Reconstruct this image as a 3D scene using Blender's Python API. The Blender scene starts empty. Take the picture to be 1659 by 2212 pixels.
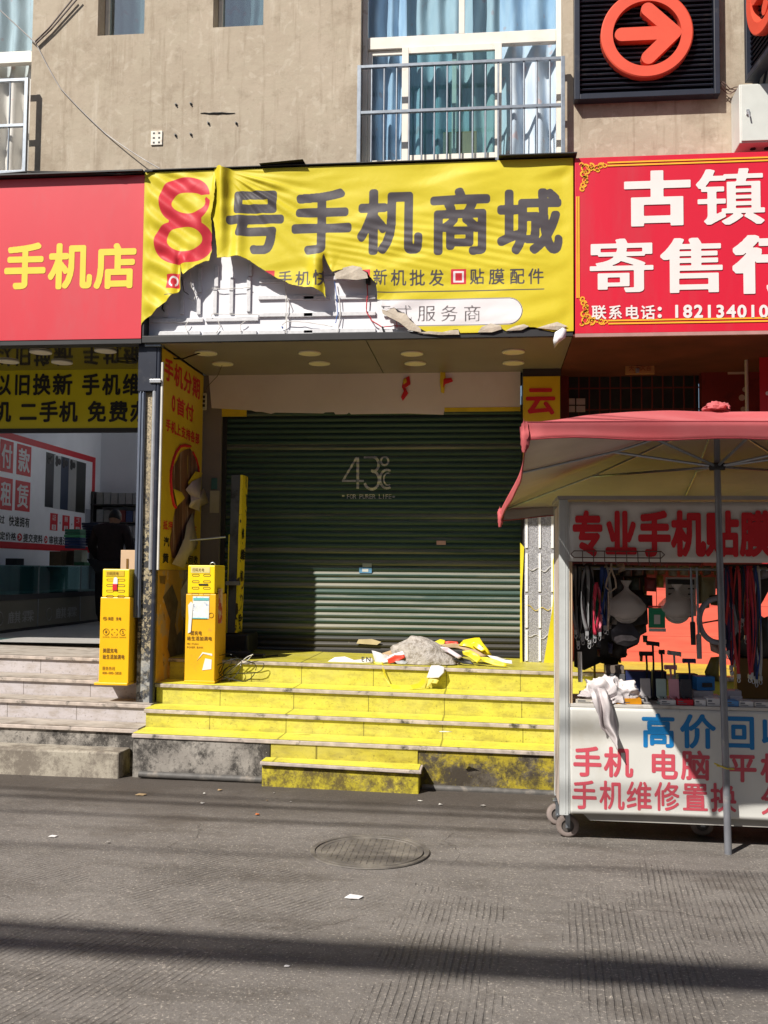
import bpy, math, random
import numpy as np
from mathutils import Matrix, Vector, noise as mnoise
random.seed(7)
rng = np.random.default_rng(5)
scn = bpy.context.scene
COL = scn.collection
# ------------------------------------------------------------ camera, world, sun, exposure
PW, PH, PF = 1659., 2212., 2150.
YAW, PITCH, ROLL = .106, .06, .009
CAMP = np.array([0., 0., 1.6])
_f = np.array([-math.sin(YAW)*math.cos(PITCH), math.cos(YAW)*math.cos(PITCH), math.sin(PITCH)])
_r = np.array([math.cos(YAW), math.sin(YAW), 0.])
_u = np.cross(_r, _f)
_R = _r*math.cos(ROLL)+_u*math.sin(ROLL)
_U = -_r*math.sin(ROLL)+_u*math.cos(ROLL)
cd = bpy.data.cameras.new('camera'); cam = bpy.data.objects.new('camera', cd); COL.objects.link(cam)
cd.sensor_fit = 'HORIZONTAL'; cd.sensor_width = 36.; cd.lens = 36.*PF/PW
cd.clip_start = .05; cd.clip_end = 500.
cam.matrix_world = Matrix(((_R[0], _U[0], -_f[0], 0), (_R[1], _U[1], -_f[1], 0), (_R[2], _U[2], -_f[2], 1.6), (0, 0, 0, 1)))
scn.camera = cam
SUNV = Vector((-.70, -1., 1.19)).normalized()
EL = math.asin(SUNV.z)
w = bpy.data.worlds.new('World'); scn.world = w; w.use_nodes = True
nt = w.node_tree; sky = nt.nodes.new('ShaderNodeTexSky'); sky.sky_type = 'NISHITA'; sky.sun_disc = False
sky.sun_elevation = EL; sky.sun_rotation = math.atan2(SUNV.x, SUNV.y); sky.air_density = 1.; sky.dust_density = 1.2
nt.links.new(sky.outputs[0], nt.nodes['Background'].inputs[0]); nt.nodes['Background'].inputs[1].default_value = .052
sl = bpy.data.lights.new('sun', 'SUN'); sl.energy = 5.0; sl.angle = math.radians(.5); sl.color = (1., .945, .86)
so = bpy.data.objects.new('sun', sl); COL.objects.link(so)
so.rotation_euler = (-SUNV).to_track_quat('-Z', 'Y').to_euler(); so.location = (-6, -6, 12)
vs = scn.view_settings
scn.display_settings.display_device = 'sRGB'
vs.view_transform = 'Standard'; vs.look = 'None'; vs.exposure = .41; vs.gamma = 1.; vs.use_curve_mapping = False
scn.cycles.max_bounces = 8; scn.cycles.transparent_max_bounces = 12
scn.cycles.use_denoising = True

def P(px, py, y=None, z=None, x=None):
    """world point where the sight line of photo point (px, py) meets a plane of the place"""
    d = _f+_R*(px-PW/2)/PF+_U*(PH/2-py)/PF
    t = d[1] and y/d[1] if y is not None else ((z-1.6)/d[2] if z is not None else x/d[0])
    q = CAMP+t*d
    return Vector(q)
def srgb(r, g, b):
    return tuple((c/255./12.92 if c <= 10 else ((c/255.+.055)/1.055)**2.4) for c in (r, g, b))

# ------------------------------------------------------------ materials
class NT:
    def __init__(s, name):
        s.m = bpy.data.materials.new(name); s.m.use_nodes = True
        s.t = s.m.node_tree; s.b = s.t.nodes['Principled BSDF']; s.out = s.t.nodes['Material Output']
    def n(s, typ, **k):
        nd = s.t.nodes.new('ShaderNode'+typ)
        for a, v in k.items():
            if a == 'inp':
                for i, val in v.items():
                    if hasattr(val, 'is_output') or isinstance(val, bpy.types.NodeSocket): s.t.links.new(val, nd.inputs[i])
                    else: nd.inputs[i].default_value = val
            else: setattr(nd, a, v)
        return nd
    def L(s, a, b): s.t.links.new(a, b)
    def pos(s): return s.n('NewGeometry').outputs['Position']
    def map(s, vec, scale=(1, 1, 1), rot=(0, 0, 0), loc=(0, 0, 0)):
        return s.n('Mapping', inp={'Vector': vec, 'Scale': scale, 'Rotation': rot, 'Location': loc}).outputs[0]
    def noise(s, vec, scale=5., det=4., rough=.55, dist=0.):
        return s.n('TexNoise', inp={'Vector': vec, 'Scale': scale, 'Detail': det, 'Roughness': rough, 'Distortion': dist}).outputs[0]
    def ramp(s, fac, lo, hi, a=0., b=1.):
        return s.n('MapRange', inp={0: fac, 1: lo, 2: hi, 3: a, 4: b}).outputs[0]
    def mix(s, fac, a, b, mode='MIX'):
        nd = s.n('Mix', data_type='RGBA', blend_type=mode)
        for i, val in ((0, fac), (6, a), (7, b)):
            if isinstance(val, bpy.types.NodeSocket): s.L(val, nd.inputs[i])
            elif i == 0: nd.inputs[0].default_value = val
            else: nd.inputs[i].default_value = (*val[:3], 1.)
        return nd.outputs[2]
    def math(s, op, a, b=0., c=0.):
        nd = s.n('Math', operation=op)
        for i, val in enumerate((a, b, c)):
            if isinstance(val, bpy.types.NodeSocket): s.L(val, nd.inputs[i])
            else: nd.inputs[i].default_value = val
        return nd.outputs[0]
    def bump(s, h, strength=.3, dist=.01):
        nd = s.n('Bump', inp={'Height': h, 'Strength': strength, 'Distance': dist}); s.L(nd.outputs[0], s.b.inputs['Normal'])
    def col(s, c):
        if isinstance(c, bpy.types.NodeSocket): s.L(c, s.b.inputs['Base Color'])
        else: s.b.inputs['Base Color'].default_value = (*c[:3], 1.)
    def set(s, **k):
        for a, v in k.items():
            i = s.b.inputs[{'rough': 'Roughness', 'metal': 'Metallic', 'spec': 'Specular IOR Level', 'coat': 'Coat Weight', 'alpha': 'Alpha'}[a]]
            if isinstance(v, bpy.types.NodeSocket): s.L(v, i)
            else: i.default_value = v

_mc = {}
def M(name, c, rough=.6, var=.12, vs=7., metal=0., spec=.4, bump=0., bs=60., bd=.004, stain=None, stretch=(1, 1, 1)):
    """paint, metal, paper, cloth: base colour with mottling, optional stains (colour, scale, lo, hi) and a fine bump"""
    if name in _mc: return _mc[name]
    t = NT(name); p = t.pos()
    pv = t.map(p, stretch) if stretch != (1, 1, 1) else p
    n1 = t.noise(pv, vs, 5.)
    c0 = tuple(max(0, x*(1-var)) for x in c); c1 = tuple(min(1, x*(1+var)) for x in c)
    cc = t.mix(t.ramp(n1, .3, .7), c0, c1)
    if stain:
        for q in (stain if isinstance(stain, list) else [stain]):
            n2 = t.noise(pv, q[1], 8., .65)
            cc = t.mix(t.ramp(n2, q[2], q[3]), cc, q[0])
    t.col(cc); t.set(rough=rough, metal=metal, spec=spec)
    if bump: t.bump(t.noise(pv, bs, 4.), bump, bd)
    _mc[name] = t.m
    return t.m

# ------------------------------------------------------------ mesh builder
class MB:
    def __init__(s): s.v = []; s.f = []; s.m = []
    def add(s, vs, fs, mi=0):
        o = len(s.v); s.v.extend([tuple(v) for v in vs]); s.f.extend([tuple(i+o for i in f) for f in fs]); s.m.extend([mi]*len(fs)); return s
    def box(s, x0, x1, y0, y1, z0, z1, mi=0):
        v = [(x, y, z) for z in (z0, z1) for y in (y0, y1) for x in (x0, x1)]
        return s.add(v, [(0, 2, 3, 1), (4, 5, 7, 6), (0, 1, 5, 4), (2, 6, 7, 3), (0, 4, 6, 2), (1, 3, 7, 5)], mi)
    def obox(s, c, size, rot=None, mi=0):
        R = (rot if isinstance(rot, Matrix) else Matrix.Rotation(rot or 0, 3, 'Z')); c = Vector(c); h = Vector(size)/2
        v = [c+R @ Vector((sx*h.x, sy*h.y, sz*h.z)) for sz in (-1, 1) for sy in (-1, 1) for sx in (-1, 1)]
        return s.add(v, [(0, 2, 3, 1), (4, 5, 7, 6), (0, 1, 5, 4), (2, 6, 7, 3), (0, 4, 6, 2), (1, 3, 7, 5)], mi)
    def bar(s, a, b, wx, wy, mi=0, up=(0, 0, 1)):
        a = Vector(a); b = Vector(b); d = (b-a); L = d.length; d.normalize()
        u = Vector(up)
        if abs(u.dot(d)) > .95: u = Vector((0, 1, 0))
        x = d.cross(u).normalized(); y = x.cross(d).normalized()
        return s.obox((a+b)/2, (wx, wy, L), Matrix((x, y, d)).transposed(), mi)
    def tube(s, pts, r, n=8, mi=0, cap=True, closed=False):
        pts = [Vector(p) for p in pts]; N = len(pts); rs = r if isinstance(r, (list, tuple)) else [r]*N
        vs = []; prev = None
        for i, p in enumerate(pts):
            if closed: d = (pts[(i+1) % N]-pts[i-1])
            else: d = (pts[min(i+1, N-1)]-pts[max(i-1, 0)])
            if d.length < 1e-9: d = Vector((0, 0, 1))
            d.normalize()
            if prev is None:
                u = Vector((0, 0, 1)) if abs(d.z) < .9 else Vector((1, 0, 0))
            else: u = prev
            x = d.cross(u)
            if x.length < 1e-6: x = d.cross(Vector((.3, 1, .2)))
            x.normalize(); y = x.cross(d).normalized(); prev = y
            for k in range(n):
                a = 2*math.pi*k/n; vs.append(p+(x*math.cos(a)+y*math.sin(a))*rs[i])
        fs = []
        for i in range(N if closed else N-1):
            j = (i+1) % N
            for k in range(n):
                k2 = (k+1) % n; fs.append((i*n+k, j*n+k, j*n+k2, i*n+k2))
        if cap and not closed:
            fs.append(tuple(range(n))); fs.append(tuple((N-1)*n+k for k in reversed(range(n))))
        return s.add(vs, fs, mi)
    def lathe(s, prof, c, n=32, axis='z', mi=0):
        """prof: list of (r, h) turned about an axis through c"""
        vs = []; c = Vector(c)
        for r, h in prof:
            for k in range(n):
                a = 2*math.pi*k/n; q = (r*math.cos(a), r*math.sin(a))
                vs.append(c+(Vector((q[0], q[1], h)) if axis == 'z' else (Vector((q[0], h, q[1])) if axis == 'y' else Vector((h, q[0], q[1])))))
        fs = []
        for i in range(len(prof)-1):
            for k in range(n):
                k2 = (k+1) % n; fs.append((i*n+k, i*n+k2, (i+1)*n+k2, (i+1)*n+k))
        fs.append(tuple(reversed(range(n)))); fs.append(tuple((len(prof)-1)*n+k for k in range(n)))
        return s.add(vs, fs, mi)
    def grid(s, fn, nu, nv, mi=0, wrap=False):
        vs = [fn(i/nu, j/nv) for j in range(nv+1) for i in range(nu+1)]
        fs = [(j*(nu+1)+i, j*(nu+1)+i+1, (j+1)*(nu+1)+i+1, (j+1)*(nu+1)+i) for j in range(nv) for i in range(nu)]
        return s.add(vs, fs, mi)
    def prism(s, poly, y0, y1, mi=0, tr=None):
        """outline in (x, z) given a front (y0) and a back (y1)"""
        n = len(poly); tr = tr or (lambda x, y, z: (x, y, z))
        vs = [tr(x, y0, z) for x, z in poly]+[tr(x, y1, z) for x, z in poly]
        fs = [tuple(range(n)), tuple(reversed(range(n, 2*n)))]+[(i, n+i, n+(i+1) % n, (i+1) % n) for i in range(n)]
        return s.add(vs, fs, mi)
    def sheet(s, pts, mi=0): return s.add(pts, [tuple(range(len(pts)))], mi)
    def shear(s, k=-.016, x0=-2.4):
        s.v = [(x, y, z+k*(x-x0)) for x, y, z in s.v]; return s
    def build(s, name, mats, parent=None, smooth=None, bevel=0., thick=0., origin=None):
        if not isinstance(mats, (list, tuple)): mats = [mats]
        me = bpy.data.meshes.new(name); o = bpy.data.objects.new(name, me); COL.objects.link(o)
        if parent is None:
            if origin is None:
                a = np.array(s.v); origin = ((a[:, 0].min()+a[:, 0].max())/2, (a[:, 1].min()+a[:, 1].max())/2, a[:, 2].min())
            T = Matrix.Translation(origin)
        else:
            o.parent = parent; T = WM[parent.name]
        WM[o.name] = T; Ti = T.inverted()
        a = np.array(s.v, dtype=np.float64); a = a @ np.array(Ti.to_3x3()).T+np.array(Ti.translation)
        me.from_pydata(a.tolist(), [], s.f)
        for m in mats: me.materials.append(m)
        if len(mats) > 1: me.polygons.foreach_set('material_index', s.m)
        if parent is None: o.location = T.translation
        if smooth is not None:
            me.polygons.foreach_set('use_smooth', [True]*len(me.polygons)); me.set_sharp_from_angle(angle=math.radians(smooth))
        me.update()
        if thick:
            md = o.modifiers.new('thickness', 'SOLIDIFY'); md.thickness = thick; md.offset = 0
        if bevel:
            md = o.modifiers.new('edge', 'BEVEL'); md.width = bevel; md.segments = 2; md.limit_method = 'ANGLE'
        return o
WM = {}
def tag(o, label, cat, group=None, kind=None):
    if label: o['label'] = label
    if cat: o['category'] = cat
    if group: o['group'] = group
    if kind: o['kind'] = kind
    return o
def thing(name, label, cat, loc, group=None):
    o = bpy.data.objects.new(name, None); COL.objects.link(o); o.location = loc; o.empty_display_size = .1
    WM[o.name] = Matrix.Translation(loc); return tag(o, label, cat, group)
def one(mb, name, mats, label, cat, group=None, **k): return tag(mb.build(name, mats, **k), label, cat, group)
def ground_struct(mb, name, mats, **k):
    o = mb.build(name, mats, **k); o['kind'] = 'structure'; return o
def copy_tree(o, loc, label=None, parent=None):
    c = o.copy(); COL.objects.link(c)
    if parent is None: c.location = loc
    else: c.parent = parent
    if label: c['label'] = label
    for ch in list(o.children): copy_tree(ch, None, None, c)
    return c
def nz(x, y, z, s=1.): return mnoise.noise(Vector((x*s, y*s, z*s)))

# ------------------------------------------------------------ lettering
RN = 160; GM = .1            # raster of an em box with a margin
_ras = {}; _fld = {}
def raster(ch):
    if ch in _ras: return _ras[ch]
    cu = bpy.data.curves.new('glyph', 'FONT'); cu.body = ch; cu.resolution_u = 4
    o = bpy.data.objects.new('glyph', cu); COL.objects.link(o); bpy.context.view_layer.update()
    ev = o.evaluated_get(bpy.context.evaluated_depsgraph_get()); me = ev.to_mesh()
    V = np.array([v.co[:2] for v in me.vertices]).reshape(-1, 2); me.calc_loop_triangles()
    T = [tuple(t.vertices) for t in me.loop_triangles]
    ev.to_mesh_clear(); bpy.data.objects.remove(o); bpy.data.curves.remove(cu)
    img = np.zeros((RN, RN), bool); wdt = 1.
    if len(V):
        if ord(ch) < 0x2000: wdt = V[:, 0].max()+.04; V = V+[(1-wdt)/2-.02+.02, 0]
        k = RN/(1+2*GM); Q = (V+[GM, GM+.12])*k
        for a, b, c in T:
            t = Q[[a, b, c]]; x0, y0 = np.floor(t.min(0)-.5).astype(int); x1, y1 = np.ceil(t.max(0)+.5).astype(int)
            x0 = max(x0, 0); y0 = max(y0, 0); x1 = min(x1, RN-1); y1 = min(y1, RN-1)
            if x1 < x0 or y1 < y0: continue
            X, Y = np.meshgrid(np.arange(x0, x1+1)+.5, np.arange(y0, y1+1)+.5)
            e = [(t[(i+1) % 3, 0]-t[i, 0])*(Y-t[i, 1])-(t[(i+1) % 3, 1]-t[i, 1])*(X-t[i, 0]) for i in range(3)]
            ins = ((e[0] >= -1e-9) & (e[1] >= -1e-9) & (e[2] >= -1e-9)) | ((e[0] <= 1e-9) & (e[1] <= 1e-9) & (e[2] <= 1e-9))
            img[y0:y1+1, x0:x1+1] |= ins
    _ras[ch] = (img, wdt); return _ras[ch]
def edt(mask):
    """distance (in em) of every pixel to the nearest True pixel"""
    n = RN; idx = np.arange(n); g = np.full((n, n), 1e6)
    run = np.full(n, 1e3)
    for y in range(n):
        run = np.where(mask[y], 0, run+1); g[y] = run
    run = np.full(n, 1e3)
    for y in range(n-1, -1, -1):
        run = np.where(mask[y], 0, run+1); g[y] = np.minimum(g[y], run)
    g = g**2; d = np.full((n, n), 1e9)
    for k in range(n): d = np.minimum(d, g[:, k:k+1]+(idx[None, :]-k)**2)
    return np.sqrt(d)*(1+2*GM)/n
def field(ch, style):
    key = (ch, style)
    if key in _fld: return _fld[key]
    img, wdt = raster(ch)
    if style[0] == 'round':
        _, e, d = style
        core = img if e <= 0 else (edt(~img) > e)
        F = d-edt(core) if core.any() else np.full((RN, RN), -1.)
    else:                                        # square: widen across and upwards, keep corners
        _, dx, dy = style; A = img.copy()
        for k in range(1, dx+1): A[:, k:] |= img[:, :-k]; A[:, :-k] |= img[:, k:]
        B = A.copy()
        for k in range(1, dy+1): B[k:] |= A[:-k]; B[:-k] |= A[k:]
        F = B.astype(float); F = sum(np.roll(np.roll(F, i, 0), j, 1) for i in (-1, 0, 1) for j in (-1, 0, 1))/9.-.5
        F = F*.02
    _fld[key] = F; return F
def contour(F, step):
    """filled outline of F > 0 as polygons (x, y) in em units"""
    G = F[::step, ::step]; n = G.shape[0]; c = (np.arange(n)*step+.5)*(1+2*GM)/RN-GM
    ins = G > 0; full = ins[:-1, :-1] & ins[1:, :-1] & ins[:-1, 1:] & ins[1:, 1:]
    anyc = ins[:-1, :-1] | ins[1:, :-1] | ins[:-1, 1:] | ins[1:, 1:]
    polys = []
    for j in range(n-1):
        i = 0; row = full[j]
        while i < n-1:
            if row[i]:
                k = i
                while k < n-1 and row[k]: k += 1
                polys.append(((c[i], c[j]), (c[k], c[j]), (c[k], c[j+1]), (c[i], c[j+1]))); i = k
            else: i += 1
    for j, i in zip(*np.nonzero(anyc & ~full)):
        q = [(c[i], c[j], G[j, i]), (c[i+1], c[j], G[j, i+1]), (c[i+1], c[j+1], G[j+1, i+1]), (c[i], c[j+1], G[j+1, i])]
        out = []
        for a in range(4):
            p, r = q[a], q[(a+1) % 4]
            if p[2] > 0: out.append(p[:2])
            if (p[2] > 0) != (r[2] > 0):
                s = p[2]/(p[2]-r[2]); out.append((p[0]+(r[0]-p[0])*s, p[1]+(r[1]-p[1])*s))
        if len(out) > 2: polys.append(tuple(out))
    return polys
BOLD = ('round', .018, .05); HEAVY = ('round', .012, .06); REG = ('round', 0., .008); MED = ('round', 0., .02); SQ = ('sq', 7, 2)
_ctr = {}
def put(mb, ch, style, step, box, fn, mi=0):
    """one character's ink, stretched to fill box (u0, u1, v0, v1); fn(u, v) gives the place on the surface"""
    if ch == ' ': return
    key = (ch, style, step)
    if key not in _ctr: _ctr[key] = contour(field(ch, style), step)
    pl = _ctr[key]
    if not pl: return
    xs = [p[0] for q in pl for p in q]; ys = [p[1] for q in pl for p in q]
    if ord(ch) < 0x2000:
        bx0, bx1 = min(xs), max(xs); by0, by1 = .06, .86
        m = (box[0]+box[1])/2; hw = min((bx1-bx0)/2*(box[3]-box[2])/.8, (box[1]-box[0])/2*1.1); box = (m-hw, m+hw, box[2], box[3])
    else: bx0, bx1 = .03, .97; by0, by1 = .03, .97
    sx = (box[1]-box[0])/(bx1-bx0); sy = (box[3]-box[2])/(by1-by0)
    o = len(mb.v)
    for q in pl:
        base = len(mb.v)
        for x, y in q: mb.v.append(tuple(fn(box[0]+(x-bx0)*sx, box[2]+(y-by0)*sy)))
        mb.f.append(tuple(range(base, base+len(q)))); mb.m.append(mi)
def wts(s, sp=.45, asc=.52): return [sp if c == ' ' else (asc if ord(c) < 0x2000 else 1.) for c in s]
def line(mb, s, u0, u1, v0, v1, fn, style=BOLD, step=2, mi=0, gap=.1, sp=.45, asc=.52):
    ww = wts(s, sp, asc); T = sum(ww)-gap; k = (u1-u0)/T; u = u0
    for c, q in zip(s, ww):
        put(mb, c, style, step, (u, u+(q-gap)*k, v0, v1), fn, mi); u += q*k
def row(mb, s, Y, x0, x1, yt, yb, off=.004, **k):
    """a line of writing on a wall facing the street, between photo columns x0..x1 and rows yt..yb"""
    ym = (yt+yb)/2; a = P(x0, ym, y=Y); b = P(x1, ym, y=Y); xm = (x0+x1)/2
    line(mb, s, a.x, b.x, P(xm, yb, y=Y).z, P(xm, yt, y=Y).z, lambda u, v: (u, Y-off, v), **k)
def chars(mb, s, Y, xs, yt, yb, off=.004, style=BOLD, step=1, mi=0):
    for c, (x0, x1) in zip(s, xs):
        a = P(x0, (yt+yb)/2, y=Y); b = P(x1, (yt+yb)/2, y=Y); xm = (x0+x1)/2
        put(mb, c, style, step, (a.x, b.x, P(xm, yb, y=Y).z, P(xm, yt, y=Y).z), lambda u, v: (u, Y-off, v), mi)

# ------------------------------------------------------------ shared materials
def plaster():
    t = NT('cement_plaster'); p = t.pos()
    a = t.mix(t.ramp(t.noise(p, .9, 6, .6), .3, .7), (.36, .30, .23), (.475, .405, .32))
    pat = t.noise(t.map(p, (1, 1, 1.3)), 4.2, 3, .5, .9)
    b = t.mix(t.ramp(pat, .50, .57, 0, .8), a, (.415, .355, .275)); b = t.mix(t.ramp(t.noise(p, 8.5, 3, .5, 1.2), .58, .66, 0, .5), b, (.50, .44, .355))
    b = t.mix(t.ramp(t.noise(t.map(p, (7, 1, .55)), 2.2, 6, .65), .54, .74, 0, .6), b, (.22, .165, .115))
    b = t.mix(t.ramp(t.noise(t.map(p, (3, 1, .35)), 3.1, 6, .65), .60, .74, 0, .5), b, (.60, .54, .45)); b = t.mix(t.ramp(t.noise(p, 1.4, 8, .72), .50, .66, 0, .7), b, (.26, .205, .15)); b = t.mix(t.ramp(t.noise(p, 6, 8, .75), .55, .68, 0, .45), b, (.24, .19, .14))
    c = t.mix(t.ramp(t.noise(p, 22, 4, .6), .66, .8, 0, .35), b, (.16, .12, .08))
    t.col(c); t.set(rough=.88, spec=.2); t.bump(t.noise(p, 16, 6, .65), .35, .012); return t.m
def road_mat():
    t = NT('worn_concrete_road'); p = t.pos(); sx = t.n('SeparateXYZ', inp={0: p}); X, Y = sx.outputs[0], sx.outputs[1]
    base = t.mix(t.ramp(t.noise(p, .8, 6, .6), .3, .7), (.148, .134, .124), (.208, .191, .176))
    base = t.mix(t.ramp(t.noise(t.map(p, (.5, 2.2, 1)), 1.6, 6, .65), .5, .72), base, (.108, .097, .088))
    grit = t.noise(p, 78, 4, .75); base = t.mix(t.ramp(grit, .57, .68, 0, .85), base, (.56, .50, .43)); base = t.mix(t.ramp(grit, .42, .28, 0, .85), base, (.04, .034, .03)); base = t.mix(t.ramp(t.noise(p, 14, 6, .75), .5, .75, 0, .5), base, (.075, .062, .052))
    base = t.mix(t.ramp(t.noise(p, 2.6, 6, .7), .58, .75, 0, .35), base, (.24, .215, .185))
    # damp grime along the foot of the steps
    gut = t.math('MULTIPLY', t.ramp(t.math('ADD', Y, t.ramp(t.noise(p, 1.7, 5, .6), .3, .7, -.35, .35)), 6.1, 7.2), .8)
    base = t.mix(gut, base, (.055, .044, .036))
    # patches of scored grooves: (centre x, y, half x, half y, heading)
    grooves = None; mask_all = None
    for cx, cy, hx, hy, ang in ((-1.70, 3.80, .50, .62, .30), (-1.25, 5.0, .62, .5, .62), (-.22, 4.15, .26, .95, .05), (.62, 4.35, .30, .75, .06), (1.15, 5.2, .45, .6, .1), (-2.6, 5.1, .5, .45, .5)):
        q = t.map(t.n('VectorMath', operation='SUBTRACT', inp={0: p, 1: (cx, cy, 0)}).outputs[0], (1, 1, 1), (0, 0, ang))
        qs = t.n('SeparateXYZ', inp={0: q}); ex = t.math('DIVIDE', t.math('ABSOLUTE', qs.outputs[0]), hx); ey = t.math('DIVIDE', t.math('ABSOLUTE', qs.outputs[1]), hy)
        edge = t.math('ADD', t.math('MAXIMUM', ex, ey), t.ramp(t.noise(p, 3., 5, .7), .3, .7, -.5, .5))
        mk = t.ramp(edge, 1.05, .8)
        xw = t.math('ADD', qs.outputs[0], t.ramp(t.noise(p, 3, 5), .3, .7, -.004, .004))
        wv = t.ramp(t.math('SINE', t.math('MULTIPLY', xw, 2*math.pi/.031)), .25, .8)
        g = t.math('MULTIPLY', wv, mk)
        grooves = g if grooves is None else t.math('MAXIMUM', grooves, g)
    wear = t.ramp(t.noise(p, 5, 5, .7), .34, .62)
    grooves = t.math('MULTIPLY', grooves, wear)
    base = t.mix(t.math('MULTIPLY', t.math('MULTIPLY', grooves, t.ramp(t.noise(p, 24, 4, .7), .3, .6)), .55), base, (.035, .03, .026))
    base = t.mix(t.ramp(t.noise(t.map(p, (.7, 1.3, 1), (0, 0, .3)), 1.15, 7, .7), .56, .68, 0, .6), base, (.085, .072, .062)); base = t.mix(t.ramp(t.noise(p, 9, 3, .6), .70, .74, 0, .5), base, (.05, .043, .037))
    vor = t.n('TexVoronoi', feature='DISTANCE_TO_EDGE', inp={'Vector': t.n('VectorMath', operation='ADD', inp={0: t.map(p, (1, .8, 1)), 1: t.n('VectorMath', operation='SCALE', inp={0: t.n('TexNoise', inp={'Vector': p, 'Scale': 3., 'Detail': 6.}).outputs['Color'], 3: .35}).outputs[0]}).outputs[0], 'Scale': .42}).outputs[0]
    crk = t.math('MULTIPLY', t.ramp(vor, .0045, .001), t.ramp(t.noise(p, 1.1, 2), .52, .6))
    base = t.mix(t.math('MULTIPLY', crk, .3), base, (.03, .025, .02))
    t.col(base); t.set(rough=t.ramp(t.noise(p, 1.3, 4), .3, .7, .62, .9), spec=.35)
    h = t.math('SUBTRACT', t.math('ADD', t.math('MULTIPLY', grit, .35), t.math('MULTIPLY', t.noise(p, 28, 5, .7), .7)), t.math('ADD', t.math('MULTIPLY', grooves, .7), t.math('MULTIPLY', crk, .4)))
    t.bump(h, .8, .010); return t.m
def grimy(name, base, light, dark, paint=None, lo=.42, hi=.56, sc=3.):
    t = NT(name); p = t.pos()
    c = t.mix(t.ramp(t.noise(p, 2.2, 6, .65), .3, .7), base, light)
    if paint: c = t.mix(t.ramp(t.noise(t.map(p, (1, 1, 1.2)), sc, 10, .75), lo, hi), c, t.mix(t.ramp(t.noise(p, 13, 6, .7), .35, .65), tuple(x*.62 for x in paint), paint))
    c = t.mix(t.ramp(t.noise(t.map(p, (1, 1, .8)), 3.0, 10, .78), .47, .58, 0, .92), c, dark)
    c = t.mix(t.ramp(t.noise(p, 30, 7, .75), .54, .66, 0, .8), c, dark)
    c = t.mix(t.ramp(t.noise(p, 42, 6, .75), .60, .70, 0, .75), c, light if not paint else paint)
    t.col(c); t.set(rough=.85, spec=.25); t.bump(t.noise(p, 35, 6, .7), .45, .008); return t.m
def step_paint(name, col, dark, joint=.62):
    """painted tiles: joints every so often, grime that grows upwards under each nosing lip, chips"""
    t = NT(name); p = t.pos(); sx = t.n('SeparateXYZ', inp={0: p})
    c = t.mix(t.ramp(t.noise(p, 3, 5, .6), .3, .7), col, tuple(x*.86 for x in col))
    c = t.mix(t.ramp(t.noise(t.map(p, (1.2, 1, 3)), 5, 8, .7), .46, .70, 0, .75), c, dark)
    c = t.mix(t.ramp(t.noise(p, 17, 8, .75), .55, .72, 0, .55), c, dark)
    c = t.mix(t.ramp(t.noise(p, 48, 5, .7), .58, .70, 0, .8), c, tuple(x*.4 for x in dark))
    c = t.mix(t.ramp(t.noise(t.map(p, (1, 1, 2)), 1.9, 7, .7), .45, .75, 0, .5), c, tuple(x*.8+.12 for x in col))
    fr = t.math('FRACT', t.math('DIVIDE', t.math('ADD', sx.outputs[0], 20.2), joint))
    j = t.math('MAXIMUM', t.ramp(fr, .008, .003), t.ramp(fr, .992, .997))
    c = t.mix(t.math('MULTIPLY', j, .7), c, tuple(x*.3 for x in dark))
    t.col(c); t.set(rough=.5, spec=.4); t.bump(t.math('SUBTRACT', t.noise(p, 12, 4), j), .15, .004); return t.m
MT = {}
MT['plaster'] = plaster(); MT['road'] = road_mat()
MT['yriser'] = step_paint('yellow_painted_tile', (.62, .56, .075), (.26, .21, .05))
MT['ytread'] = step_paint('yellow_painted_tread', (.76, .71, .065), (.46, .40, .06), 1.24)
MT['nosing'] = M('stone_nosing', (.44, .375, .33), .7, .25, 14, stain=((.06, .055, .05), 9, .56, .68), bump=.2)
MT['griser'] = step_paint('pale_grey_tile', (.50, .46, .47), (.29, .24, .19), .6)
MT['gtread'] = M('grey_tread', (.40, .355, .31), .7, .2, 6, stain=((.20, .16, .12), 5, .5, .7), bump=.2)
MT['gwall'] = grimy('grimy_cement', (.20, .182, .165), (.42, .39, .35), (.038, .035, .033))
MT['gyellow'] = grimy('grimy_flaking_yellow', (.10, .085, .07), (.14, .12, .09), (.05, .04, .03), (.46, .365, .035), .43, .5, 2.6)
MT['syellow'] = grimy('scuffed_yellow', (.10, .08, .05), (.2, .16, .07), (.10, .075, .03), (.56, .47, .04), .40, .5, 5)
MT['block'] = grimy('old_concrete', (.33, .295, .24), (.44, .40, .33), (.17, .145, .12))
MT['black'] = M('black_metal', (.018, .018, .02), .5, .2, spec=.5)
MT['navy'] = M('navy_metal', (.018, .022, .036), .42, .15, stain=((.06, .06, .065), 6, .6, .75))
MT['steel'] = M('galvanised_steel', (.30, .33, .37), .38, .15, 20, metal=.75)
MT['chrome'] = M('bright_pipe', (.55, .56, .58), .3, .15, 15, metal=.6)
MT['bluegrey'] = M('blue_grey_metal', (.16, .185, .24), .4, .12, metal=.5)
MT['wframe'] = M('white_window_frame', (.74, .70, .63), .45, .08, stain=((.45, .36, .27), 9, .6, .75))
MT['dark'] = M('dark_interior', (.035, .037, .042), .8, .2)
MT['white'] = M('white_board', (.72, .72, .76), .55, .03, 3, stain=((.62, .57, .54), 2.5, .64, .8))
MT['wire_w'] = M('white_cable', (.6, .58, .55), .5)
MT['wire_b'] = M('black_cable', (.015, .015, .016), .55)
MT['led'] = M('led_strip_case', (.62, .62, .64), .4, .1, 30)
MT['soffit'] = M('brown_soffit_panel', (.21, .18, .17), .38, .1, 2)
MT['lamp'] = M('unlit_lamp_diffuser', (.75, .68, .52), .4, .04)
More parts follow.
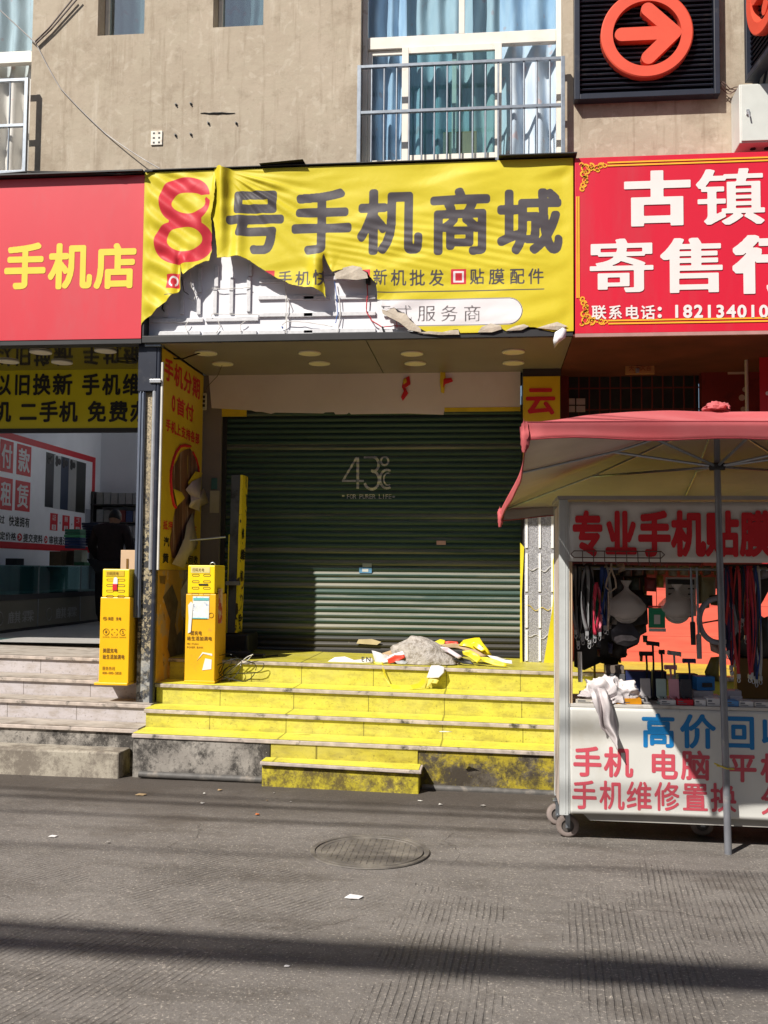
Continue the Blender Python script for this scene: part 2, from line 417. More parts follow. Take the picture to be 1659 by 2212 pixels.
MT['lamptrim'] = M('lamp_trim', (.68, .64, .55), .35, .04)
MT['red_text'] = M('red_print', (.60, .018, .03), .5, .06)
MT['black_text'] = M('black_print', (.014, .014, .014), .55, .1)
MT['grey_text'] = M('charcoal_print', (.06, .058, .065), .55, .1)
MT['white_text'] = M('white_print', (.70, .665, .65), .5, .03)
MT['yellow_text'] = M('yellow_print', (.74, .55, .05), .5, .05)
def glass(name, tint, refl=.10, rough=.02):
    t = NT(name); tr = t.n('BsdfTransparent', inp={0: (*tint, 1)}); gl = t.n('BsdfGlossy', inp={0: (.9, .95, 1, 1), 'Roughness': rough})
    fr = t.math('MULTIPLY', t.math('POWER', t.n('LayerWeight', inp={0: .5}).outputs['Facing'], 4.), .6); mx = t.n('MixShader', inp={0: t.math('ADD', fr, refl), 1: tr.outputs[0], 2: gl.outputs[0]})
    t.L(mx.outputs[0], t.out.inputs[0]); return t.m
MT['glass'] = glass('window_glass', (.86, .93, .97), .04); MT['glass4'] = glass('grey_window_glass', (.70, .78, .80), .22); MT['glass2'] = glass('tinted_window_glass', (.74, .86, .865), .07); MT['glass3'] = glass('counter_glass', (.55, .75, .74), .10)

# ------------------------------------------------------------ ground and sky setting
TK, TX = -.016, -2.4
def tz(x, z=None): return -.007*(x-TX) if z is None else z+TK*(x-TX)
g = MB(); g.grid(lambda u, v: (-30+60*u, -30+37.7*v, tz(-30+60*u)), 12, 8); ground_struct(g, 'road', MT['road'])

def wall_holes(mb, x0, x1, z0, z1, y0, y1, holes, mi=0):
    """a wall with rectangular openings and their reveals"""
    xs = sorted({x0, x1, *[a for h in holes for a in h[:2]]}); zs = sorted({z0, z1, *[a for h in holes for a in h[2:]]})
    for i in range(len(xs)-1):
        for j in range(len(zs)-1):
            cx = (xs[i]+xs[i+1])/2; cz = (zs[j]+zs[j+1])/2
            if any(h[0] < cx < h[1] and h[2] < cz < h[3] for h in holes): continue
            a, b, c, d = xs[i], xs[i+1], zs[j], zs[j+1]
            mb.add([(a, y0, c), (b, y0, c), (b, y0, d), (a, y0, d)], [(0, 1, 2, 3)], mi)
            mb.add([(a, y1, c), (b, y1, c), (b, y1, d), (a, y1, d)], [(3, 2, 1, 0)], mi)
    for a, b, c, d in holes:
        mb.add([(a, y0, c), (b, y0, c), (b, y0, d), (a, y0, d), (a, y1, c), (b, y1, c), (b, y1, d), (a, y1, d)], [(0, 4, 5, 1), (1, 5, 6, 2), (2, 6, 7, 3), (3, 7, 4, 0)], mi)
    mb.add([(x0, y0, z1), (x1, y0, z1), (x1, y1, z1), (x0, y1, z1)], [(0, 1, 2, 3)], mi)
    mb.add([(x0, y0, z0), (x1, y0, z0), (x1, y1, z0), (x0, y1, z0)], [(3, 2, 1, 0)], mi)
YW = 8.3
X = lambda px, y=YW, py=200: P(px, py, y=y).x
Z = lambda py, y=YW, px=830: P(px, py, y=y).z
bld = thing('building', 'weathered tan cement plaster upper storey with curtained windows above the shop signs', 'building', (-1, 8.6, 3.6))
WL = (-6.2, X(66), Z(377, px=60), 7.35); W1 = (X(207), X(308), Z(75, px=260), 7.35); W2 = (X(457), X(566), Z(57, px=510), 7.35); WB = (X(778), X(1216), Z(349, px=1000), 7.35)
m = MB(); wall_holes(m, -9, 8, 4.96, 7.95, YW, YW+.24, [WL, W1, W2, WB]); m.build('wall', MT['plaster'], bld)
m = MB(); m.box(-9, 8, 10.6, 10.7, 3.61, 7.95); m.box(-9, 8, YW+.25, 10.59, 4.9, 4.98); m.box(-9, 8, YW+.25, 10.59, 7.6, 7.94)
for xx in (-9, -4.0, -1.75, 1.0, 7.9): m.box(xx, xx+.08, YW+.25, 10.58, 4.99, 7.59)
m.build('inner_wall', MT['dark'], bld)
def fr(mb, x0, x1, z0, z1, y, wd=.05, dp=.05):
    mb.box(x0, x0+wd, y, y+dp, z0, z1); mb.box(x1-wd, x1, y, y+dp, z0, z1)
    mb.box(x0+wd, x1-wd, y+.002, y+dp, z1-wd, z1); mb.box(x0+wd, x1-wd, y+.002, y+dp, z0, z0+wd)
def window(name, hole, yr, cross=None, mull=None):
    m = MB(); fr(m, hole[0]+.003, hole[1]-.003, hole[2]+.003, hole[3]-.003, yr, .045, .07)
    if cross: m.box(hole[0]+.048, hole[1]-.048, yr+.003, yr+.068, *cross)
    o = m.build('window_frame', MT['wframe'], None, bevel=.003); o.parent = bld; return o
def wframe(hole, yr, extra=(), wd=.045):
    m = MB(); fr(m, hole[0]+.003, hole[1]-.003, hole[2]+.003, hole[3]-.003, yr, wd, .07)
    for e in extra: m.box(e[0], e[1], yr+.003, yr+.066, e[2], e[3])
    return m.build('window', MT['wframe'], bld, bevel=.003)
def pane(parent, x0, x1, z0, z1, y, mat='glass'):
    m = MB(); m.box(x0, x1, y, y+.006, z0, z1); return m.build('pane', MT[mat], parent)
# two small upper windows
for h in (W1, W2):
    f = wframe(h, YW+.16, (), .035); pane(f, h[0]+.038, h[1]-.038, h[2]+.038, h[3]-.038, YW+.19, 'glass4')
# left window, half open
zc = (Z(120, px=30), Z(95, px=30))
f = wframe(WL, YW+.12, [(WL[0]+.05, WL[1]-.05, *zc)], .05); pane(f, WL[0]+.05, WL[1]-.05, zc[1], WL[3]-.05, YW+.15)
# big window: transom, mullions, sliding sashes
zc = (Z(84, px=1000), Z(58, px=1000)); xm = X(996)
f = wframe(WB, YW+.10, [(WB[0]+.05, WB[1]-.05, *zc), (xm-.025, xm+.025, zc[1], WB[3]-.05)], .045)
pane(f, WB[0]+.047, xm-.026, zc[1]+.002, WB[3]-.05, YW+.13); pane(f, xm+.026, WB[1]-.047, zc[1]+.002, WB[3]-.05, YW+.13)
xa, xb = X(866), X(1084); zb = WB[2]+.05
sash = MB(); fr(sash, xa, xb, zb, zc[0]-.004, YW+.08, .058, .035); o = sash.build('sliding_sash', MT['wframe'], bld, bevel=.003); pane(o, xa+.058, xb-.058, zb+.058, zc[0]-.062, YW+.10, 'glass2')
sash = MB(); fr(sash, WB[0]+.05, X(985), zb, zc[0]-.004, YW+.125, .04, .03); o = sash.build('sliding_sash', MT['wframe'], bld, bevel=.003); pane(o, WB[0]+.09, X(985)-.04, zb+.05, zc[0]-.05, YW+.14, 'glass')
# railings
def railing(x0, x1, zt, zm, zbm, n, y):
    m = MB()
    for z in (zt, zm, zbm): m.box(x0, x1, y-.016, y+.016, z-.013, z+.013)
    for x in (x0, x1): m.box(x-.016, x+.016, y-.018, y+.018, zbm-.013, zt+.014)
    r = m.build('window_guard', MT['steel'], bld, bevel=.002)
    for i in range(1, n+1):
        x = x0+(x1-x0)*i/(n+1); b = MB(); b.tube([(x, y, zbm), (x, y, zt)], .0085, 8); b.build('bar', MT['steel'], r, smooth=60)
railing(X(776, 8.2), X(1216, 8.2), Z(136, 8.2, 1000), Z(236, 8.2, 1000), Z(347, 8.2, 1000), 15, 8.2)
railing(X(-330, 8.2), X(58, 8.2), Z(174, 8.2, 30), Z(272, 8.2, 30), Z(372, 8.2, 30), 10, 8.2)
# curtains
def cloth_mat(name, c, c2, pat=6.):
    t = NT(name); p = t.pos(); a = t.mix(t.ramp(t.noise(t.map(p, (3, 1, .6)), pat, 3), .4, .6), c, c2)
    sp = t.ramp(t.noise(p, 9, 1), .68, .72); a = t.mix(t.math('MULTIPLY', sp, .5), a, (.75, .45, .40)); t.col(a); t.set(rough=.9, spec=.1)
    tl = t.n('BsdfTranslucent', inp={0: (*c, 1)}); mx = t.n('MixShader', inp={0: .15, 1: t.b.outputs[0], 2: tl.outputs[0]}); t.L(mx.outputs[0], t.out.inputs[0]); return t.m
MT['cblue'] = cloth_mat('pale_blue_curtain', (.56, .67, .80), (.68, .77, .86)); MT['cwhite'] = cloth_mat('white_curtain', (.72, .70, .66), (.80, .78, .74)); MT['cteal'] = cloth_mat('grey_green_curtain', (.58, .66, .68), (.66, .72, .72))
def curtain(x0, x1, z0, z1, y, mat, label, per=.15, amp=.05, ph=0., group=None, gather=0.):
    def fn(u, v):
        x = x0+(x1-x0)*u; k = 1-.35*v; a = amp*(1.1-.5*v)
        w_ = math.sin(2*math.pi*(x/per)+ph+.9*nz(x, 0, v*1.5, 2.5)); xx = x+gather*math.sin(v*3.)*(u-.5)
        return (xx+.012*nz(x, v, 1, 6), y-a*w_-.02*nz(x, v*2, 3, 4), z0+(z1-z0)*v)
    m = MB(); m.grid(fn, max(30, int((x1-x0)/per*12)), 24); return one(m, 'curtain', MT[mat], label, 'curtain', group, smooth=80)
curtain(WB[0]+.02, X(872), WB[2]-.02, WB[3], YW+.27, 'cblue', 'pale blue curtain bunched at the left side of the wide window with railing', .13, .05)
curtain(X(858), X(1090), WB[2]-.02, WB[3], YW+.36, 'cteal', 'grey green curtain behind the middle sliding sash of the wide window', .16, .045, 1.)
curtain(X(1080), WB[1]-.01, WB[2]-.02, WB[3], YW+.25, 'cblue', 'sunlit pale blue curtain with deep folds at the right side of the wide window', .21, .06, 2.2)
curtain(WL[0], X(46), WL[2]-.02, WL[3], YW+.26, 'cwhite', 'white curtain in the half open window at the left end of the upper wall', .17, .05, .5)
curtain(W1[0]-.05, W1[1]+.05, W1[2]-.1, W1[3], YW+.34, 'cteal', 'thin pale curtain behind the small window nearest the left', .1, .02, .5)
curtain(W2[0]-.05, W2[1]+.05, W2[2]-.1, W2[3], YW+.34, 'cteal', 'thin pale curtain behind the small window in the middle of the upper wall', .09, .02, 1.5)
m = MB(); a = P(958, 345, y=8.62); b = P(1030, 345, y=8.62); m.box(a.x, b.x, 8.5, 8.56, 4.99, Z(284, 8.5, 990)); one(m, 'cardboard_box', M('tan_card', (.42, .30, .17), .8), 'tan board box standing on the sill behind the wide window', 'box', bevel=.004)

# ------------------------------------------------------------ marks and fittings on the upper wall
for i, (px, py) in enumerate(((381, 227), (413, 225), (451, 267), (511, 267), (380, 293), (413, 291))):
    m = MB(); p = P(px, py, y=YW); m.tube([(p.x, YW+.02, p.z), (p.x-.004, YW-.022, p.z+.004)], .007, 8); m.lathe([(.012, 0), (.012, -.004)], (p.x, YW-.001, p.z), 10, 'y')
    one(m, 'wall_anchor', MT['black'], 'small black expansion bolt sticking out of the tan plaster wall', 'bolt', 'bolts left in the plaster', smooth=50)
p = P(339, 299, y=YW); t_ = thing('socket_plate', 'square white plastic socket plate screwed to the tan plaster', 'socket', (p.x, YW-.005, p.z-.06))
m = MB(); m.box(p.x-.052, p.x+.052, YW-.012, YW, p.z-.064, p.z+.064); m.build('plate', MT['wframe'], t_, bevel=.004)
for dx in (-.024, .024):
    for dz in (-.042, .0, .042):
        m = MB(); m.box(p.x+dx-.009, p.x+dx+.009, YW-.0135, YW-.011, p.z+dz-.008, p.z+dz+.008); m.build('hole', MT['black'], t_)
m = MB(); a = P(433, 245, y=YW); b = P(508, 245, y=YW)
m.tube([a+(b-a)*k/8+Vector((0, -.004, .006*nz(k, 0, 0, .7))) for k in range(9)], [.002, .005, .006, .008, .009, .007, .006, .004, .002], 6); one(m, 'wall_crack', MT['wire_b'], 'short dark horizontal gash in the tan plaster above two bolts', 'crack')

# ------------------------------------------------------------ arrow sign
def arrow_sign(loc, cx, cz, hw, z0, z1, label):
    """louvred panel with a raised ring and arrow, built facing -y around x = cx"""
    t = thing('arrow_sign', label, 'sign', loc); yb = loc[1]
    m = MB(); m.box(cx-hw+.03, cx+hw-.03, yb-.03, yb, z0+.03, z1-.03); m.build('back_panel', MT['navy'], t)
    m = MB(); fr(m, cx-hw, cx+hw, z0, z1, yb-.10, .045, .10); m.build('frame', MT['navy'], t, bevel=.004)
    m = MB(); z = z0+.06
    while z < z1-.06:
        m.obox((cx, yb-.055, z), (2*hw-.1, .032, .012), Matrix.Rotation(.6, 3, 'X')); z += .0425
    m.build('louvre', MT['navy'], t)
    red = M('orange_red_sign_face', (.66, .085, .045), .45, .06)
    r1, r0 = .375, .278
    m = MB(); m.lathe([(r0, -.13), (r1-.01, -.13), (r1, -.122), (r1, -.06), (r0, -.06), (r0, -.13)], (cx, yb, cz), 72, 'y'); m.f = m.f[:-2]; m.m = m.m[:-2]; m.build('ring', red, t, smooth=35)
    # arrow: rounded strokes as one outline
    def cap(a, b, r, n=10):
        a = Vector(a); b = Vector(b); d = (b-a).normalized(); an = math.atan2(d.y, d.x); out = []
        for k in range(n+1): q = an+math.pi/2+math.pi*k/n; out.append((a.x+r*math.cos(q), a.y+r*math.sin(q)))
        for k in range(n+1): q = an-math.pi/2+math.pi*k/n; out.append((b.x+r*math.cos(q), b.y+r*math.sin(q)))
        return [(x+cx, y+cz) for x, y in out]
    m = MB(); rr = .057; tip = (.222, .0)
    for k, (a, b) in enumerate((((-.205, 0), (.16, 0)), ((.01, .205), tip), ((.01, -.205), tip))):
        pl = cap(a, b, rr); m.prism(pl[::-1], yb-.128-.0004*k, yb-.05)
    m.build('arrow', red, t)
    return t
c = P(1397, 72, y=8.17); lft = P(1241, 215, y=8.2); rgt = P(1556, 205, y=8.2)
arrow_sign((c.x, YW-.004, lft.z), (lft.x+rgt.x)/2, c.z, (rgt.x-lft.x)/2, lft.z, lft.z+1.22, 'navy louvred sign with orange red arrow in a ring, high on the plaster wall')
t2 = arrow_sign((0, 0, -.55), 0, 0, .5, -.55, .6, 'navy louvred arrow sign seen edge on at the right end of the upper wall')
q = P(1634, 178, y=8.2); t2.location = (q.x+.05, 7.68, q.z-.02); t2.rotation_euler = (0, 0, math.radians(-84))
m = MB(); q = P(1642, 130, y=8.1)
for k in range(3): m.tube([(q.x+.05*k, 8.3, q.z-.25), (q.x+.02+.04*k, 7.95, q.z+.1)], .012, 6)
one(m, 'sign_bracket', MT['navy'], 'dark struts holding the edge on louvred sign above the grey box', 'bracket')
# electrical box
a = P(1597, 181, y=8.02); b = P(1690, 305, y=8.02)
t_ = thing('electrical_box', 'pale grey steel electrical cabinet with a lock hanging above the red sign', 'electrical box', ((a.x+b.x)/2, 8.2, b.z))
m = MB(); m.box(a.x, b.x+.1, 8.03, YW-.002, b.z, a.z); m.build('body', M('pale_grey_enamel', (.56, .58, .55), .4, .05), t_, bevel=.006)
m = MB(); m.box(a.x+.012, b.x+.09, 8.016, 8.03, b.z+.012, a.z-.012); m.build('door', M('pale_grey_enamel', (.56, .58, .55)), t_, bevel=.004)
q = P(1615, 243, y=8.015); m = MB(); m.box(q.x-.012, q.x+.012, 8.0, 8.017, q.z-.02, q.z+.02); m.tube([(q.x, 8.0, q.z), (q.x, 7.985, q.z), (q.x+.008, 7.985, q.z-.05)], .006, 8); m.build('lock_handle', MT['chrome'], t_, smooth=40)
for k in (.08, .19):
    m = MB(); m.lathe([(.022, 0), (.022, -.008)], (a.x+k+.05, 8.14, b.z-.001), 16, 'z'); m.build('cable_gland', MT['black'], t_)
for k in range(4):
    p0 = P(1555, 178+k*4, y=8.24); p1 = P(1600, 185+k*3, y=8.24)
    m = MB(); m.tube([p0.lerp(p1, s/8)+Vector((0, -.02*math.sin(s*.8+k), .012*math.sin(s*1.3+k*2)-.03*math.sin(math.pi*s/8))) for s in range(9)], .004, 6)
    one(m, 'cable', M('red_brown_cable', (.12, .07, .06), .6), 'thin loose cable between the arrow sign and the grey electrical box', 'cable', 'loose cables beside the electrical box', smooth=60)
# wires over the facade
def wire(pts, r, mat, label, name='wire', sag=0, sub=14, group=None):
    m = MB(); out = []
    for i in range(len(pts)-1):
        for k in range(sub): t = k/sub; q = Vector(pts[i]).lerp(Vector(pts[i+1]), t); q.z -= sag*4*t*(1-t); out.append(q)
    out.append(Vector(pts[-1])); m.tube(out, r, 6); return one(m, name, mat, label, 'wire', group, smooth=60)
brn = M('faded_brown_cable', (.10, .075, .07), .6)
wire([P(76, 90, y=8.27), P(105, 62, y=8.27), P(160, -6, y=8.26)], .007, brn, 'thick twin service cable rising from the left window corner to the upper left')
wire([P(78, 94, y=8.27), P(110, 64, y=8.27), P(170, -6, y=8.26)], .007, brn, 'second strand of the service cable leaving the left window corner')
wire([P(0, 22, y=8.26), P(76, 92, y=8.27)], .006, M('pale_cable', (.45, .43, .42)), 'pale cable crossing the left window glass diagonally')
wire([P(78, 94, y=8.285), P(130, 190, y=8.285), P(230, 290, y=8.285), P(345, 364, y=8.2)], .0045, M('pale_cable', (.45, .43, .42)), 'thin pale cable sagging across the plaster down to the yellow sign', sag=.012)
wire([P(-20, 378, y=7.97), P(60, 371, y=7.96), P(150, 372, y=7.96), P(260, 376, y=7.95), P(330, 369, y=7.98)], .008, MT['wire_b'], 'black cable lying along the top edge of the red phone shop sign')
# overhead cables crossing the street above the camera; their shadows fall on the road
for i, (gy, h, r, k) in enumerate(((4.17, 8.6, .075, .0), (4.33, 9.0, .05, -.012), (6.75, 8.0, .022, .0), (6.4, 8.2, .018, .02), (5.65, 8.4, .014, .01), (6.95, 8.6, .016, -.01))):
    # cable positions follow from the sun direction and the line each shadow draws on the road
    dv = SUNV*(h/SUNV.z); pts = []
    for s in range(-6, 7):
        x = s*2.2; y = gy+k*x; pts.append((x+dv.x, y+dv.y, h+dv.z*0+.012*x*x*.3))
    m = MB(); m.tube(pts, r, 8); one(m, 'overhead_cable', MT['wire_b'], ['thick bundle of black cables crossing high above the street', 'second thick cable bundle crossing high above the street'][i] if i < 2 else 'thin black cable crossing high above the street', 'cable', 'overhead street cables', smooth=60)

# ------------------------------------------------------------ the torn yellow sign
YS = 8.0
SX0, SX1, SZ0, SZ1 = -2.912, .662, 3.535, 4.952
t_ = thing('shop_sign', 'torn yellow banner sign with a red 8 over a broken white light box', 'shop sign', ((SX0+SX1)/2, 8.15, SZ0))
sign = t_
m = MB(); m.box(SX0+.02, SX1-.02, 8.115, 8.14, SZ0+.03, SZ1-.02); m.build('back_panel', MT['white'], t_)
m = MB(); m.box(SX0, SX1, 8.004, 8.28, SZ0-.032, SZ0+.026); m.box(SX0, SX1, 8.004, 8.28, SZ1-.016, SZ1+.022)
m.box(SX0, SX0+.016, 8.006, 8.278, SZ0+.026, SZ1-.016); m.box(SX1-.018, SX1+.004, 8.006, 8.278, SZ0+.026, SZ1-.016); m.build('box_frame', MT['black'], t_, bevel=.003)
m = MB(); m.box(P(1077, 352, y=7.99).x, SX1+.03, 7.93, 8.27, SZ1+.024, SZ1+.032); m.box(SX0, P(1070, 352, y=7.99).x, 7.975, 8.27, SZ1+.024, SZ1+.030)
a = P(560, 362, y=7.95); b = P(655, 353, y=7.95); m.add([(a.x, 7.94, SZ1+.034), (b.x, 7.93, SZ1+.052), (b.x+.02, 8.2, SZ1+.04), (a.x, 8.2, SZ1+.034)], [(0, 1, 2, 3)]); m.build('top_flashing', MT['black'], t_)
A_ = lambda x, y: (307.2+x/3.988, 358.4+y/3.988)      # reading frames of the photo
B_ = lambda x, y: (723.2+x/3.123, 358.4+y/3.123)
def pl(pts, y=YS): return np.array([(q.x, q.z) for q in (P(a, b, y=y) for a, b in pts)])
LEFT = pl([(314, 366), (471, 360), A_(640, 60), A_(640, 180), A_(632, 300), A_(606, 420), A_(592, 560), A_(590, 740), A_(575, 815), A_(535, 825), A_(480, 860), A_(420, 905), A_(368, 950), A_(345, 905), A_(328, 850), A_(322, 800), A_(330, 900), A_(345, 1000), A_(340, 1065), A_(270, 1118), A_(220, 1170), A_(150, 1225), A_(80, 1280), A_(2, 1350), (296, 726)])
RIGHT = pl([A_(628, 20), A_(668, 14), A_(700, 30), (660, 352), (1245, 340), (1244, 730), B_(1480, 1120), B_(1400, 1098), B_(1290, 1085), B_(1215, 1090), B_(1160, 1112), B_(1130, 1095), B_(1050, 1075), B_(990, 1100), B_(960, 1135), B_(850, 1140), B_(835, 1100), B_(770, 1115), B_(735, 1135), B_(640, 1130), B_(560, 1090), B_(510, 1035), B_(470, 1000), B_(400, 960), B_(345, 975), B_(318, 960), B_(312, 915), B_(285, 910), B_(285, 800), B_(240, 760), B_(225, 720), B_(180, 705), B_(120, 690), B_(60, 700), B_(0, 715), A_(1640, 920), A_(1600, 850), A_(1565, 760), A_(1555, 800), A_(1568, 1000), A_(1580, 1135), A_(1555, 1100), A_(1480, 1060), A_(1390, 1050), A_(1300, 1035), A_(1230, 1000), A_(1150, 965), A_(1080, 925), A_(1010, 880), A_(930, 825), A_(850, 795), A_(790, 788), A_(760, 795), A_(655, 798), A_(645, 650), A_(620, 480), A_(597, 440), A_(612, 300), A_(628, 170)])
def poly_sd(poly, XX, ZZ):
    d = np.full(XX.shape, 1e9); ins = np.zeros(XX.shape, bool); n = len(poly)
    for i in range(n):
        a = poly[i]; b = poly[(i+1) % n]; e = b-a; wx = XX-a[0]; wz = ZZ-a[1]
        tt = np.clip((wx*e[0]+wz*e[1])/max(e @ e, 1e-12), 0, 1); d = np.minimum(d, (wx-e[0]*tt)**2+(wz-e[1]*tt)**2)
        c1 = (a[1] > ZZ) != (b[1] > ZZ)
        with np.errstate(divide='ignore', invalid='ignore'): xi = e[0]*(ZZ-a[1])/e[1]+a[0]
        ins ^= c1 & (XX < xi)
    return np.where(ins, np.sqrt(d), -np.sqrt(d))
gs = .0072
gx = np.arange(SX0-.012, SX1+.012, gs); gz = np.arange(SZ0-.02, SZ1+.05, gs); XX, ZZ = np.meshgrid(gx, gz)
def gn(XX, ZZ, s, seed):
    r = np.random.default_rng(seed); T = r.standard_normal((64, 64)); u = XX*s+100.3; v = ZZ*s+77.7
    i = np.floor(u).astype(int); j = np.floor(v).astype(int); fu = u-i; fv = v-j; fu = fu*fu*(3-2*fu); fv = fv*fv*(3-2*fv)
    g_ = lambda a, b: T[a % 64, b % 64]
    return (g_(i, j)*(1-fu)+g_(i+1, j)*fu)*(1-fv)+(g_(i, j+1)*(1-fu)+g_(i+1, j+1)*fu)*fv
fray = .0012*gn(XX, ZZ, 60, 1)+.0022*gn(XX, ZZ, 22, 2)
FL = poly_sd(LEFT, XX, ZZ); FR = poly_sd(RIGHT, XX, ZZ)
outer = np.minimum.reduce([XX-(SX0-.006), SX1+.004-XX, ZZ-(SZ0+.004), SZ1+.012-ZZ]); foldtop = (XX > P(463, 360, y=8).x) & (XX < P(482, 360, y=8).x)
outer = np.where(foldtop, SZ1+.035-ZZ, outer)
FLt = np.minimum(FL+fray, outer); FRt = np.minimum(FR+fray, outer)
# ink layers, as distance to each printed shape's edge
def ink_chars(s, xs, yt, yb, style):
    F = np.full(XX.shape, -1.)
    for c, (x0, x1) in zip(s, xs):
        xm = (x0+x1)/2; ax = P(x0, (yt+yb)/2, y=YS).x; bx = P(x1, (yt+yb)/2, y=YS).x; z0 = P(xm, yb, y=YS).z; z1 = P(xm, yt, y=YS).z
        G = field(c, style); u = (XX-ax)/(bx-ax)*.94+.03; v = (ZZ-z0)/(z1-z0)*.94+.03
        gi = (u+GM)*RN/(1+2*GM)-.5; gj = (v+GM)*RN/(1+2*GM)-.5; ok = (gi > 0) & (gj > 0) & (gi < RN-1.01) & (gj < RN-1.01)
        i = np.clip(np.floor(gi).astype(int), 0, RN-2); j = np.clip(np.floor(gj).astype(int), 0, RN-2); fu = gi-i; fv = gj-j
        val = (G[j, i]*(1-fu)+G[j, i+1]*fu)*(1-fv)+(G[j+1, i]*(1-fu)+G[j+1, i+1]*fu)*fv
        F = np.where(ok, np.maximum(F, val*(bx-ax)), F)
    return F
def rect_sd(x0, x1, yt, yb, rad=0.):
    a = P(x0, (yt+yb)/2, y=YS); b = P(x1, (yt+yb)/2, y=YS); z0 = P((x0+x1)/2, yb, y=YS).z; z1 = P((x0+x1)/2, yt, y=YS).z
    qx = np.abs(XX-(a.x+b.x)/2)-(b.x-a.x)/2+rad; qz = np.abs(ZZ-(z0+z1)/2)-(z1-z0)/2+rad
    return -(np.hypot(np.maximum(qx, 0), np.maximum(qz, 0))+np.minimum(np.maximum(qx, qz), 0)-rad)
def ring_sd(px, py, r, wd):
    c = P(px, py, y=YS); return wd/2-np.abs(np.hypot(XX-c.x, ZZ-c.z)-r)
GREY = np.maximum.reduce([ink_chars('号手机商城', [(490, 614), (632, 758), (776, 907), (930, 1058), (1076, 1211)], 411, 548, ('round', .020, .052)),
    ink_chars('手机快修', [(601, 632), (639, 671), (678, 709), (717, 748)], 586, 619, MED), ink_chars('新机批发', [(807, 837), (845, 877), (885, 918), (927, 959)], 583, 618, MED),
    ink_chars('贴膜配件', [(1015, 1046), (1056, 1090), (1101, 1133), (1141, 1175)], 580, 614, MED), rect_sd(760, 1176, 628, 630.5), rect_sd(357, 376, 637, 639)])
cap_ = rect_sd(560, 1129, 648, 706, .112)
GREY = np.maximum(GREY, .004-np.abs(cap_-.004))
GREY = np.maximum(GREY, ink_chars('正式服务商', [(810, 846), (856, 890), (902, 941), (952, 989), (1001, 1039)], 659, 695, REG))
# the 8: two lobes and their two eyes
def ell(px0, px1, py0, py1, e=2.):
    a = P(px0, (py0+py1)/2, y=YS); b = P(px1, (py0+py1)/2, y=YS); z0 = P((px0+px1)/2, py1, y=YS).z; z1 = P((px0+px1)/2, py0, y=YS).z
    rx = (b.x-a.x)/2; rz = (z1-z0)/2; k = (np.abs((XX-(a.x+b.x)/2)/rx)**e+np.abs((ZZ-(z0+z1)/2)/rz)**e)**(1/e); return (1-k)*min(rx, rz)
eight = np.maximum(ell(344, 456, 384, 482, 2.3), ell(333, 459, 474, 571, 2.2)); neck = rect_sd(364, 436, 462, 498)
eight = np.maximum(eight, np.minimum(neck, .03))
eight = np.minimum(eight, -np.maximum(ell(371, 445, 417, 461), ell(360, 436, 490, 543)))
notch = poly_sd(pl([A_(490, 262), A_(560, 258), A_(605, 262), A_(620, 330), A_(585, 300), A_(560, 275), A_(520, 320)]), XX, ZZ)
eight = np.minimum(eight, -notch)
REDI = np.maximum.reduce([eight, rect_sd(360, 390, 592, 623), rect_sd(574, 594, 586, 618), rect_sd(770, 800, 584, 617), rect_sd(974, 1007, 581.5, 614)])
WHT = np.maximum.reduce([ring_sd(375, 608, .036, .016), np.minimum(cap_, .2), rect_sd(979, 1002, 586, 610)])
WHT = np.where(np.abs(XX-P(375, 608, y=YS).x) < .01, np.where((ZZ < P(375, 610, y=YS).z) & (np.abs(ZZ-P(375, 608, y=YS).z) < .08), -1, WHT), WHT)
RED2 = np.minimum(rect_sd(982.5, 998.5, 589.5, 606.5), 1.)
REDI = np.maximum(REDI, RED2)
WHT = np.where(RED2 > -.001, np.minimum(WHT, -RED2), WHT)
# hanging shape: pleats that fan out from the top corner of the fold, a loose fold, curling edges
def sstep(a, b, v): t = np.clip((v-a)/(b-a), 0, 1); return t*t*(3-2*t)
ox, oz = P(478, 360, y=YS).x, SZ1+.02
dx = XX-ox; dz = oz-ZZ; rr = np.hypot(dx, dz)+1e-6; an = np.arctan2(dz, np.maximum(dx, 1e-4))
pleat = np.sin(an*26+1.3*gn(XX, ZZ, 1.6, 3))*.55+np.sin(an*47+2.*gn(XX, ZZ, 2.2, 4))*.35
env = sstep(.08, .35, rr)*np.exp(-((an-.55)/.42)**2)*np.exp(-np.maximum(rr-.5, 0)/.62)
disp = -.015*pleat*env
disp += -.010*gn(XX, ZZ*1.0, 2.4, 5)*sstep(0, .12, outer)-.0045*gn(XX*.5+ZZ*1.4, ZZ*3.2-XX*1.0, 3.2, 6)*sstep(0, .1, outer)
wr2 = np.sin((ZZ*1.0+XX*.22)*95+1.5*gn(XX, ZZ, 3., 7)); disp += -.0022*wr2*np.exp(-((ZZ-4.28)/.26)**2)*sstep(SX0+1.2, SX0+1.9, XX)*sstep(SX1, SX1-.7, XX)
dl = disp.copy(); dr = disp
xf = P(462, 450, y=YS).x
edge_r = np.minimum(FR, .5)
low = sstep(4.55, 4.05, ZZ)                     # how free the cloth hangs
tearR = np.exp(-np.maximum(FR, 0)/.10)*sstep(4.6, 4.3, ZZ)*sstep(.04, .25, outer)
dr = dr+(-.022*tearR*(1+.9*gn(XX, ZZ, 3., 8)))
foldx = (XX-(ox+.02)-.05*(SZ1-ZZ)*.15)
dr = dr-.075*np.exp(-((foldx-.0)/.045)**2)*sstep(.95, .1, SZ1-ZZ)-.03*np.exp(-((foldx-.14)/.05)**2)*sstep(0, .5, SZ1-ZZ)
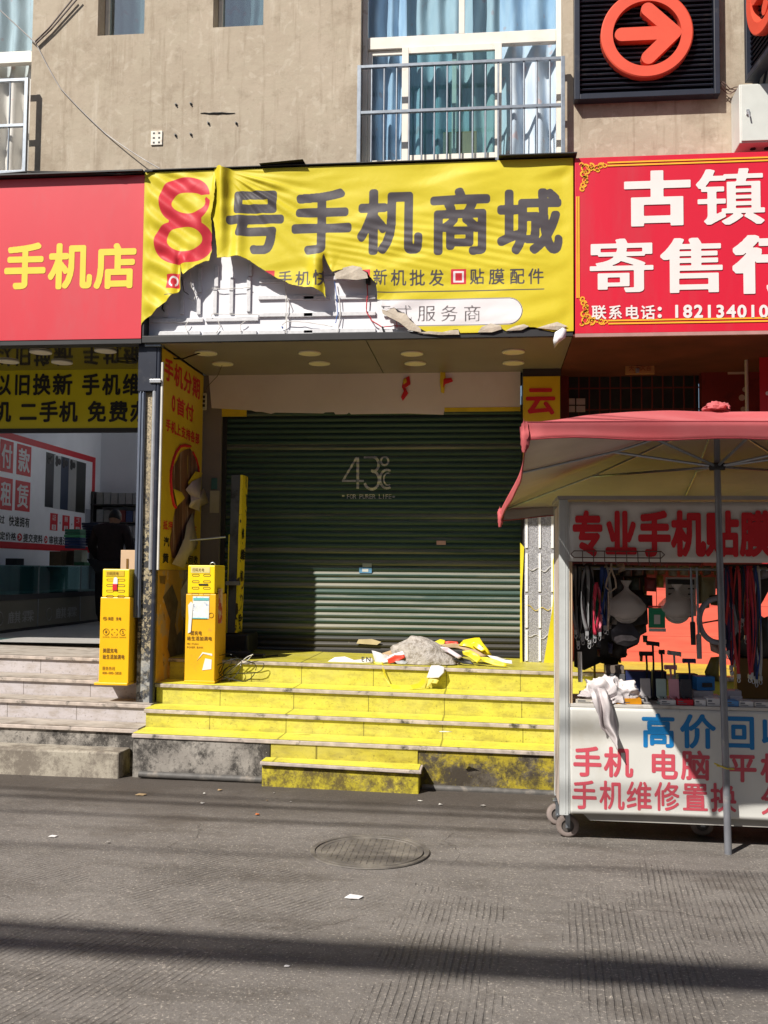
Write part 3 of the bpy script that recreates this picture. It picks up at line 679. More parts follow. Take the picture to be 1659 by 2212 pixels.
c18 = P(697, 590, y=YS).x; dr = dr+.045*np.exp(-((XX-c18-.02)/.035)**2)*sstep(4.3, 4.1, ZZ)-.03*np.exp(-((XX-c18+.06)/.05)**2)*sstep(4.35, 4.1, ZZ)
tearL = np.exp(-np.maximum(FL, 0)/.10)*sstep(.04, .2, outer)
dl = dl+(-.025*tearL*(1+.8*gn(XX, ZZ, 3.5, 9)))
xr = P(452, 500, y=YS).x; dl = dl+.03*sstep(xr-.11, xr+.02, XX)*sstep(4.95, 4.5, ZZ)
c8 = P(386, 580, y=YS).x; dl = dl+.035*np.exp(-((XX-c8)/.03)**2)*sstep(4.33, 4.15, ZZ)-.03*np.exp(-((XX-c8-.07)/.05)**2)*sstep(4.4, 4.15, ZZ)
dl = dl-.012*np.sin((XX*.75+ZZ)*34+gn(XX, ZZ, 2, 10))*np.exp(-((XX-SX0-.2)/.3)**2)*sstep(.0, .06, outer)
dr = np.minimum(dr, .095); dl = np.minimum(dl, .095)
def banner_piece(F, disp, name, mats, extra=0.):
    H, W = F.shape; Y = YS-.003+disp+extra
    base = np.stack([XX, Y, ZZ], -1).reshape(-1, 3); att = {'ink_grey': GREY.ravel(), 'ink_red': REDI.ravel(), 'ink_white': WHT.ravel()}
    ins = F > 0; used = -np.ones(H*W, int); V = []; A = []; faces = []
    def vid(k):
        if used[k] < 0: used[k] = len(V); V.append(base[k]); A.append([a[k] for a in att.values()])
        return used[k]
    cache = {}
    arr = np.stack(list(att.values()), -1); Ff = F.ravel()
    def cut(k, l):
        key = (min(k, l), max(k, l))
        if key not in cache:
            s = Ff[k]/(Ff[k]-Ff[l]); cache[key] = len(V); V.append(base[k]*(1-s)+base[l]*s); A.append(list(arr[k]*(1-s)+arr[l]*s))
        return cache[key]
    full = ins[:-1, :-1] & ins[1:, :-1] & ins[:-1, 1:] & ins[1:, 1:]; some = ins[:-1, :-1] | ins[1:, :-1] | ins[:-1, 1:] | ins[1:, 1:]
    for j, i in zip(*np.nonzero(full)):
        k = j*W+i; faces.append((vid(k), vid(k+1), vid(k+W+1), vid(k+W)))
    for j, i in zip(*np.nonzero(some & ~full)):
        k = j*W+i; q = (k, k+1, k+W+1, k+W); out = []
        for a in range(4):
            p, r = q[a], q[(a+1) % 4]
            if Ff[p] > 0: out.append(vid(p))
            if (Ff[p] > 0) != (Ff[r] > 0): out.append(cut(p, r))
        if len(out) > 2: faces.append(tuple(out))
    mb = MB(); mb.v = [tuple(v) for v in V]; mb.f = faces; mb.m = [0]*len(faces); o = mb.build(name, mats, sign, smooth=180)
    A = np.array(A)
    for n_, k in zip(att, range(3)):
        at = o.data.attributes.new(n_, 'FLOAT', 'POINT'); at.data.foreach_set('value', A[:, k].astype(np.float32))
    md = o.modifiers.new('thickness', 'SOLIDIFY'); md.thickness = .0012; md.offset = 1; md.material_offset = 1; md.material_offset_rim = 1
    return o
def banner_mat():
    t = NT('printed_vinyl'); p = t.pos(); c = t.mix(t.ramp(t.noise(p, 1.5, 4), .3, .7), (.62, .515, .024), (.67, .57, .034))
    for nme, cc in (('ink_red', (.60, .032, .055)), ('ink_white', (.78, .76, .78)), ('ink_grey', (.075, .07, .08))):
        at = t.n('Attribute', attribute_name=nme).outputs['Fac']; c = t.mix(t.ramp(at, -.0012, .0012), c, cc)
    t.col(c); t.set(rough=.5, spec=.3); t.bump(t.noise(p, 5., 5, .6, .6), .12, .03)
    tl = t.n('BsdfTranslucent', inp={0: (.8, .5, .02, 1)}); mx = t.n('MixShader', inp={0: .12, 1: t.b.outputs[0], 2: tl.outputs[0]}); t.L(mx.outputs[0], t.out.inputs[0]); return t.m
MT['banner'] = banner_mat(); MT['bannerback'] = M('cream_vinyl_back', (.47, .41, .33), .7, .15, 12, bump=.5, bs=14, bd=.02)
banner_piece(FRt, dr, 'banner', [MT['banner'], MT['bannerback']]); banner_piece(FLt, dl, 'banner_scrap', [MT['banner'], MT['bannerback']])
# curled flaps showing the cream back of the vinyl
def flap(pts, lift=.05, name='curled_flap'):
    q = pl(pts); cx, cz = q.mean(0); m = MB(); n = len(q); vs = [(x, YS-.01-lift*(.2+.8*abs(math.sin(i*1.7))), z) for i, (x, z) in enumerate(q)]+[(cx, YS-.012-lift*1.3, cz)]
    m.add(vs, [(i, (i+1) % n, n) for i in range(n)]); return m.build(name, MT['bannerback'], sign, thick=.0015)
flap([B_(0, 720), B_(60, 690), B_(120, 675), B_(175, 685), B_(215, 715), B_(225, 760), B_(150, 772), B_(60, 765), B_(5, 765)], .004)
flap([B_(318, 970), B_(350, 980), B_(400, 955), B_(425, 990), B_(480, 1000), B_(510, 1045), B_(580, 1100), B_(585, 1125), B_(500, 1110), B_(440, 1060), B_(380, 1030), B_(325, 1000)], .006)
flap([B_(965, 1125), B_(990, 1090), B_(1050, 1065), B_(1120, 1080), B_(1125, 1105), B_(1060, 1125)], .006)
flap([B_(1150, 1115), B_(1210, 1085), B_(1275, 1070), B_(1310, 1085), B_(1260, 1110)], .005); flap([B_(1365, 1095), B_(1430, 1075), B_(1500, 1055), B_(1570, 1085), B_(1500, 1110)], .006)
flap([B_(560, 1128), B_(640, 1118), B_(720, 1128), B_(780, 1112), B_(835, 1108), B_(840, 1140), B_(700, 1142)], .004)
q = [P(x, y, y=7.96) for x, y in ((1199, 718), (1215, 709), (1224, 712), (1221, 731), (1206, 741), (1197, 754), (1195, 735))]
m = MB(); m.add([(v.x, v.y-.02*(i % 2), v.z) for i, v in enumerate(q)]+[(P(1208, 728, y=7.93))], [(i, (i+1) % 7, 7) for i in range(7)]); m.build('hanging_flap', MT['white'], sign, smooth=80, thick=.002)
# led strips and loose wires on the back panel
def strip(x0, y0, x1, y1, fr_=A_):
    a = P(*fr_(x0, y0), y=8.1); b = P(*fr_(x1, y1), y=8.1)
    if abs(b.x-a.x) > abs(b.z-a.z): b.z = a.z = (a.z+b.z)/2
    else: b.x = a.x = (a.x+b.x)/2
    m = MB(); m.bar((a.x, 8.104, a.z), (b.x, 8.104, b.z), .034, .02, 0, (0, 1, 0)); d = (b-a); n = max(2, int(d.length/.06))
    o = m.build('led_strip', MT['led'], sign, bevel=.003)
for s in ((488, 1120, 488, 1280), (627, 1060, 627, 1270), (768, 960, 768, 1270), (917, 960, 917, 1255), (640, 860, 640, 1040), (495, 870, 495, 1090), (930, 845, 930, 950), (60, 1330, 300, 1330), (300, 1332, 525, 1328), (545, 1326, 1000, 1316), (110, 1442, 500, 1440), (525, 1440, 985, 1436), (345, 970, 345, 1280), (205, 1190, 205, 1300)): strip(*s)
for s in ((0, 885, 275, 885), (-210, 755, 200, 755), (-210, 890, -30, 890), (-210, 1000, 275, 998), (-210, 1112, 275, 1112), (300, 1115, 530, 1112), (560, 1128, 900, 1122), (330, 1000, 470, 1003)): strip(*s, B_)
for s in ((1000, 1135, 1240, 1132), (1250, 1134, 1480, 1132), (1000, 1285, 1235, 1280), (1245, 1285, 1470, 1282), (1005, 1435, 1230, 1432), (1250, 1435, 1470, 1432), (1010, 990, 1240, 990)): strip(*s)
def swire(pts, mat, fr_=A_, r=.0035):
    m = MB(); ps = [P(*fr_(*p), y=8.085) for p in pts]; out = []
    for i in range(len(ps)-1):
        for k in range(6): out.append(ps[i].lerp(ps[i+1], k/6)+Vector((.004*nz(i+k/6, 3, 0, 2.3), -.012*abs(nz(i+k/6, 0, 2, 1.3)), .004*nz(i+k/6, 0, 0, 2.1))))
    m.tube(out+[ps[-1]], r, 6); m.build('wire', mat, sign, smooth=60)
blue = M('blue_cable', (.03, .12, .40), .5); redw = M('red_cable', (.45, .02, .03), .5)
swire([(600, 1055), (720, 1060), (850, 1055), (930, 1045)], MT['wire_w']); swire([(415, 920), (425, 1040), (470, 1110), (440, 1165), (400, 1140)], MT['wire_w'])
swire([(650, 1330), (675, 1385), (640, 1440)], MT['wire_w']); swire([(890, 1340), (845, 1370), (850, 1430)], MT['wire_w']); swire([(1225, 940), (1235, 1100), (1270, 1200), (1250, 1290), (1235, 1440)], MT['wire_w'])
swire([(595, 1300), (600, 1275), (800, 1280), (1000, 1278)], MT['wire_w']); swire([(1215, 1400), (1205, 1370), (1250, 1340), (1400, 1345), (1560, 1370), (1640, 1385)], MT['wire_w']); swire([(1205, 1385), (1212, 1400)], blue, r=.006)
swire([(340, 960), (360, 1080), (400, 1110)], MT['wire_b']); swire([(185, 1180), (172, 1225), (190, 1255)], MT['wire_b'], r=.006); swire([(400, 1340), (370, 1380), (395, 1440)], MT['wire_w'])
swire([(215, 750), (222, 860), (212, 980), (250, 1045), (320, 1090)], redw, B_, .005); swire([(320, 1090), (400, 1078), (470, 1085), (520, 1100)], redw, B_, .004); swire([(30, 880), (38, 1000), (20, 1120)], MT['wire_w'], B_); swire([(320, 1085), (340, 1140), (300, 1160)], MT['wire_b'], B_, .008); swire([(415, 1000), (420, 1090)], redw, B_)
swire([(0, 780), (15, 900), (20, 1000), (5, 1060)], blue, B_); swire([(1240, 1060), (1240, 1440)], MT['wire_w'])
m = MB(); a = P(*B_(212, 720), y=8.09); b = P(*B_(240, 800), y=8.09); m.box(a.x, b.x, 8.06, 8.114, b.z, a.z); m.build('wire_connector', MT['black'], sign, bevel=.005)

# ------------------------------------------------------------ neighbouring signs
RX0 = -6.6
t_ = thing('shop_sign', 'glossy red sign with yellow characters for a phone shop at the left edge', 'shop sign', (-4.8, 8.15, 3.53))
red1 = M('red_sign_vinyl', (.58, .04, .058), .38, .06, 1.2, spec=.5, stretch=(1, 1, .35), stain=((.52, .07, .085), 2.2, .5, .75), bump=.06, bs=2.2, bd=.05); 
m = MB(); m.grid(lambda u, v: (RX0+u*(SX0-.008-RX0), 8.0-.0012*nz(u*3, v*1.5, 0), 3.54+v*1.405), 60, 24); m.build('face', red1, t_, smooth=60)
m = MB(); m.box(RX0, SX0-.004, 8.02, 8.28, 3.535, 4.94); m.box(RX0, SX0-.006, 7.93, 8.28, 4.955, 4.968); m.build('box_frame', MT['black'], t_)
m = MB(); m.box(RX0, SX0-.006, 8.005, 8.03, 3.50, 3.535); m.build('bottom_rail', MT['black'], t_)
m = MB(); chars(m, '手机店', 8.001, [(11, 98), (107, 196), (206, 294)], 527, 623, style=BOLD, step=1); m.build('lettering', MT['yellow_text'], t_)
GX1 = 4.3
t_ = thing('shop_sign', 'red sign with heavy white characters, phone number and gold scroll corners', 'shop sign', (2.5, 8.1, 3.5))
red2 = M('red_panel', (.56, .008, .032), .45, .05, 1.5, stretch=(2, 1, .3), stain=((.50, .03, .05), 2., .5, .75))
m = MB(); m.box(SX1+.016, GX1, 7.98, 8.26, 3.515, 4.955); m.build('light_box', red2, t_, bevel=.004)
m = MB(); m.box(SX1+.014, GX1, 7.974, 8.0, 3.487, 3.514); m.build('bottom_rail', M('pinkish_metal', (.38, .22, .2), .5), t_)
R_ = lambda x, y: (1216+x/3.746, 320+y/3.746)
m = MB()
def rb(ch, x0, x1, yt, yb, st=SQ): chars(m, ch, 7.978, [(R_(x0, 0)[0], R_(x1, 0)[0])], R_(0, yt)[1], R_(0, yb)[1], style=st, step=1)
rb('古', 512, 1012, 190, 622, ('sq', 8, 4)); rb('镇', 1090, 1622, 165, 622, ('sq', 4, 1)); rb('寄', 222, 726, 735, 1170, ('sq', 5, 1)); rb('售', 805, 1306, 728, 1165, ('sq', 5, 2)); rb('行', 1400, 1900, 710, 1165, ('sq', 7, 4))
m.build('lettering', MT['white_text'], t_)
m = MB()
for c, x0, x1 in (('联', 232, 348), ('系', 368, 478), ('电', 500, 612), ('话', 630, 745)): chars(m, c, 7.978, [(R_(x0, 0)[0], R_(x1, 0)[0])], R_(0, 1272)[1], R_(0, 1385)[1], style=('round', .01, .03))
for k, yy in enumerate((1300, 1358)): q = P(*R_(783, yy), y=7.974); m.lathe([(.016, -.001), (.016, 0)], q, 16, 'y')
for i, c in enumerate('182134010'): x0 = 880+i*88; chars(m, c, 7.978, [(R_(x0, 0)[0], R_(x0+80, 0)[0])], R_(0, 1265)[1], R_(0, 1378)[1], style=('round', .0, .035))
m.build('phone_number', MT['white_text'], t_)
gold = M('gold_print', (.85, .42, .03), .45, .1)
m = MB()
def hb(px0, py0, px1, py1):
    a = P(*R_(px0, py0), y=7.977); b = P(*R_(px1, py1), y=7.977); m.box(min(a.x, b.x), max(a.x, b.x), 7.974, 7.977, min(a.z, b.z), max(a.z, b.z))
for k, (y0, y1) in enumerate(((4.899, 4.911), (4.874, 4.886), (3.610, 3.622), (3.585, 3.597))): m.box(P(*R_(360, 0), y=7.977).x, GX1-.3, 7.974, 7.977, y0, y1)
for k in (108, 124): a = P(*R_(k, 800), y=7.977).x; m.box(a, a+.010, 7.974, 7.977, P(*R_(120, 1213), y=7.977).z, P(*R_(120, 392), y=7.977).z)
m.build('gold_border', gold, t_)
def scroll(cx, cz, sx, sz, name='gold_corner'):
    m = MB()
    def curl(x, z, r, a0, turns, dr=.6, wd=.007):
        pts = []; n = 22
        for k in range(n+1): s = k/n; a = a0+s*turns*2*math.pi; q = r*(1-dr*s); pts.append((cx+sx*(x+q*math.cos(a)), cz+sz*(z+q*math.sin(a)), wd*(1.2-.8*s)))
        for k in range(n):
            (x0, z0, w0), (x1, z1, w1) = pts[k], pts[k+1]; dx_, dz_ = x1-x0, z1-z0; L = math.hypot(dx_, dz_)+1e-9; nx, nz_ = -dz_/L, dx_/L
            m.add([(x0+nx*w0, 7.975, z0+nz_*w0), (x0-nx*w0, 7.975, z0-nz_*w0), (x1-nx*w1, 7.975, z1-nz_*w1), (x1+nx*w1, 7.975, z1+nz_*w1)], [(0, 1, 2, 3)])
    curl(.04, -.04, .035, 0, 1.2); curl(.09, -.028, .026, 2, -1.1); curl(.028, -.09, .026, 1, 1.1); curl(.13, -.035, .028, 3, 1.); curl(.035, -.135, .028, 2, -1.); curl(.165, -.025, .022, 1, 1.2); curl(.025, -.175, .022, 0, -1.2); curl(.06, -.065, .02, 4, 1.); curl(.145, -.06, .015, 2, 1); curl(.055, -.15, .015, 1, 1); curl(.02, -.21, .02, 2, 1); curl(.2, -.02, .02, 2, 1); curl(.008, -.008, .02, 5, .8); curl(.09, -.05, .015, 1, 1); curl(.05, -.105, .014, 3, 1)
    return m.build(name, gold, t_)
scroll(SX1+.055, 4.905, 1, 1); scroll(SX1+.055, 3.585, 1, -1)

# ------------------------------------------------------------ stairs, small steps, kerb pipe
def stairs(name, label, x0, x1, ys, zs, back, mats, cat='stairs', ends=(0, 0, 0, 0)):
    """ys: front faces, zs: tread heights; each step a part with its stone nosing"""
    t = thing(name, label, cat, ((x0+x1)/2, ys[0], tz((x0+x1)/2)))
    n = len(ys)
    for i in range(n):
        yb = ys[i+1]+.012 if i+1 < n else back; zl = -.2 if i == 0 else zs[i-1]-.004; xa = x0+ends[i]
        m = MB(); m.box(xa+.01, x1, ys[i]+.018, yb, zl, zs[i]-.032); m.shear(); s = m.build('step', mats[0] if i else mats[3], t, bevel=.004)
        m = MB(); m.box(xa, x1, ys[i]-.004, yb-.001, zs[i]-.03, zs[i]); m.v = [(x, y, z-.003*(.5+.5*math.sin(x*9)) if y < ys[i] else z) for x, y, z in m.v]; m.shear(); m.build('nosing', mats[2], s, bevel=.005)
        m = MB(); m.box(xa+.004, x1-.004, ys[i]+.012, yb-.002, zs[i]+.001, zs[i]+.004); m.shear(); m.build('tread', mats[1] if i+1 < n or mats[4:] == () else mats[4], s)
    return t
YY = [7.53, 7.83, 8.13, 8.46]; ZZs = [.331, .478, .648, .830]
xL = [P(285, 1580, y=7.53).x, P(311, 1527, y=7.83).x, P(334, 1478, y=8.13).x, -2.775]
stairs('painted_stairs', 'yellow painted tiled stairs with grey stone nosings leading to the shut shop', xL[0], 3.2, YY, ZZs, 9.72, (MT['yriser'], MT['ytread'], MT['nosing'], MT['gyellow'], step_paint('dull_landing_paint', (.56, .50, .05), (.26, .21, .045), 1.24)), ends=[0]+[x-xL[0] for x in xL[1:]])
# bare grimy cement left part of the bottom wall
m = MB(); m.box(xL[0]+.008, P(583, 1640, y=7.54).x, 7.538, 7.56, -.15, .298); m.shear(); one(m, 'retaining_wall', MT['gwall'], 'grimy bare grey cement wall under the left end of the yellow stairs', 'wall', bevel=.006)
# painted area left of the small step
a = P(585, 1640, y=7.54).x; b = P(902, 1640, y=7.54).x
m = MB(); m.box(a, b, 7.538, 7.558, .12, .298); m.shear(); one(m, 'painted_riser', step_paint('worn_yellow_riser', (.50, .43, .05), (.20, .155, .035), 1.35), 'brighter yellow riser right above the low front step', 'wall')
t_ = thing('low_step', 'low worn yellow step block at the foot of the yellow stairs', 'step', (-1.15, 7.45, 0))
xa, xb = P(567, 1650, y=7.42).x, P(905, 1668, y=7.36).x
m = MB(); m.prism([(xa, -.1), (xb, -.1), (xb, .165), (xa, .165)], 7.40, 7.56); m.v = [(x, y-.06*(x-xa)/(xb-xa) if y < 7.5 else y, z) for x, y, z in m.v]; m.shear(); m.build('block', MT['syellow'], t_, bevel=.008)
m = MB(); m.prism([(xa-.01, .167), (xb+.02, .167), (xb+.02, .192), (xa-.01, .192)], 7.37, 7.537); m.v = [(x, y-.06*(x-xa)/(xb-xa) if y < 7.5 else y, z) for x, y, z in m.v]; m.shear(); m.build('nosing', MT['nosing'], t_, bevel=.005)
m = MB(); m.prism([(xa, .194), (xb, .194), (xb, .197), (xa, .197)], 7.385, 7.536); m.v = [(x, y-.06*(x-xa)/(xb-xa) if y < 7.5 else y, z) for x, y, z in m.v]; m.shear(); m.build('tread', MT['ytread'], t_)
for nm, px0, px1, lab in (('pipe', 300, 566, 'dark pipe lying along the foot of the bare cement wall'), ('pipe', 912, 1290, 'dark pipe lying along the foot of the wall right of the low step')):
    xa_ = P(px0, 1680, y=7.5).x; xb_ = P(px1, 1700, y=7.5).x; m = MB(); m.tube([(xa_+(xb_-xa_)*k/10, 7.505+.006*nz(k, 0, 0, .9), tz(xa_+(xb_-xa_)*k/10, .030)+.003*nz(k, 1, 0, 1.1)) for k in range(11)], .026, 10); one(m, nm, M('dirty_pipe', (.10, .095, .09), .6, .3, 14, stain=((.22, .19, .16), 7, .55, .7)), lab, 'pipe', smooth=60)
# left shop: grey stairs and the block in front
xE = P(294, 1520, y=7.83).x
stairs('grey_stairs', 'grey tiled stairs with dirty treads leading up into the left phone shop', -9.0, xL[0]-.012, [7.70, 8.0, 8.28, 8.60], [.335, .488, .636, .795], 9.75, (MT['griser'], MT['gtread'], MT['nosing'], MT['gwall']))
m = MB(); xb = P(258, 1640, y=7.47).x; m.prism([(-5.4, -.1), (xb, -.1), (xb, .195), (-5.4, .180)], 7.46, 7.715); m.v = [(x, y, z+.012*nz(x*2, y*3, z*3)) for x, y, z in m.v]; m.shear(); one(m, 'concrete_block', MT['block'], 'old bare concrete step block in front of the grey stairs', 'block', bevel=.014)
# manhole
q = P(799, 1836, z=.0); c = Vector((q.x, q.y, tz(q.x))); t_ = thing('manhole_cover', 'round iron manhole cover set in the road', 'manhole cover', c)
iron = M('worn_iron', (.115, .103, .093), .6, .25, 12, spec=.5, bump=.4, bs=90, stain=((.20, .18, .155), 5, .45, .65))
m = MB(); m.lathe([(.345, .003), (.343, .010), (.318, .010), (.316, .003)], c, 64); m.f = m.f[:-2]; m.m = m.m[:-2]; m.build('frame', iron, t_, smooth=40)
m = MB(); m.lathe([(.308, .001), (.306, .009), (.28, .009), (.278, .006), (.0, .006)], c, 64); m.f = m.f[:-2]; m.m = m.m[:-2]
for i in range(-7, 8):
    h = math.sqrt(max(0, .27**2-(i*.036)**2)); n_ = max(1, int(2*h/.085))
    for k in range(n_):
        x_ = c.x+i*.036; y0 = c.y-h+2*h*k/n_+.008; y1 = c.y-h+2*h*(k+1)/n_-.008
        m.box(x_-.011, x_+.011, y0, y1, c.z+.006, c.z+.0085)
m.build('cover', iron, t_, smooth=40)

# ------------------------------------------------------------ the shut shop under the yellow sign
LZ = .80
m = MB(); m.box(-2.76, .655, 8.03, 9.44, 3.50, 3.53); s_ = ground_struct(m, 'ceiling', MT['soffit'], origin=(-1, 8.7, 3.5))
m = MB(); m.box(-1.02, -1.012, 8.04, 9.38, 3.4985, 3.4995); o = m.build('panel_joint', MT['black'], s_)
def lamp(px, py, z, r, label, group):
    c = P(px, py, z=z); t = thing('downlight', label, 'ceiling light', (c.x, c.y, z-.014), group)
    m = MB(); m.lathe([(r, 0), (r, -.010), (r*.86, -.013), (r*.86, -.004)], (c.x, c.y, z-.0005), 32); m.f = m.f[:-2]; m.m = m.m[:-2]; m.build('trim', MT['lamptrim'], t, smooth=40)
    m = MB(); m.lathe([(r*.86, -.009), (r*.4, -.010), (.001, -.010)], (c.x, c.y, z), 32); m.build('diffuser', MT['lamp'], t, smooth=40); return t
for px, py, la in ((445, 762, 'unlit round downlight at the front left of the brown soffit'), (481, 785, 'rear left downlight of the brown soffit with a thin wire hanging from it'), (669, 762, 'second downlight from the left in the front row of the brown soffit'), (690, 784, 'second downlight from the left in the rear row of the brown soffit'), (890, 763, 'third downlight from the left in the front row of the brown soffit'), (897, 784, 'third downlight from the left in the rear row of the brown soffit'), (1109, 759, 'front downlight at the right end of the brown soffit'), (1109, 783, 'rear downlight at the right end of the brown soffit')):
    lamp(px, py, 3.498, .098, la, 'downlights in the soffit of the shut shop')
# side wall with the torn poster, lower dirty board
m = MB(); m.box(-2.80, -2.784, 8.12, 9.44, 0, 3.5); m.box(-2.80, -2.60, 9.405, 9.44, .6, 3.5); one(m, 'side_wall', MT['soffit'], 'dark brown side wall inside the shut shop front', 'wall')
def poster_mat():
    t = NT('faded_yellow_poster'); p = t.pos(); c = t.mix(t.ramp(t.noise(p, 2, 5), .3, .7), (.62, .42, .02), (.74, .53, .03))
    c = t.mix(t.ramp(t.noise(t.map(p, (1, 1, .15)), 6, 5, .6), .62, .74, 0, .5), c, (.45, .27, .03)); t.col(c); t.set(rough=.4); return t.m
t_ = thing('wall_poster', 'tall yellow poster with red characters, torn open in the middle, on the left side wall', 'poster', (-2.78, 8.75, 1.6))
XP = -2.782
PYZ = lambda px, py: P(px, py, x=XP)
m = MB(); m.box(XP, XP+.006, 8.135, 9.36, 1.60, 3.487); m.build('sheet', poster_mat(), t_)
m = MB()
C_ = lambda x, y: (294.4+x/4.4294, 755.3+y/4.4294)      # reading frame of that part of the photo
def prow(s, a, b, c, d, st):
    """characters on the side wall inside the quadrilateral whose left and right edges are a-b and c-d (tops first)"""
    qa, qb, qc, qd = (PYZ(*C_(*k)) for k in (a, b, c, d))
    y0, y1 = (qa.y+qb.y)/2, (qc.y+qd.y)/2; z1 = (qa.z+qc.z)/2; z0 = (qb.z+qd.z)/2
    line(m, s, y0, y1, z0, z1, lambda u, v: (XP+.0085, u, v), style=st, step=2, gap=.12)
prow('手机分期', (262, 85), (262, 300), (602, 265), (602, 465), BOLD); prow('0首付', (330, 430), (330, 600), (540, 530), (540, 690), BOLD); prow('手机上支持各部', (275, 665), (275, 780), (595, 800), (595, 905), BOLD)
prow('抵押', (250, 1635), (250, 1725), (338, 1640), (338, 1725), MED); prow('证', (515, 1680), (515, 1760), (570, 1690), (570, 1765), MED)
m.build('lettering', MT['red_text'], t_)
m = MB(); prow('汽', (255, 1790), (255, 1880), (305, 1800), (305, 1885), BOLD); prow('黄', (245, 1945), (245, 2040), (300, 1950), (300, 2040), BOLD); prow('金回收', (440, 1965), (440, 2050), (580, 1975), (580, 2055), BOLD); prow('票', (535, 1820), (535, 1905), (570, 1825), (570, 1905), BOLD); m.build('lettering', MT['black_text'], t_)
def psheet(pts, mat, name, off=.010, bulge=0., thick=0.):
    q = [PYZ(*C_(*p)) for p in pts]; n = len(q); c = sum(q, Vector())/n
    m = MB(); m.add([(XP+off+bulge*.3*(i % 3), v.y, v.z) for i, v in enumerate(q)]+[(XP+off+bulge, c.y, c.z)], [(i, (i+1) % n, n) for i in range(n)]); return m.build(name, mat, t_, smooth=60, thick=thick)
psheet([(410, 985), (450, 960), (505, 945), (545, 1000), (575, 1060), (585, 1200), (560, 1500), (540, 1650), (520, 1800), (500, 1980), (440, 2000), (330, 1990), (310, 1850), (350, 1600), (375, 1480), (335, 1300), (340, 1130), (380, 1060)], M('brown_glue_and_sheen', (.17, .075, .045), .35, .45, 4, stretch=(1, 2.5, .18), stain=[((.42, .28, .21), 5, .54, .60), ((.07, .03, .02), 7, .56, .62), ((.55, .38, .04), 3, .66, .69)]), 'bare_patch')  # glue-stained bare patch; pale vertical streaks are reflections put into the colour
m = MB(); arc = [C_(x, y) for x, y in ((505, 925), (450, 915), (410, 925), (370, 980), (340, 1060), (318, 1160), (315, 1260), (325, 1380), (345, 1480), (365, 1510))]
m.tube([Vector((XP+.012, q.y, q.z)) for q in (PYZ(*p) for p in arc)], .014, 6); m.tube([Vector((XP+.012, q.y, q.z)) for q in (PYZ(*C_(x, y)) for x, y in ((530, 980), (560, 1040), (585, 1130), (590, 1240), (575, 1290)))], .010, 6); m.build('red_circle', MT['red_text'], t_)
ypap = M('poster_scrap', (.70, .50, .03), .5, .1)
psheet([(335, 1330), (400, 1365), (415, 1420), (370, 1500), (345, 1450)], ypap, 'torn_corner', .02, .05); psheet([(470, 1270), (530, 1165), (585, 1180), (580, 1260), (545, 1320), (540, 1400), (505, 1440)], ypap, 'torn_corner', .025, .04)
pink = M('pinkish_paper_back', (.52, .42, .38), .8, .1)
psheet([(440, 1340), (490, 1260), (560, 1220), (550, 1380), (600, 1330), (635, 1465), (580, 1500), (560, 1555), (530, 1540), (490, 1515), (455, 1505), (460, 1450), (490, 1400)], pink, 'hanging_scrap', .03, .055, .002)
psheet([(510, 1560), (515, 1700), (530, 1850), (535, 1910), (500, 1930), (470, 1960), (440, 2000), (420, 2070), (390, 2090), (310, 2050), (350, 1950), (400, 1800), (450, 1680)], M('cream_paper_back', (.50, .42, .27), .8, .1), 'hanging_scrap', .03, .05, .002)
m = MB(); a = P(335, 1232, x=-2.77); m.box(-2.784, -2.770, 8.13, 8.86, .66, 1.597); one(m, 'wall_board', M('dirty_orange_board', (.46, .27, .045), .6, .2, 4, stain=[((.34, .27, .19), 4, .52, .58), ((.10, .08, .06), 7, .58, .66), ((.55, .44, .30), 11, .62, .68)]), 'dirty orange board with glue marks below the torn poster', 'board')
m = MB(); q = P(430, 1290, x=-2.76); m.box(-2.784, -2.768, 8.865, 9.38, .86, 1.594); one(m, 'wall_board', M('grey_glue_board', (.30, .24, .18), .7, .25, 5, stain=[((.10, .08, .06), 5, .52, .6), ((.45, .30, .08), 4, .6, .7)]), 'grey peeled board with dark marks beside the dirty orange board', 'board')
m = MB(); q = P(440, 1400, y=8.75); m.prism([(-2.77, .845), (-2.35, .845), (-2.72, 1.22), (-2.77, 1.22)], 8.9, 8.915); one(m, 'leaning_board', M('brown_ply', (.40, .24, .04), .7, .2), 'brown triangular scrap board leaning behind the yellow cabinet', 'board')
for k, (pts_, c_, nm_) in enumerate((((( 352, 1290), (372, 1262), (385, 1300), (378, 1350), (388, 1400), (374, 1440), (362, 1400), (368, 1340)), (.10, .085, .07), 'glue_mark'), (((390, 1275), (402, 1250), (410, 1300), (404, 1340), (392, 1330)), (.40, .37, .33), 'paper_remnant'), (((360, 1440), (380, 1432), (396, 1446), (392, 1472), (366, 1474)), (.52, .30, .14), 'paper_remnant'), (((375, 1380), (392, 1360), (398, 1400), (386, 1430)), (.13, .12, .10), 'glue_mark'), (((345, 1245), (358, 1244), (356, 1262), (346, 1260)), (.16, .10, .04), 'glue_mark'))):
    q = [P(a_, b_, x=-2.7675) for a_, b_ in pts_]; m = MB(); m.sheet([(-2.7675+.0006*k+.012*(nm_ == 'paper_remnant')*(i % 2), v.y, v.z) for i, v in enumerate(q)]); m.build(nm_, M('remnant_%d' % k, c_, .7, .3, 14), bpy.data.objects['wall_board'])
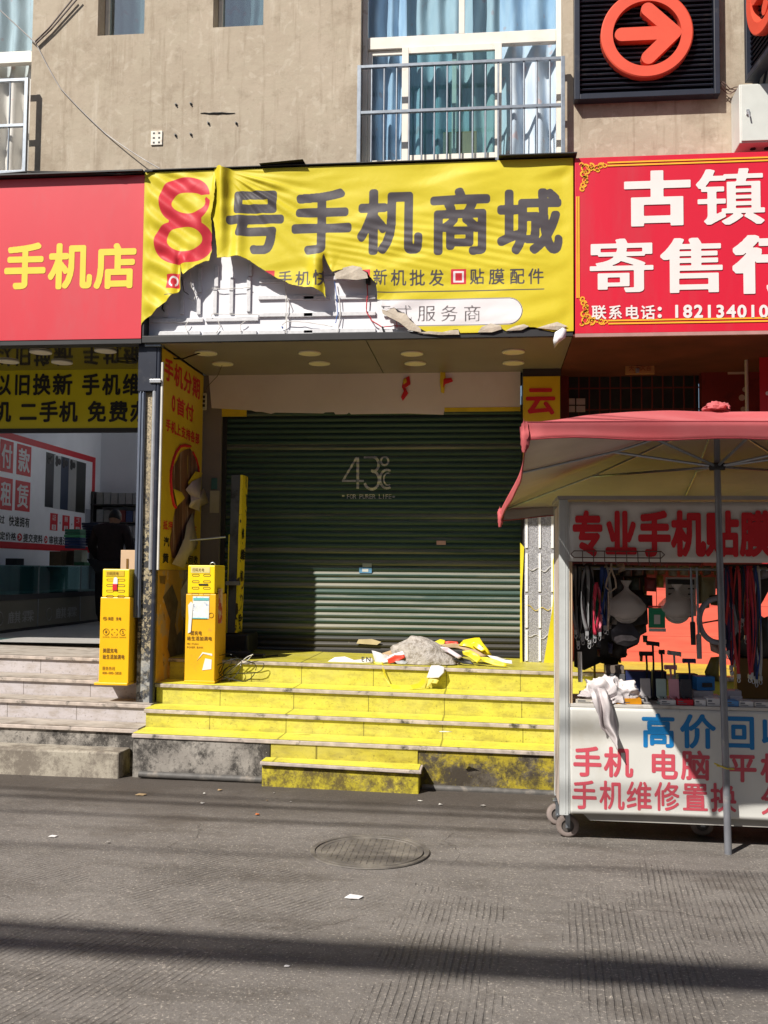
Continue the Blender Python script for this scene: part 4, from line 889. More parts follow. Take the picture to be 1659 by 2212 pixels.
# power strip, notices
q = P(442, 868, y=9.38); t_ = thing('power_strip', 'white power strip hanging by its cable left of the blank fascia', 'power strip', (q.x, 9.38, q.z-.09))
m = MB(); m.box(q.x-.026, q.x+.026, 9.35, 9.38, q.z-.085, q.z+.085); m.build('body', M('dull_white_plastic', (.45, .43, .38), .5), t_, bevel=.012)
for k in range(3):
    m = MB(); m.box(q.x-.013, q.x+.013, 9.347, 9.351, q.z-.055+.042*k, q.z-.028+.042*k); m.build('socket', MT['black'], t_)
wire([P(480, 788, z=3.49), P(470, 812, y=9.33), P(448, 835, y=9.34), P(442, 850, y=9.36)], .003, brn, 'thin wire from a downlight to the hanging white power strip')
wire([P(350, 752, y=8.2), P(365, 770, y=8.4), P(378, 775, y=8.45), P(395, 775, y=8.4), P(432, 762, z=3.49)], .007, MT['wire_b'], 'black cable sagging under the left end of the brown soffit')
m = MB(); a = P(454, 1060, y=9.4); b = P(473, 1108, y=9.4); m.box(a.x, b.x, 9.397, 9.402, b.z, a.z); one(m, 'notice', M('cream_paper', (.46, .40, .29), .7), 'cream paper notice beside the shutter', 'paper')
m = MB(); a = P(457, 1033, y=9.4); b = P(469, 1057, y=9.4); m.box(a.x, b.x, 9.385, 9.403, b.z, a.z); one(m, 'switch_box', M('dull_teal', (.05, .14, .14), .5), 'small teal switch box above the cream notice', 'switch', bevel=.004)
# fascia
t_ = thing('fascia_panel', 'blank pinkish white fascia with a ragged lower edge above the green shutter', 'fascia', (-1.2, 9.4, 3.12))
D_ = lambda x, y: (320+x/3.24, 704+y/3.24)
m = MB(); pts = [P(450, 801, y=9.40), P(1124, 800, y=9.40), P(1124, 885, y=9.40), P(960, 885, y=9.4), P(958, 896, y=9.4), P(880, 893, y=9.4)]+[P(*D_(x, y), y=9.4) for x, y in ((1650, 615), (1420, 618), (1405, 606), (1390, 617), (1310, 618), (1300, 603), (1240, 604), (1225, 612), (890, 606), (860, 615), (800, 602), (750, 600), (720, 590), (445, 575))]
m.prism([(p.x, p.z) for p in pts], 9.395, 9.405); m.build('panel', M('pinkish_white_board', (.72, .64, .65), .6, .05, 2, stain=((.64, .53, .53), 1.2, .5, .8)), t_)
ystrip = M('yellow_strip', (.66, .48, .02), .5)
m = MB(); a = P(440, 877, y=9.41); m.box(P(448, 885, y=9.41).x, P(532, 885, y=9.41).x, 9.407, 9.43, P(800, 897, y=9.41).z, P(800, 868, y=9.41).z); m.build('yellow_edge', ystrip, t_)
m = MB(); m.box(P(960, 885, y=9.4).x, P(1124, 885, y=9.4).x, 9.392, 9.4, P(1040, 889, y=9.4).z, P(1040, 880, y=9.4).z); m.build('yellow_edge', ystrip, t_)
def scrap(pts, y, mat, parent, name='torn_scrap', b=.02):
    q = [P(*p, y=y) for p in pts]; c = sum(q, Vector())/len(q); n = len(q); m = MB(); m.add([tuple(v) for v in q]+[(c.x, c.y-b, c.z)], [(i, (i+1) % n, n) for i in range(n)]); return m.build(name, mat, parent, smooth=70)
scrap([(872, 818), (884, 812), (887, 830), (876, 838), (882, 850), (870, 866), (866, 858), (873, 846), (868, 836)], 9.385, MT['red_text'], t_); scrap([(870, 822), (876, 816), (880, 826), (872, 832)], 9.38, ypap, t_)
scrap([(951, 800), (962, 800), (963, 818), (959, 850), (953, 848), (950, 825)], 9.385, ypap, t_); scrap([(955, 818), (975, 816), (979, 824), (962, 830), (957, 838)], 9.375, MT['red_text'], t_)
# roller shutter
SP = .0565
def ysl(z): u = ((z-.7)/SP) % 1.; return -.013*math.sin(math.pi*min(u/.78, 1.))**.7 if u < .78 else .004
def shutter_mat():
    t = NT('weathered_green_shutter'); p = t.pos(); sx = t.n('SeparateXYZ', inp={0: p}); st = t.map(p, (.35, 1, 9))
    c = t.mix(t.ramp(t.noise(st, 2.2, 5, .6), .38, .62), (.024, .056, .046), (.040, .080, .066))
    slat = t.n('TexWhiteNoise', noise_dimensions='1D', inp={'W': t.math('FLOOR', t.math('DIVIDE', t.math('SUBTRACT', sx.outputs[2], .7), SP))}).outputs[0]
    nrm = t.n('SeparateXYZ', inp={0: t.n('NewGeometry').outputs['Normal']}).outputs[2]
    dust_and_sun = t.math('MULTIPLY', t.ramp(nrm, .15, .75), t.ramp(t.math('ADD', slat, t.ramp(t.noise(st, 3, 6, .7), .3, .7, -.5, .5)), .2, .7, .05, .8))
    dust_and_sun = t.math('MULTIPLY', dust_and_sun, t.ramp(t.math('ADD', sx.outputs[2], t.ramp(t.noise(st, 1.2, 4), .3, .7, -.3, .3)), 2.3, 1.5, .30, 1.)); c = t.mix(dust_and_sun, c, (.33, .30, .25)); c = t.mix(t.math('MULTIPLY', t.ramp(slat, .55, .9), t.ramp(t.noise(st, 1.6, 6, .7), .42, .62, 0, .7)), c, (.27, .245, .19))  # dust thickened below the shadow line, painting the sunlit part lighter
    low = t.ramp(t.math('ADD', sx.outputs[2], t.ramp(t.noise(st, 2, 4), .3, .7, -.05, .05)), 1.06, .98, 0, .9); c = t.mix(low, c, (.030, .026, .024))
    c = t.mix(t.ramp(t.noise(p, 18, 5, .7), .68, .76, 0, .5), c, (.32, .29, .23)); t.col(c); t.set(rough=.48, spec=.4, metal=.15); t.bump(t.noise(p, 60, 3), .08, .003); return t.m
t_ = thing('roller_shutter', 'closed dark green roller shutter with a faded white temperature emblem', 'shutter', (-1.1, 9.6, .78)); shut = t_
m = MB(); zs_ = []; z = .85
prof = []
while z < 3.22:
    for u in (0, .10, .25, .45, .62, .74, .80, .9): prof.append(z+u*SP)
    z += SP
xs_ = np.linspace(-2.61, .32, 30)
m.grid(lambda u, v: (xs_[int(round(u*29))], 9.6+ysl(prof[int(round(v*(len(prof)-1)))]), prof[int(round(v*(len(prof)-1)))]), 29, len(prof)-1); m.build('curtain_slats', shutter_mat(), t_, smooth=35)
m = MB(); m.box(-2.6, .31, 9.585, 9.62, .775, .848); m.box(-2.6, .31, 9.572, 9.585, .80, .818); m.build('bottom_rail', MT['black'], t_, bevel=.003)
for x in (-2.66, .30): m = MB(); m.box(x, x+.07, 9.565, 9.585, .77, 3.3); m.box(x, x+.07, 9.625, 9.645, .77, 3.3); m.build('guide_rail', M('dark_brown_rail', (.035, .03, .027), .5), t_)
m = MB(); E_ = lambda x, y: (738+(x-738)*1., y)
fn_s = lambda u, v: (u, 9.6+ysl(v)-.0075, v)
def srow(s, x0, x1, yt, yb, st, mats=MT): 
    a = P(x0, (yt+yb)/2, y=9.59); b = P(x1, (yt+yb)/2, y=9.59); line(m, s, a.x, b.x, P(x0, yb, y=9.59).z, P(x0, yt, y=9.59).z, fn_s, style=st, step=2, gap=.05)
def stroke(pts, wd):
    for i in range(len(pts)-1):
        a = P(*pts[i], y=9.59); b = P(*pts[i+1], y=9.59); d = Vector((b.x-a.x, 0, b.z-a.z)); n = max(1, int(d.length/.011)); px_, pz_ = -d.z/d.length*wd/2, d.x/d.length*wd/2
        for k in range(n):
            q0 = a.lerp(b, k/n); q1 = a.lerp(b, (k+1)/n); m.add([fn_s(q0.x+px_, q0.z+pz_), fn_s(q0.x-px_, q0.z-pz_), fn_s(q1.x-px_, q1.z-pz_), fn_s(q1.x+px_, q1.z+pz_)], [(0, 1, 2, 3)])
def arcp(cx, cy, rx, ry, a0, a1, n=18): return [(cx+rx*math.cos(math.radians(a0+(a1-a0)*k/n)), cy-ry*math.sin(math.radians(a0+(a1-a0)*k/n))) for k in range(n+1)]
wd = .026
stroke([(773, 988), (773, 1056)], wd); stroke([(771, 988), (741, 1038)], .02); stroke([(739, 1039), (786, 1039)], .02)
stroke([(786, 988), (814, 988)], .02); stroke(arcp(805, 1003, 13, 16, 80, -95), wd); stroke(arcp(803, 1037, 16, 20, 95, -160), wd)
stroke(arcp(831, 996, 8, 9, 0, 360), .018); stroke(arcp(836, 1035, 15, 20, 60, 300), .022); stroke(arcp(838, 1035, 9, 13, 60, 300), .014)
srow('FOR PURER LIFE', 749, 846, 1067, 1078, ('round', 0., .012)); stroke([(739, 1071), (744, 1071)], .016); stroke([(848, 1073), (853, 1073)], .016)
m.build('stencil', M('faded_white_stencil', (.46, .46, .44), .7, .3, 25, stain=((.10, .14, .11), 18, .6, .7)), t_)
for px0, px1, py0, py1, c, nm in ((943, 963, 1168, 1177, (.50, .30, .27), 'pink_label'), (776, 803, 1226, 1238, (.10, .25, .42), 'blue_label'), (783, 803, 1217, 1225, (.30, .34, .33), 'grey_label')):
    a = P(px0, py0, y=9.585); b = P(px1, py1, y=9.585); m = MB(); m.box(a.x, b.x, 9.582, 9.586, b.z, a.z); m.build(nm, M(nm, c, .5), t_)
a = P(789, 1232, y=9.58); m = MB(); m.box(a.x-.03, a.x+.03, 9.579, 9.583, a.z-.014, a.z+.014); m.build('lock_plate', M('pale_label', (.5, .52, .5), .5), t_)
a = P(770, 1390, y=9.57); m = MB(); m.prism([(a.x, a.z), (a.x+.20, a.z-.01), (a.x+.24, a.z+.02), (a.x+.15, a.z+.045), (a.x+.02, a.z+.04)], 9.566, 9.571); m.build('tape_scrap', M('tan_tape', (.48, .40, .24), .6), t_)
# right hand column: yellow board and stripped light panel
t_ = thing('column', 'column right of the shutter with a yellow board on top and a stripped silver light panel below', 'column', (.48, 9.3, .76))
m = MB(); m.box(.305, .655, 9.262, 9.64, .70, 3.498); m.build('core', M('dark_brown_rail', (.035, .03, .027)), t_)
m = MB(); m.box(.305, .645, 9.25, 9.26, 2.16, P(1165, 813, y=9.25).z); m.build('yellow_board', M('yellow_board_red', (.70, .47, .012), .45, .06), t_)
m = MB(); chars(m, '云', 9.249, [(1136, 1199)], 835, 895, style=BOLD, step=1); m.build('lettering', MT['red_text'], t_)
def glitter():
    t = NT('crumpled_silver_backing'); p = t.pos(); v = t.n('TexVoronoi', inp={'Vector': p, 'Scale': 210.}).outputs['Color']; g_ = t.n('SeparateXYZ', inp={0: v}).outputs[0]
    c = t.mix(t.ramp(g_, .3, 1.), (.24, .235, .25), (.58, .58, .61)); c = t.mix(t.ramp(t.noise(p, 5, 4), .4, .7, 0, .4), c, (.35, .33, .35)); t.col(c); t.set(rough=.4, metal=.3)
    vm = t.n('TexVoronoi', inp={'Vector': p, 'Scale': 160.}).outputs[0]; t.bump(vm, .35, .008); return t.m
m = MB(); m.box(.318, .60, 9.245, 9.256, .775, 2.155); m.build('silver_backing', glitter(), t_)
F_ = lambda x, y: (384+x/1.994, 1152+y/1.994)
for px in (1137.5, 1166, 1193.5):
    for z0, z1 in ((.80, 1.08), (1.10, 1.40), (1.43, 1.78), (1.83, 2.14)):
        a = P(px, 1300, y=9.24); m = MB(); m.box(a.x-.011, a.x+.011, 9.234, 9.245, z0, z1); m.build('led_strip', M('led_white', (.80, .80, .80), .4, .05), t_, bevel=.002)
for zz, ph in ((1.30, 0), (1.66, 2), (1.05, 3)):
    m = MB(); m.tube([(.33+.27*k/16, 9.236, zz+.018*math.sin(k*.9+ph)-.03*math.sin(math.pi*k/16)) for k in range(17)], .003, 6); m.build('wire', MT['wire_w'] if ph else ystrip, t_)
def colscrap(pts): return scrap(pts, 9.232, MT['ybright'], t_, 'torn_edge', .012)
MT['ybright'] = M('yellow_vinyl_scrap', (.66, .56, .025), .4, .06)
colscrap([F_(1475, 40), F_(1492, 60), F_(1480, 110), F_(1485, 200), F_(1480, 350), F_(1484, 560), F_(1474, 560)]); colscrap([F_(1636, 0), F_(1622, 20), F_(1630, 60), F_(1615, 120), F_(1625, 180), F_(1618, 260), F_(1612, 330), F_(1625, 430), F_(1618, 500), F_(1590, 520), F_(1575, 565), F_(1640, 568)])
# floor litter on the landing: stays of the torn sign
def zl(x): return tz(x, ZZs[3])+.005
def blob(c, r, amp, fr_, seed, nu=36, nv=22, flat=True, ridge=False):
    def fn(u, v):
        a = 2*math.pi*u; b = math.pi*(v-.5); d = Vector((math.cos(a)*math.cos(b), math.sin(a)*math.cos(b), math.sin(b)))
        q = d*fr_+Vector((seed*3.1, seed*1.7, seed)); n = mnoise.noise(q)+.5*mnoise.noise(q*2.1)
        if ridge: n = .6-abs(mnoise.noise(q))*1.6+.45*abs(mnoise.noise(q*2.3))-.5*abs(mnoise.noise(q*1.5+Vector((9, 1, 2))))
        if ridge:
            wv = Vector((mnoise.noise(q), mnoise.noise(q+Vector((5, 2, 1))), mnoise.noise(q+Vector((1, 7, 3)))))*.9; n = .35
            for fi, (fx, fy, fz_, fq) in enumerate(((.9, .2, .4, 5.), (-.3, .8, .6, 6.5), (.5, -.5, .8, 8.), (-.8, -.1, .6, 11.))): n -= (.42, .34, .28, .16)[fi]*abs(math.sin(fq*(d.x*fx+d.y*fy+d.z*fz_+wv.x*.5+wv.y*.4)+seed))**.7
            n += .5*mnoise.noise(q*.6)
        k = 1+amp*n; z = d.z*r[2]*k
        if flat and z < 0: z *= .12
        return (c[0]+d.x*r[0]*k, c[1]+d.y*r[1]*k, c[2]+z)
    m = MB(); m.grid(fn, nu, nv); return m
YL = 8.72
q = P(920, 1415, y=YL); m = blob((q.x, YL, zl(q.x)+.01), (.27, .15, .215), .22, 1.6, 4); m.v = [(x-.10*(z-zl(q.x))/.2+.12*max(0, x-q.x-.05), y, z*1.-.25*max(0, x-q.x)*max(0, z-zl(q.x))*2) for x, y, z in m.v]
one(m, 'foam_sack', M('grey_fibre_sack', (.42, .385, .35), .9, .16, 9, stain=((.27, .235, .20), 22, .5, .6), bump=1., bs=48, bd=.012), 'lumpy grey fibre sack lying in the pile of torn signs on the landing', 'sack', smooth=80)
def crumple(pts, name, mat, label, cat, y=YL, amp=.05, nx=10, seed=0, group=None, dy=.10):
    """a torn sheet: outline in the photo, given folds in depth"""
    q = pl(pts, y); m = MB(); n = len(q); cx, cz = q.mean(0); rings = 4; vs = []; base = zl(cx)
    for r in range(rings+1):
        s = 1-r/rings
        for i in range(n):
            x = cx+(q[i][0]-cx)*s; z = cz+(q[i][1]-cz)*s; yy = y+dy*(z-cz)*0+amp*nz(x*1., z, seed, 9)*1.4+(-.04 if z < cz else .05)*(1-s*.0)*abs(z-cz)/.1; vs.append((x, yy, max(z, base-.35)))
    fs = [(r*n+i, r*n+(i+1) % n, (r+1)*n+(i+1) % n, (r+1)*n+i) for r in range(rings) for i in range(n)]
    m.add(vs, fs); return one(m, name, mat, label, cat, group, smooth=60, thick=.003)
G_ = lambda x, y: (704+x/3.24, 1357+y/3.24)
ytorn = NT('torn_printed_vinyl'); p_ = ytorn.pos(); ytorn.col(ytorn.mix(ytorn.ramp(ytorn.noise(p_, 9, 2, .4, 1.5), .60, .63), (.84, .66, .02), (.06, .05, .03))); ytorn.set(rough=.35); ytorn = ytorn.m
ypl = MT['ybright']; wp = M('white_paper', (.74, .72, .72), .7, .05, 9); rp = M('red_vinyl_scrap', (.70, .06, .03), .4)
crumple([G_(930, 120), G_(960, 85), G_(1040, 70), G_(1075, 68), G_(1100, 105), G_(1130, 140), G_(1160, 185), G_(1120, 195), G_(1060, 160), G_(1000, 130)], 'banner_scrap', ytorn, 'torn yellow vinyl scrap with black print at the back right of the pile', 'banner scrap', 8.86, .04, seed=2)
crumple([G_(760, 95), G_(800, 78), G_(835, 85), G_(830, 110), G_(790, 120)], 'banner_scrap', ypl, 'small yellow vinyl scrap behind the grey sack', 'banner scrap', 8.9, .03, seed=3)
crumple([G_(830, 95), G_(860, 90), G_(920, 95), G_(930, 108), G_(880, 118), G_(840, 112)], 'banner_scrap', rp, 'small red vinyl scrap at the back of the pile', 'banner scrap', 8.89, .02, seed=4)
crumple([G_(800, 115), G_(880, 108), G_(960, 115), G_(1060, 155), G_(1130, 190), G_(1110, 205), G_(1020, 175), G_(930, 140), G_(840, 135)], 'cardboard_scrap', M('tan_card', (.42, .30, .17)), 'long tan strip lying across the pile right of the grey sack', 'cardboard', 8.82, .03, seed=5)
crumple([G_(955, 160), G_(1010, 155), G_(1070, 185), G_(1095, 210), G_(1060, 240), G_(1000, 200), G_(960, 185)], 'banner_scrap', ypl, 'crumpled bright yellow vinyl scrap in the middle of the pile', 'banner scrap', 8.70, .05, seed=6)
crumple([G_(1080, 205), G_(1130, 205), G_(1200, 225), G_(1270, 250), G_(1260, 270), G_(1190, 262), G_(1100, 235)], 'banner_scrap', ypl, 'flat yellow vinyl scrap with red at the right end of the pile', 'banner scrap', 8.62, .03, seed=7)
crumple([G_(1130, 190), G_(1200, 200), G_(1300, 225), G_(1305, 250), G_(1240, 240), G_(1160, 215)], 'paper_scrap', wp, 'white paper scrap at the far right of the pile', 'paper', 8.74, .03, seed=8)
crumple([G_(800, 130), G_(850, 135), G_(900, 165), G_(960, 200), G_(930, 215), G_(870, 180), G_(820, 150)], 'paper_scrap', M('pale_pink_paper', (.66, .56, .60), .7), 'pale pink paper scrap right of the grey sack', 'paper', 8.66, .04, seed=9)
crumple([G_(320, 155), G_(350, 165), G_(450, 205), G_(540, 165), G_(570, 150), G_(560, 180), G_(470, 230), G_(390, 245), G_(345, 235)], 'banner_scrap', M('white_vinyl_scrap', (.74, .72, .72), .5), 'curled white vinyl scrap left of the grey sack', 'banner scrap', 8.60, .05, seed=10)
crumple([G_(430, 215), G_(480, 190), G_(545, 185), G_(555, 205), G_(500, 235), G_(440, 247)], 'banner_scrap', rp, 'red vinyl scrap left of the grey sack', 'banner scrap', 8.575, .03, seed=11)
crumple([G_(380, 180), G_(470, 150), G_(540, 138), G_(580, 150), G_(560, 165), G_(470, 200), G_(400, 195)], 'cardboard_scrap', M('tan_card', (.42, .30, .17)), 'folded tan strip behind the white vinyl left of the sack', 'cardboard', 8.70, .03, seed=12)
crumple([G_(330, 235), G_(400, 245), G_(395, 255), G_(350, 252)], 'banner_scrap', ypl, 'thin yellow vinyl edge under the white scrap on the nosing', 'banner scrap', 8.55, .01, seed=13)
crumple([G_(10, 235), G_(60, 205), G_(130, 200), G_(200, 225), G_(320, 210), G_(345, 240), G_(200, 248), G_(60, 245)], 'paper_scrap', wp, 'flat white printed paper at the left end of the pile', 'paper', 8.62, .02, seed=14)
crumple([G_(1010, 105), G_(1040, 92), G_(1080, 110), G_(1120, 150), G_(1090, 160), G_(1050, 140)], 'banner_scrap', ytorn, 'small printed yellow scrap folded over the right of the pile', 'banner scrap', 8.80, .05, seed=31)
crumple([G_(880, 215), G_(930, 200), G_(1010, 225), G_(1040, 255), G_(960, 250)], 'banner_scrap', M('black_vinyl', (.02, .02, .02), .5), 'black scrap between the grey sack and the yellow vinyl', 'banner scrap', 8.64, .03, seed=32)
crumple([G_(480, 232), G_(540, 225), G_(575, 238), G_(560, 252), G_(500, 250)], 'paper_scrap', M('grey_printed_paper', (.35, .36, .37), .7, .3, 30), 'small grey printed scrap at the foot of the grey sack', 'paper', 8.55, .02, seed=33)
m = MB(); a, b = P(*G_(230, 228), y=8.55), P(*G_(330, 236), y=8.55); line(m, 'EN', a.x+.02, b.x-.02, b.z, b.z+.045, lambda u, v: (u, 8.535, v), style=BOLD); m.build('paper_print', MT['grey_text'], bpy.data.objects['paper_scrap.003'] if 'paper_scrap.003' in bpy.data.objects else bpy.data.objects['paper_scrap'])
m = MB(); rib = [P(*G_(x, y), y=yy) for x, y, yy in ((400, 245, 8.50), (405, 300, 8.44), (425, 360, 8.40), (455, 405, 8.36), (520, 415, 8.34), (600, 412, 8.34), (655, 400, 8.37), (690, 360, 8.41))]
for i in range(len(rib)-1):
    a, b = rib[i], rib[i+1]; m.add([(a.x-.012, a.y, a.z+.016), (b.x-.012, b.y, b.z+.016), (b.x+.012, b.y-.01, b.z-.016), (a.x+.012, a.y-.01, a.z-.016)], [(0, 1, 2, 3)])
one(m, 'vinyl_ribbon', ypl, 'thin yellow vinyl strip looping down over the top step', 'banner scrap', thick=.002)
crumple([G_(735, 265), G_(790, 262), G_(828, 272), G_(828, 310), G_(790, 345), G_(730, 350), G_(705, 345)], 'banner_scrap', wp, 'white scrap hanging over the edge of the top step', 'banner scrap', 8.42, .03, seed=15)
crumple([G_(715, 348), G_(780, 345), G_(812, 330), G_(780, 390), G_(735, 385), G_(695, 418)], 'banner_scrap', M('dull_yellow_vinyl', (.55, .45, .05), .5), 'dull yellow scrap hanging below the white scrap on the top step', 'banner scrap', 8.415, .03, seed=16)
crumple([F_(433, 858), F_(470, 850), F_(500, 838), F_(510, 845), F_(508, 866), F_(460, 868)], 'paper_scrap', wp, 'small white folded paper lying on the lowest yellow step', 'paper', 7.66, .02, seed=17)
crumple([F_(1125, 1105), F_(1145, 1090), F_(1165, 1095), F_(1182, 1110), F_(1160, 1120), F_(1130, 1118)], 'paper_scrap', wp, 'white crumpled tissue on the road right of the low step', 'paper', 7.28, .03, seed=18)
# ------------------------------------------------------------ pillar with pipes between the shops
t_ = thing('pillar', 'narrow speckled stone pillar with metal edging between the two shops', 'pillar', (-2.86, 8.2, .3))
def speckle():
    t = NT('black_speckled_stone'); p = t.pos(); sz = t.n('SeparateXYZ', inp={0: p}).outputs[2]
    k = t.ramp(t.noise(p, 34, 5, .7), .50, .56); k2 = t.ramp(t.math('ADD', sz, t.ramp(t.noise(p, 3, 5, .7), .3, .7, -.6, .6)), 2.0, 2.7)
    c = t.mix(k, (.028, .028, .03), (.36, .30, .19)); c = t.mix(k2, c, t.mix(t.ramp(t.noise(p, 60, 4, .7), .40, .55), (.12, .10, .07), (.42, .34, .22)))
    c = t.mix(t.ramp(t.noise(p, 9, 4, .7), .66, .70), c, (.56, .52, .45)); c = t.mix(t.ramp(sz, .95, .85, 0, .7), c, t.mix(t.ramp(t.noise(p, 16, 5), .47, .55), (.04, .045, .055), (.36, .37, .37)))
    t.col(c); t.set(rough=.7); t.bump(t.noise(p, 45, 5, .7), .5, .01); return t.m
m = MB(); m.box(-2.925, -2.802, 8.10, 9.40, .30, 3.10); m.build('stone_core', speckle(), t_, bevel=.004)
m = MB(); m.box(-2.96, -2.80, 8.06, 9.42, 3.104, 3.532); m.build('head_box', MT['navy'], t_, bevel=.004)
m = MB(); m.box(-2.955, -2.897, 8.075, 8.13, 1.20, 3.10); m.box(-2.94, -2.93, 8.066, 8.075, 1.2, 3.1); m.box(-2.915, -2.905, 8.066, 8.075, 1.2, 3.1); m.build('metal_edging', MT['bluegrey'], t_, bevel=.003)
t2 = thing('drain_pipes', 'pair of bright and dark vertical pipes on the right side of the pillar', 'pipes', (-2.77, 8.08, .45))
def vpipe(px, z0, z1, r, mat):
    x = P(px, 1000, y=8.08).x; m = MB(); m.tube([(x, 8.08, z0), (x, 8.08, (z0+z1)/2), (x, 8.08, z1)], r, 12); m.build('pipe', mat, t2, smooth=50)
vpipe(331, 1.60, 3.53, .020, MT['chrome']); vpipe(339, .46, 3.53, .020, MT['navy']); vpipe(346.5, 1.60, 3.35, .011, M('white_conduit', (.62, .60, .56), .4))
m = MB(); a = P(325, 824, y=8.07); b = P(349, 824, y=8.07); m.box(a.x, b.x, 8.045, 8.07, a.z-.015, a.z+.015); m.build('clamp', MT['chrome'], t2, bevel=.003)
a = P(328, 735, y=8.07); m = MB(); m.box(a.x-.05, a.x+.09, 8.04, 8.12, 3.48, 3.53); m.build('clamp', MT['steel'], t2, bevel=.003)
m = MB(); m.box(-2.80, -2.786, 8.10, 8.13, .47, 1.6); m.build('corner_strip', MT['navy'], t2)
# ------------------------------------------------------------ power bank cabinets
amber = M('amber_enamel', (.84, .46, .008), .36, .05, 3, spec=.5); yel2 = M('yellow_enamel', (.86, .62, .012), .36, .05, 3); ambd = M('amber_enamel_worn', (.74, .40, .012), .42, .1, 4, stain=((.50, .27, .04), 7, .6, .75))
obrn = M('brown_print', (.17, .085, .012), .5); 
def cabinet(px0, px1, pyt, pyb, y, depth, label, body, worn):
    a = P(px0, pyb, y=y); b = P(px1, pyb, y=y); zt = P((px0+px1)/2, pyt, y=y).z; z0 = a.z; x0, x1 = a.x, b.x; W = x1-x0; H = zt-z0
    t = thing('charging_cabinet', label, 'charging cabinet', ((x0+x1)/2, y+depth/2, z0)); U = lambda u: x0+u*W; V = lambda v: z0+v*H
    m = MB(); m.box(x0-.008, x1+.008, y-.002, y+depth, V(.02), V(.755)); m.build('body', body, t, bevel=.006)
    m = MB(); m.box(x0+.004, x1-.004, y, y+depth-.02, V(.757), V(1.)); head = m.build('head', yel2, t, bevel=.008)
    m = MB(); m.box(x0-.035 if not worn else x0-.01, x1+.012, y-.03 if not worn else y-.004, y+depth+.01, V(0), V(.022)); m.build('base_plate', body, t, bevel=.004)
    for k in range(4):
        for c in (.30, .70):
            xc = U(c); zc = V(.905-.048*k) if not worn else V(.915-.055*k); m = MB()
            n = 20; ww, hh = .030, .0085
            pts = [(xc+(ww-hh if abs(q) <= 90 else -(ww-hh))+hh*math.cos(math.radians(q)), zc+hh*math.sin(math.radians(q))) for q in list(range(-90, 91, 18))+list(range(90, 271, 18))]
            m.tube([Vector((x, y-.001, z)) for x, z in pts], .0022, 5, closed=True); m.build('slot', obrn, head)
    m = MB(); m.box(U(.13), U(.80), y-.0035, y-.0005, V(.935), V(.985)); m.build('label', M('ochre_label', (.62, .42, .03), .5) if not worn else M('cream_label', (.72, .62, .25), .5), head)
    m = MB(); f2 = lambda u, v: (u, y-.005, v)
    line(m, '扫码充电', U(.18), U(.60), V(.945), V(.975), f2, style=REG, step=4)
    m.build('label_print', obrn, head)
    m = MB(); f3 = lambda u, v: (u, y-.005, v)
    if not worn:
        line(m, '美团', U(.26), U(.45), V(.555), V(.585), f3, style=MED, step=2); line(m, '充电', U(.54), U(.73), V(.555), V(.585), f3, style=MED, step=2)
        m.tube([Vector((U(.15)+.016*math.cos(q)*1., y-.004, V(.57)+.013*math.sin(q))) for q in np.linspace(0, 6.1, 16)], .002, 5, closed=True); m.box(U(.12), U(.18), y-.005, y-.003, V(.566), V(.574))
        line(m, '美团充电', U(.10), U(.62), V(.275), V(.315), f3, style=MED, step=2, mi=0); line(m, '给生活加满电', U(.10), U(.88), V(.222), V(.262), f3, style=MED, step=2); line(m, '服务热线', U(.10), U(.55), V(.125), V(.158), f3, style=REG, step=2); line(m, '400-000-5858', U(.10), U(.78), V(.09), V(.115), f3, style=REG, step=2, asc=.5)
        for k, c in enumerate((.20, .50, .80)):
            xc = U(c)
            if k != 1: m.tube([Vector((xc+.026*math.cos(q), y-.004, V(.455)+.026*math.sin(q))) for q in np.linspace(.6*(k == 2), 6.283-.7*(k == 2), 24)], .0022, 5)
            else:
                for sx in (-1, 1):
                    for sz_ in (-1, 1): m.tube([Vector((xc+sx*.012, y-.004, V(.455)+sz_*.024)), Vector((xc+sx*.024, y-.004, V(.455)+sz_*.024)), Vector((xc+sx*.024, y-.004, V(.455)+sz_*.012))], .0022, 5)
            line(m, '¥-↺'[k] if k < 2 else 'S', xc-.012, xc+.012, V(.44), V(.47), f3, style=MED); line(m, ['免押租借', '扫码租借', '随借随还'][k], xc-.03, xc+.03, V(.405), V(.417), f3, style=REG, step=4)
    else:
        line(m, '团充电', U(.16), U(.56), V(.405), V(.442), f3, style=MED, step=2); line(m, '给生活加满电', U(.04), U(.92), V(.36), V(.395), f3, style=MED, step=2)
        line(m, 'MEITUAN', U(.04), U(.44), V(.322), V(.340), f3, style=REG, step=2); line(m, 'POWER BANK', U(.04), U(.62), V(.292), V(.311), f3, style=REG, step=2); m.tube([Vector((U(.88)+.02*math.cos(q), y-.004, V(.575)+.02*math.sin(q))) for q in np.linspace(0, 6.1, 16)], .002, 5, closed=True)
    m.build('lettering', obrn, t)
    return t, U, V, y, head
t_, U, V, y, hd = cabinet(214.5, 275, 1229, 1479, 8.0, .36, 'clean amber shared charging cabinet with a red and white sticker beside the pillar', amber, False)
m = MB(); m.prism([(U(.41), V(.87)), (U(.57), V(.87)), (U(.57), V(.915)), (U(.52), V(.93)), (U(.44), V(.925)), (U(.42), V(.9))], y-.006, y-.003); m.build('white_sticker', wp, hd); m = MB(); m.box(U(.40), U(.56), y-.0085, y-.006, V(.815), V(.87)); m.build('red_sticker', MT['red_text'], hd)
t_, U, V, y, hd = cabinet(400, 461, 1221, 1475, 8.22, .34, 'scuffed amber charging cabinet with torn white stickers on the yellow stairs', ambd, True)
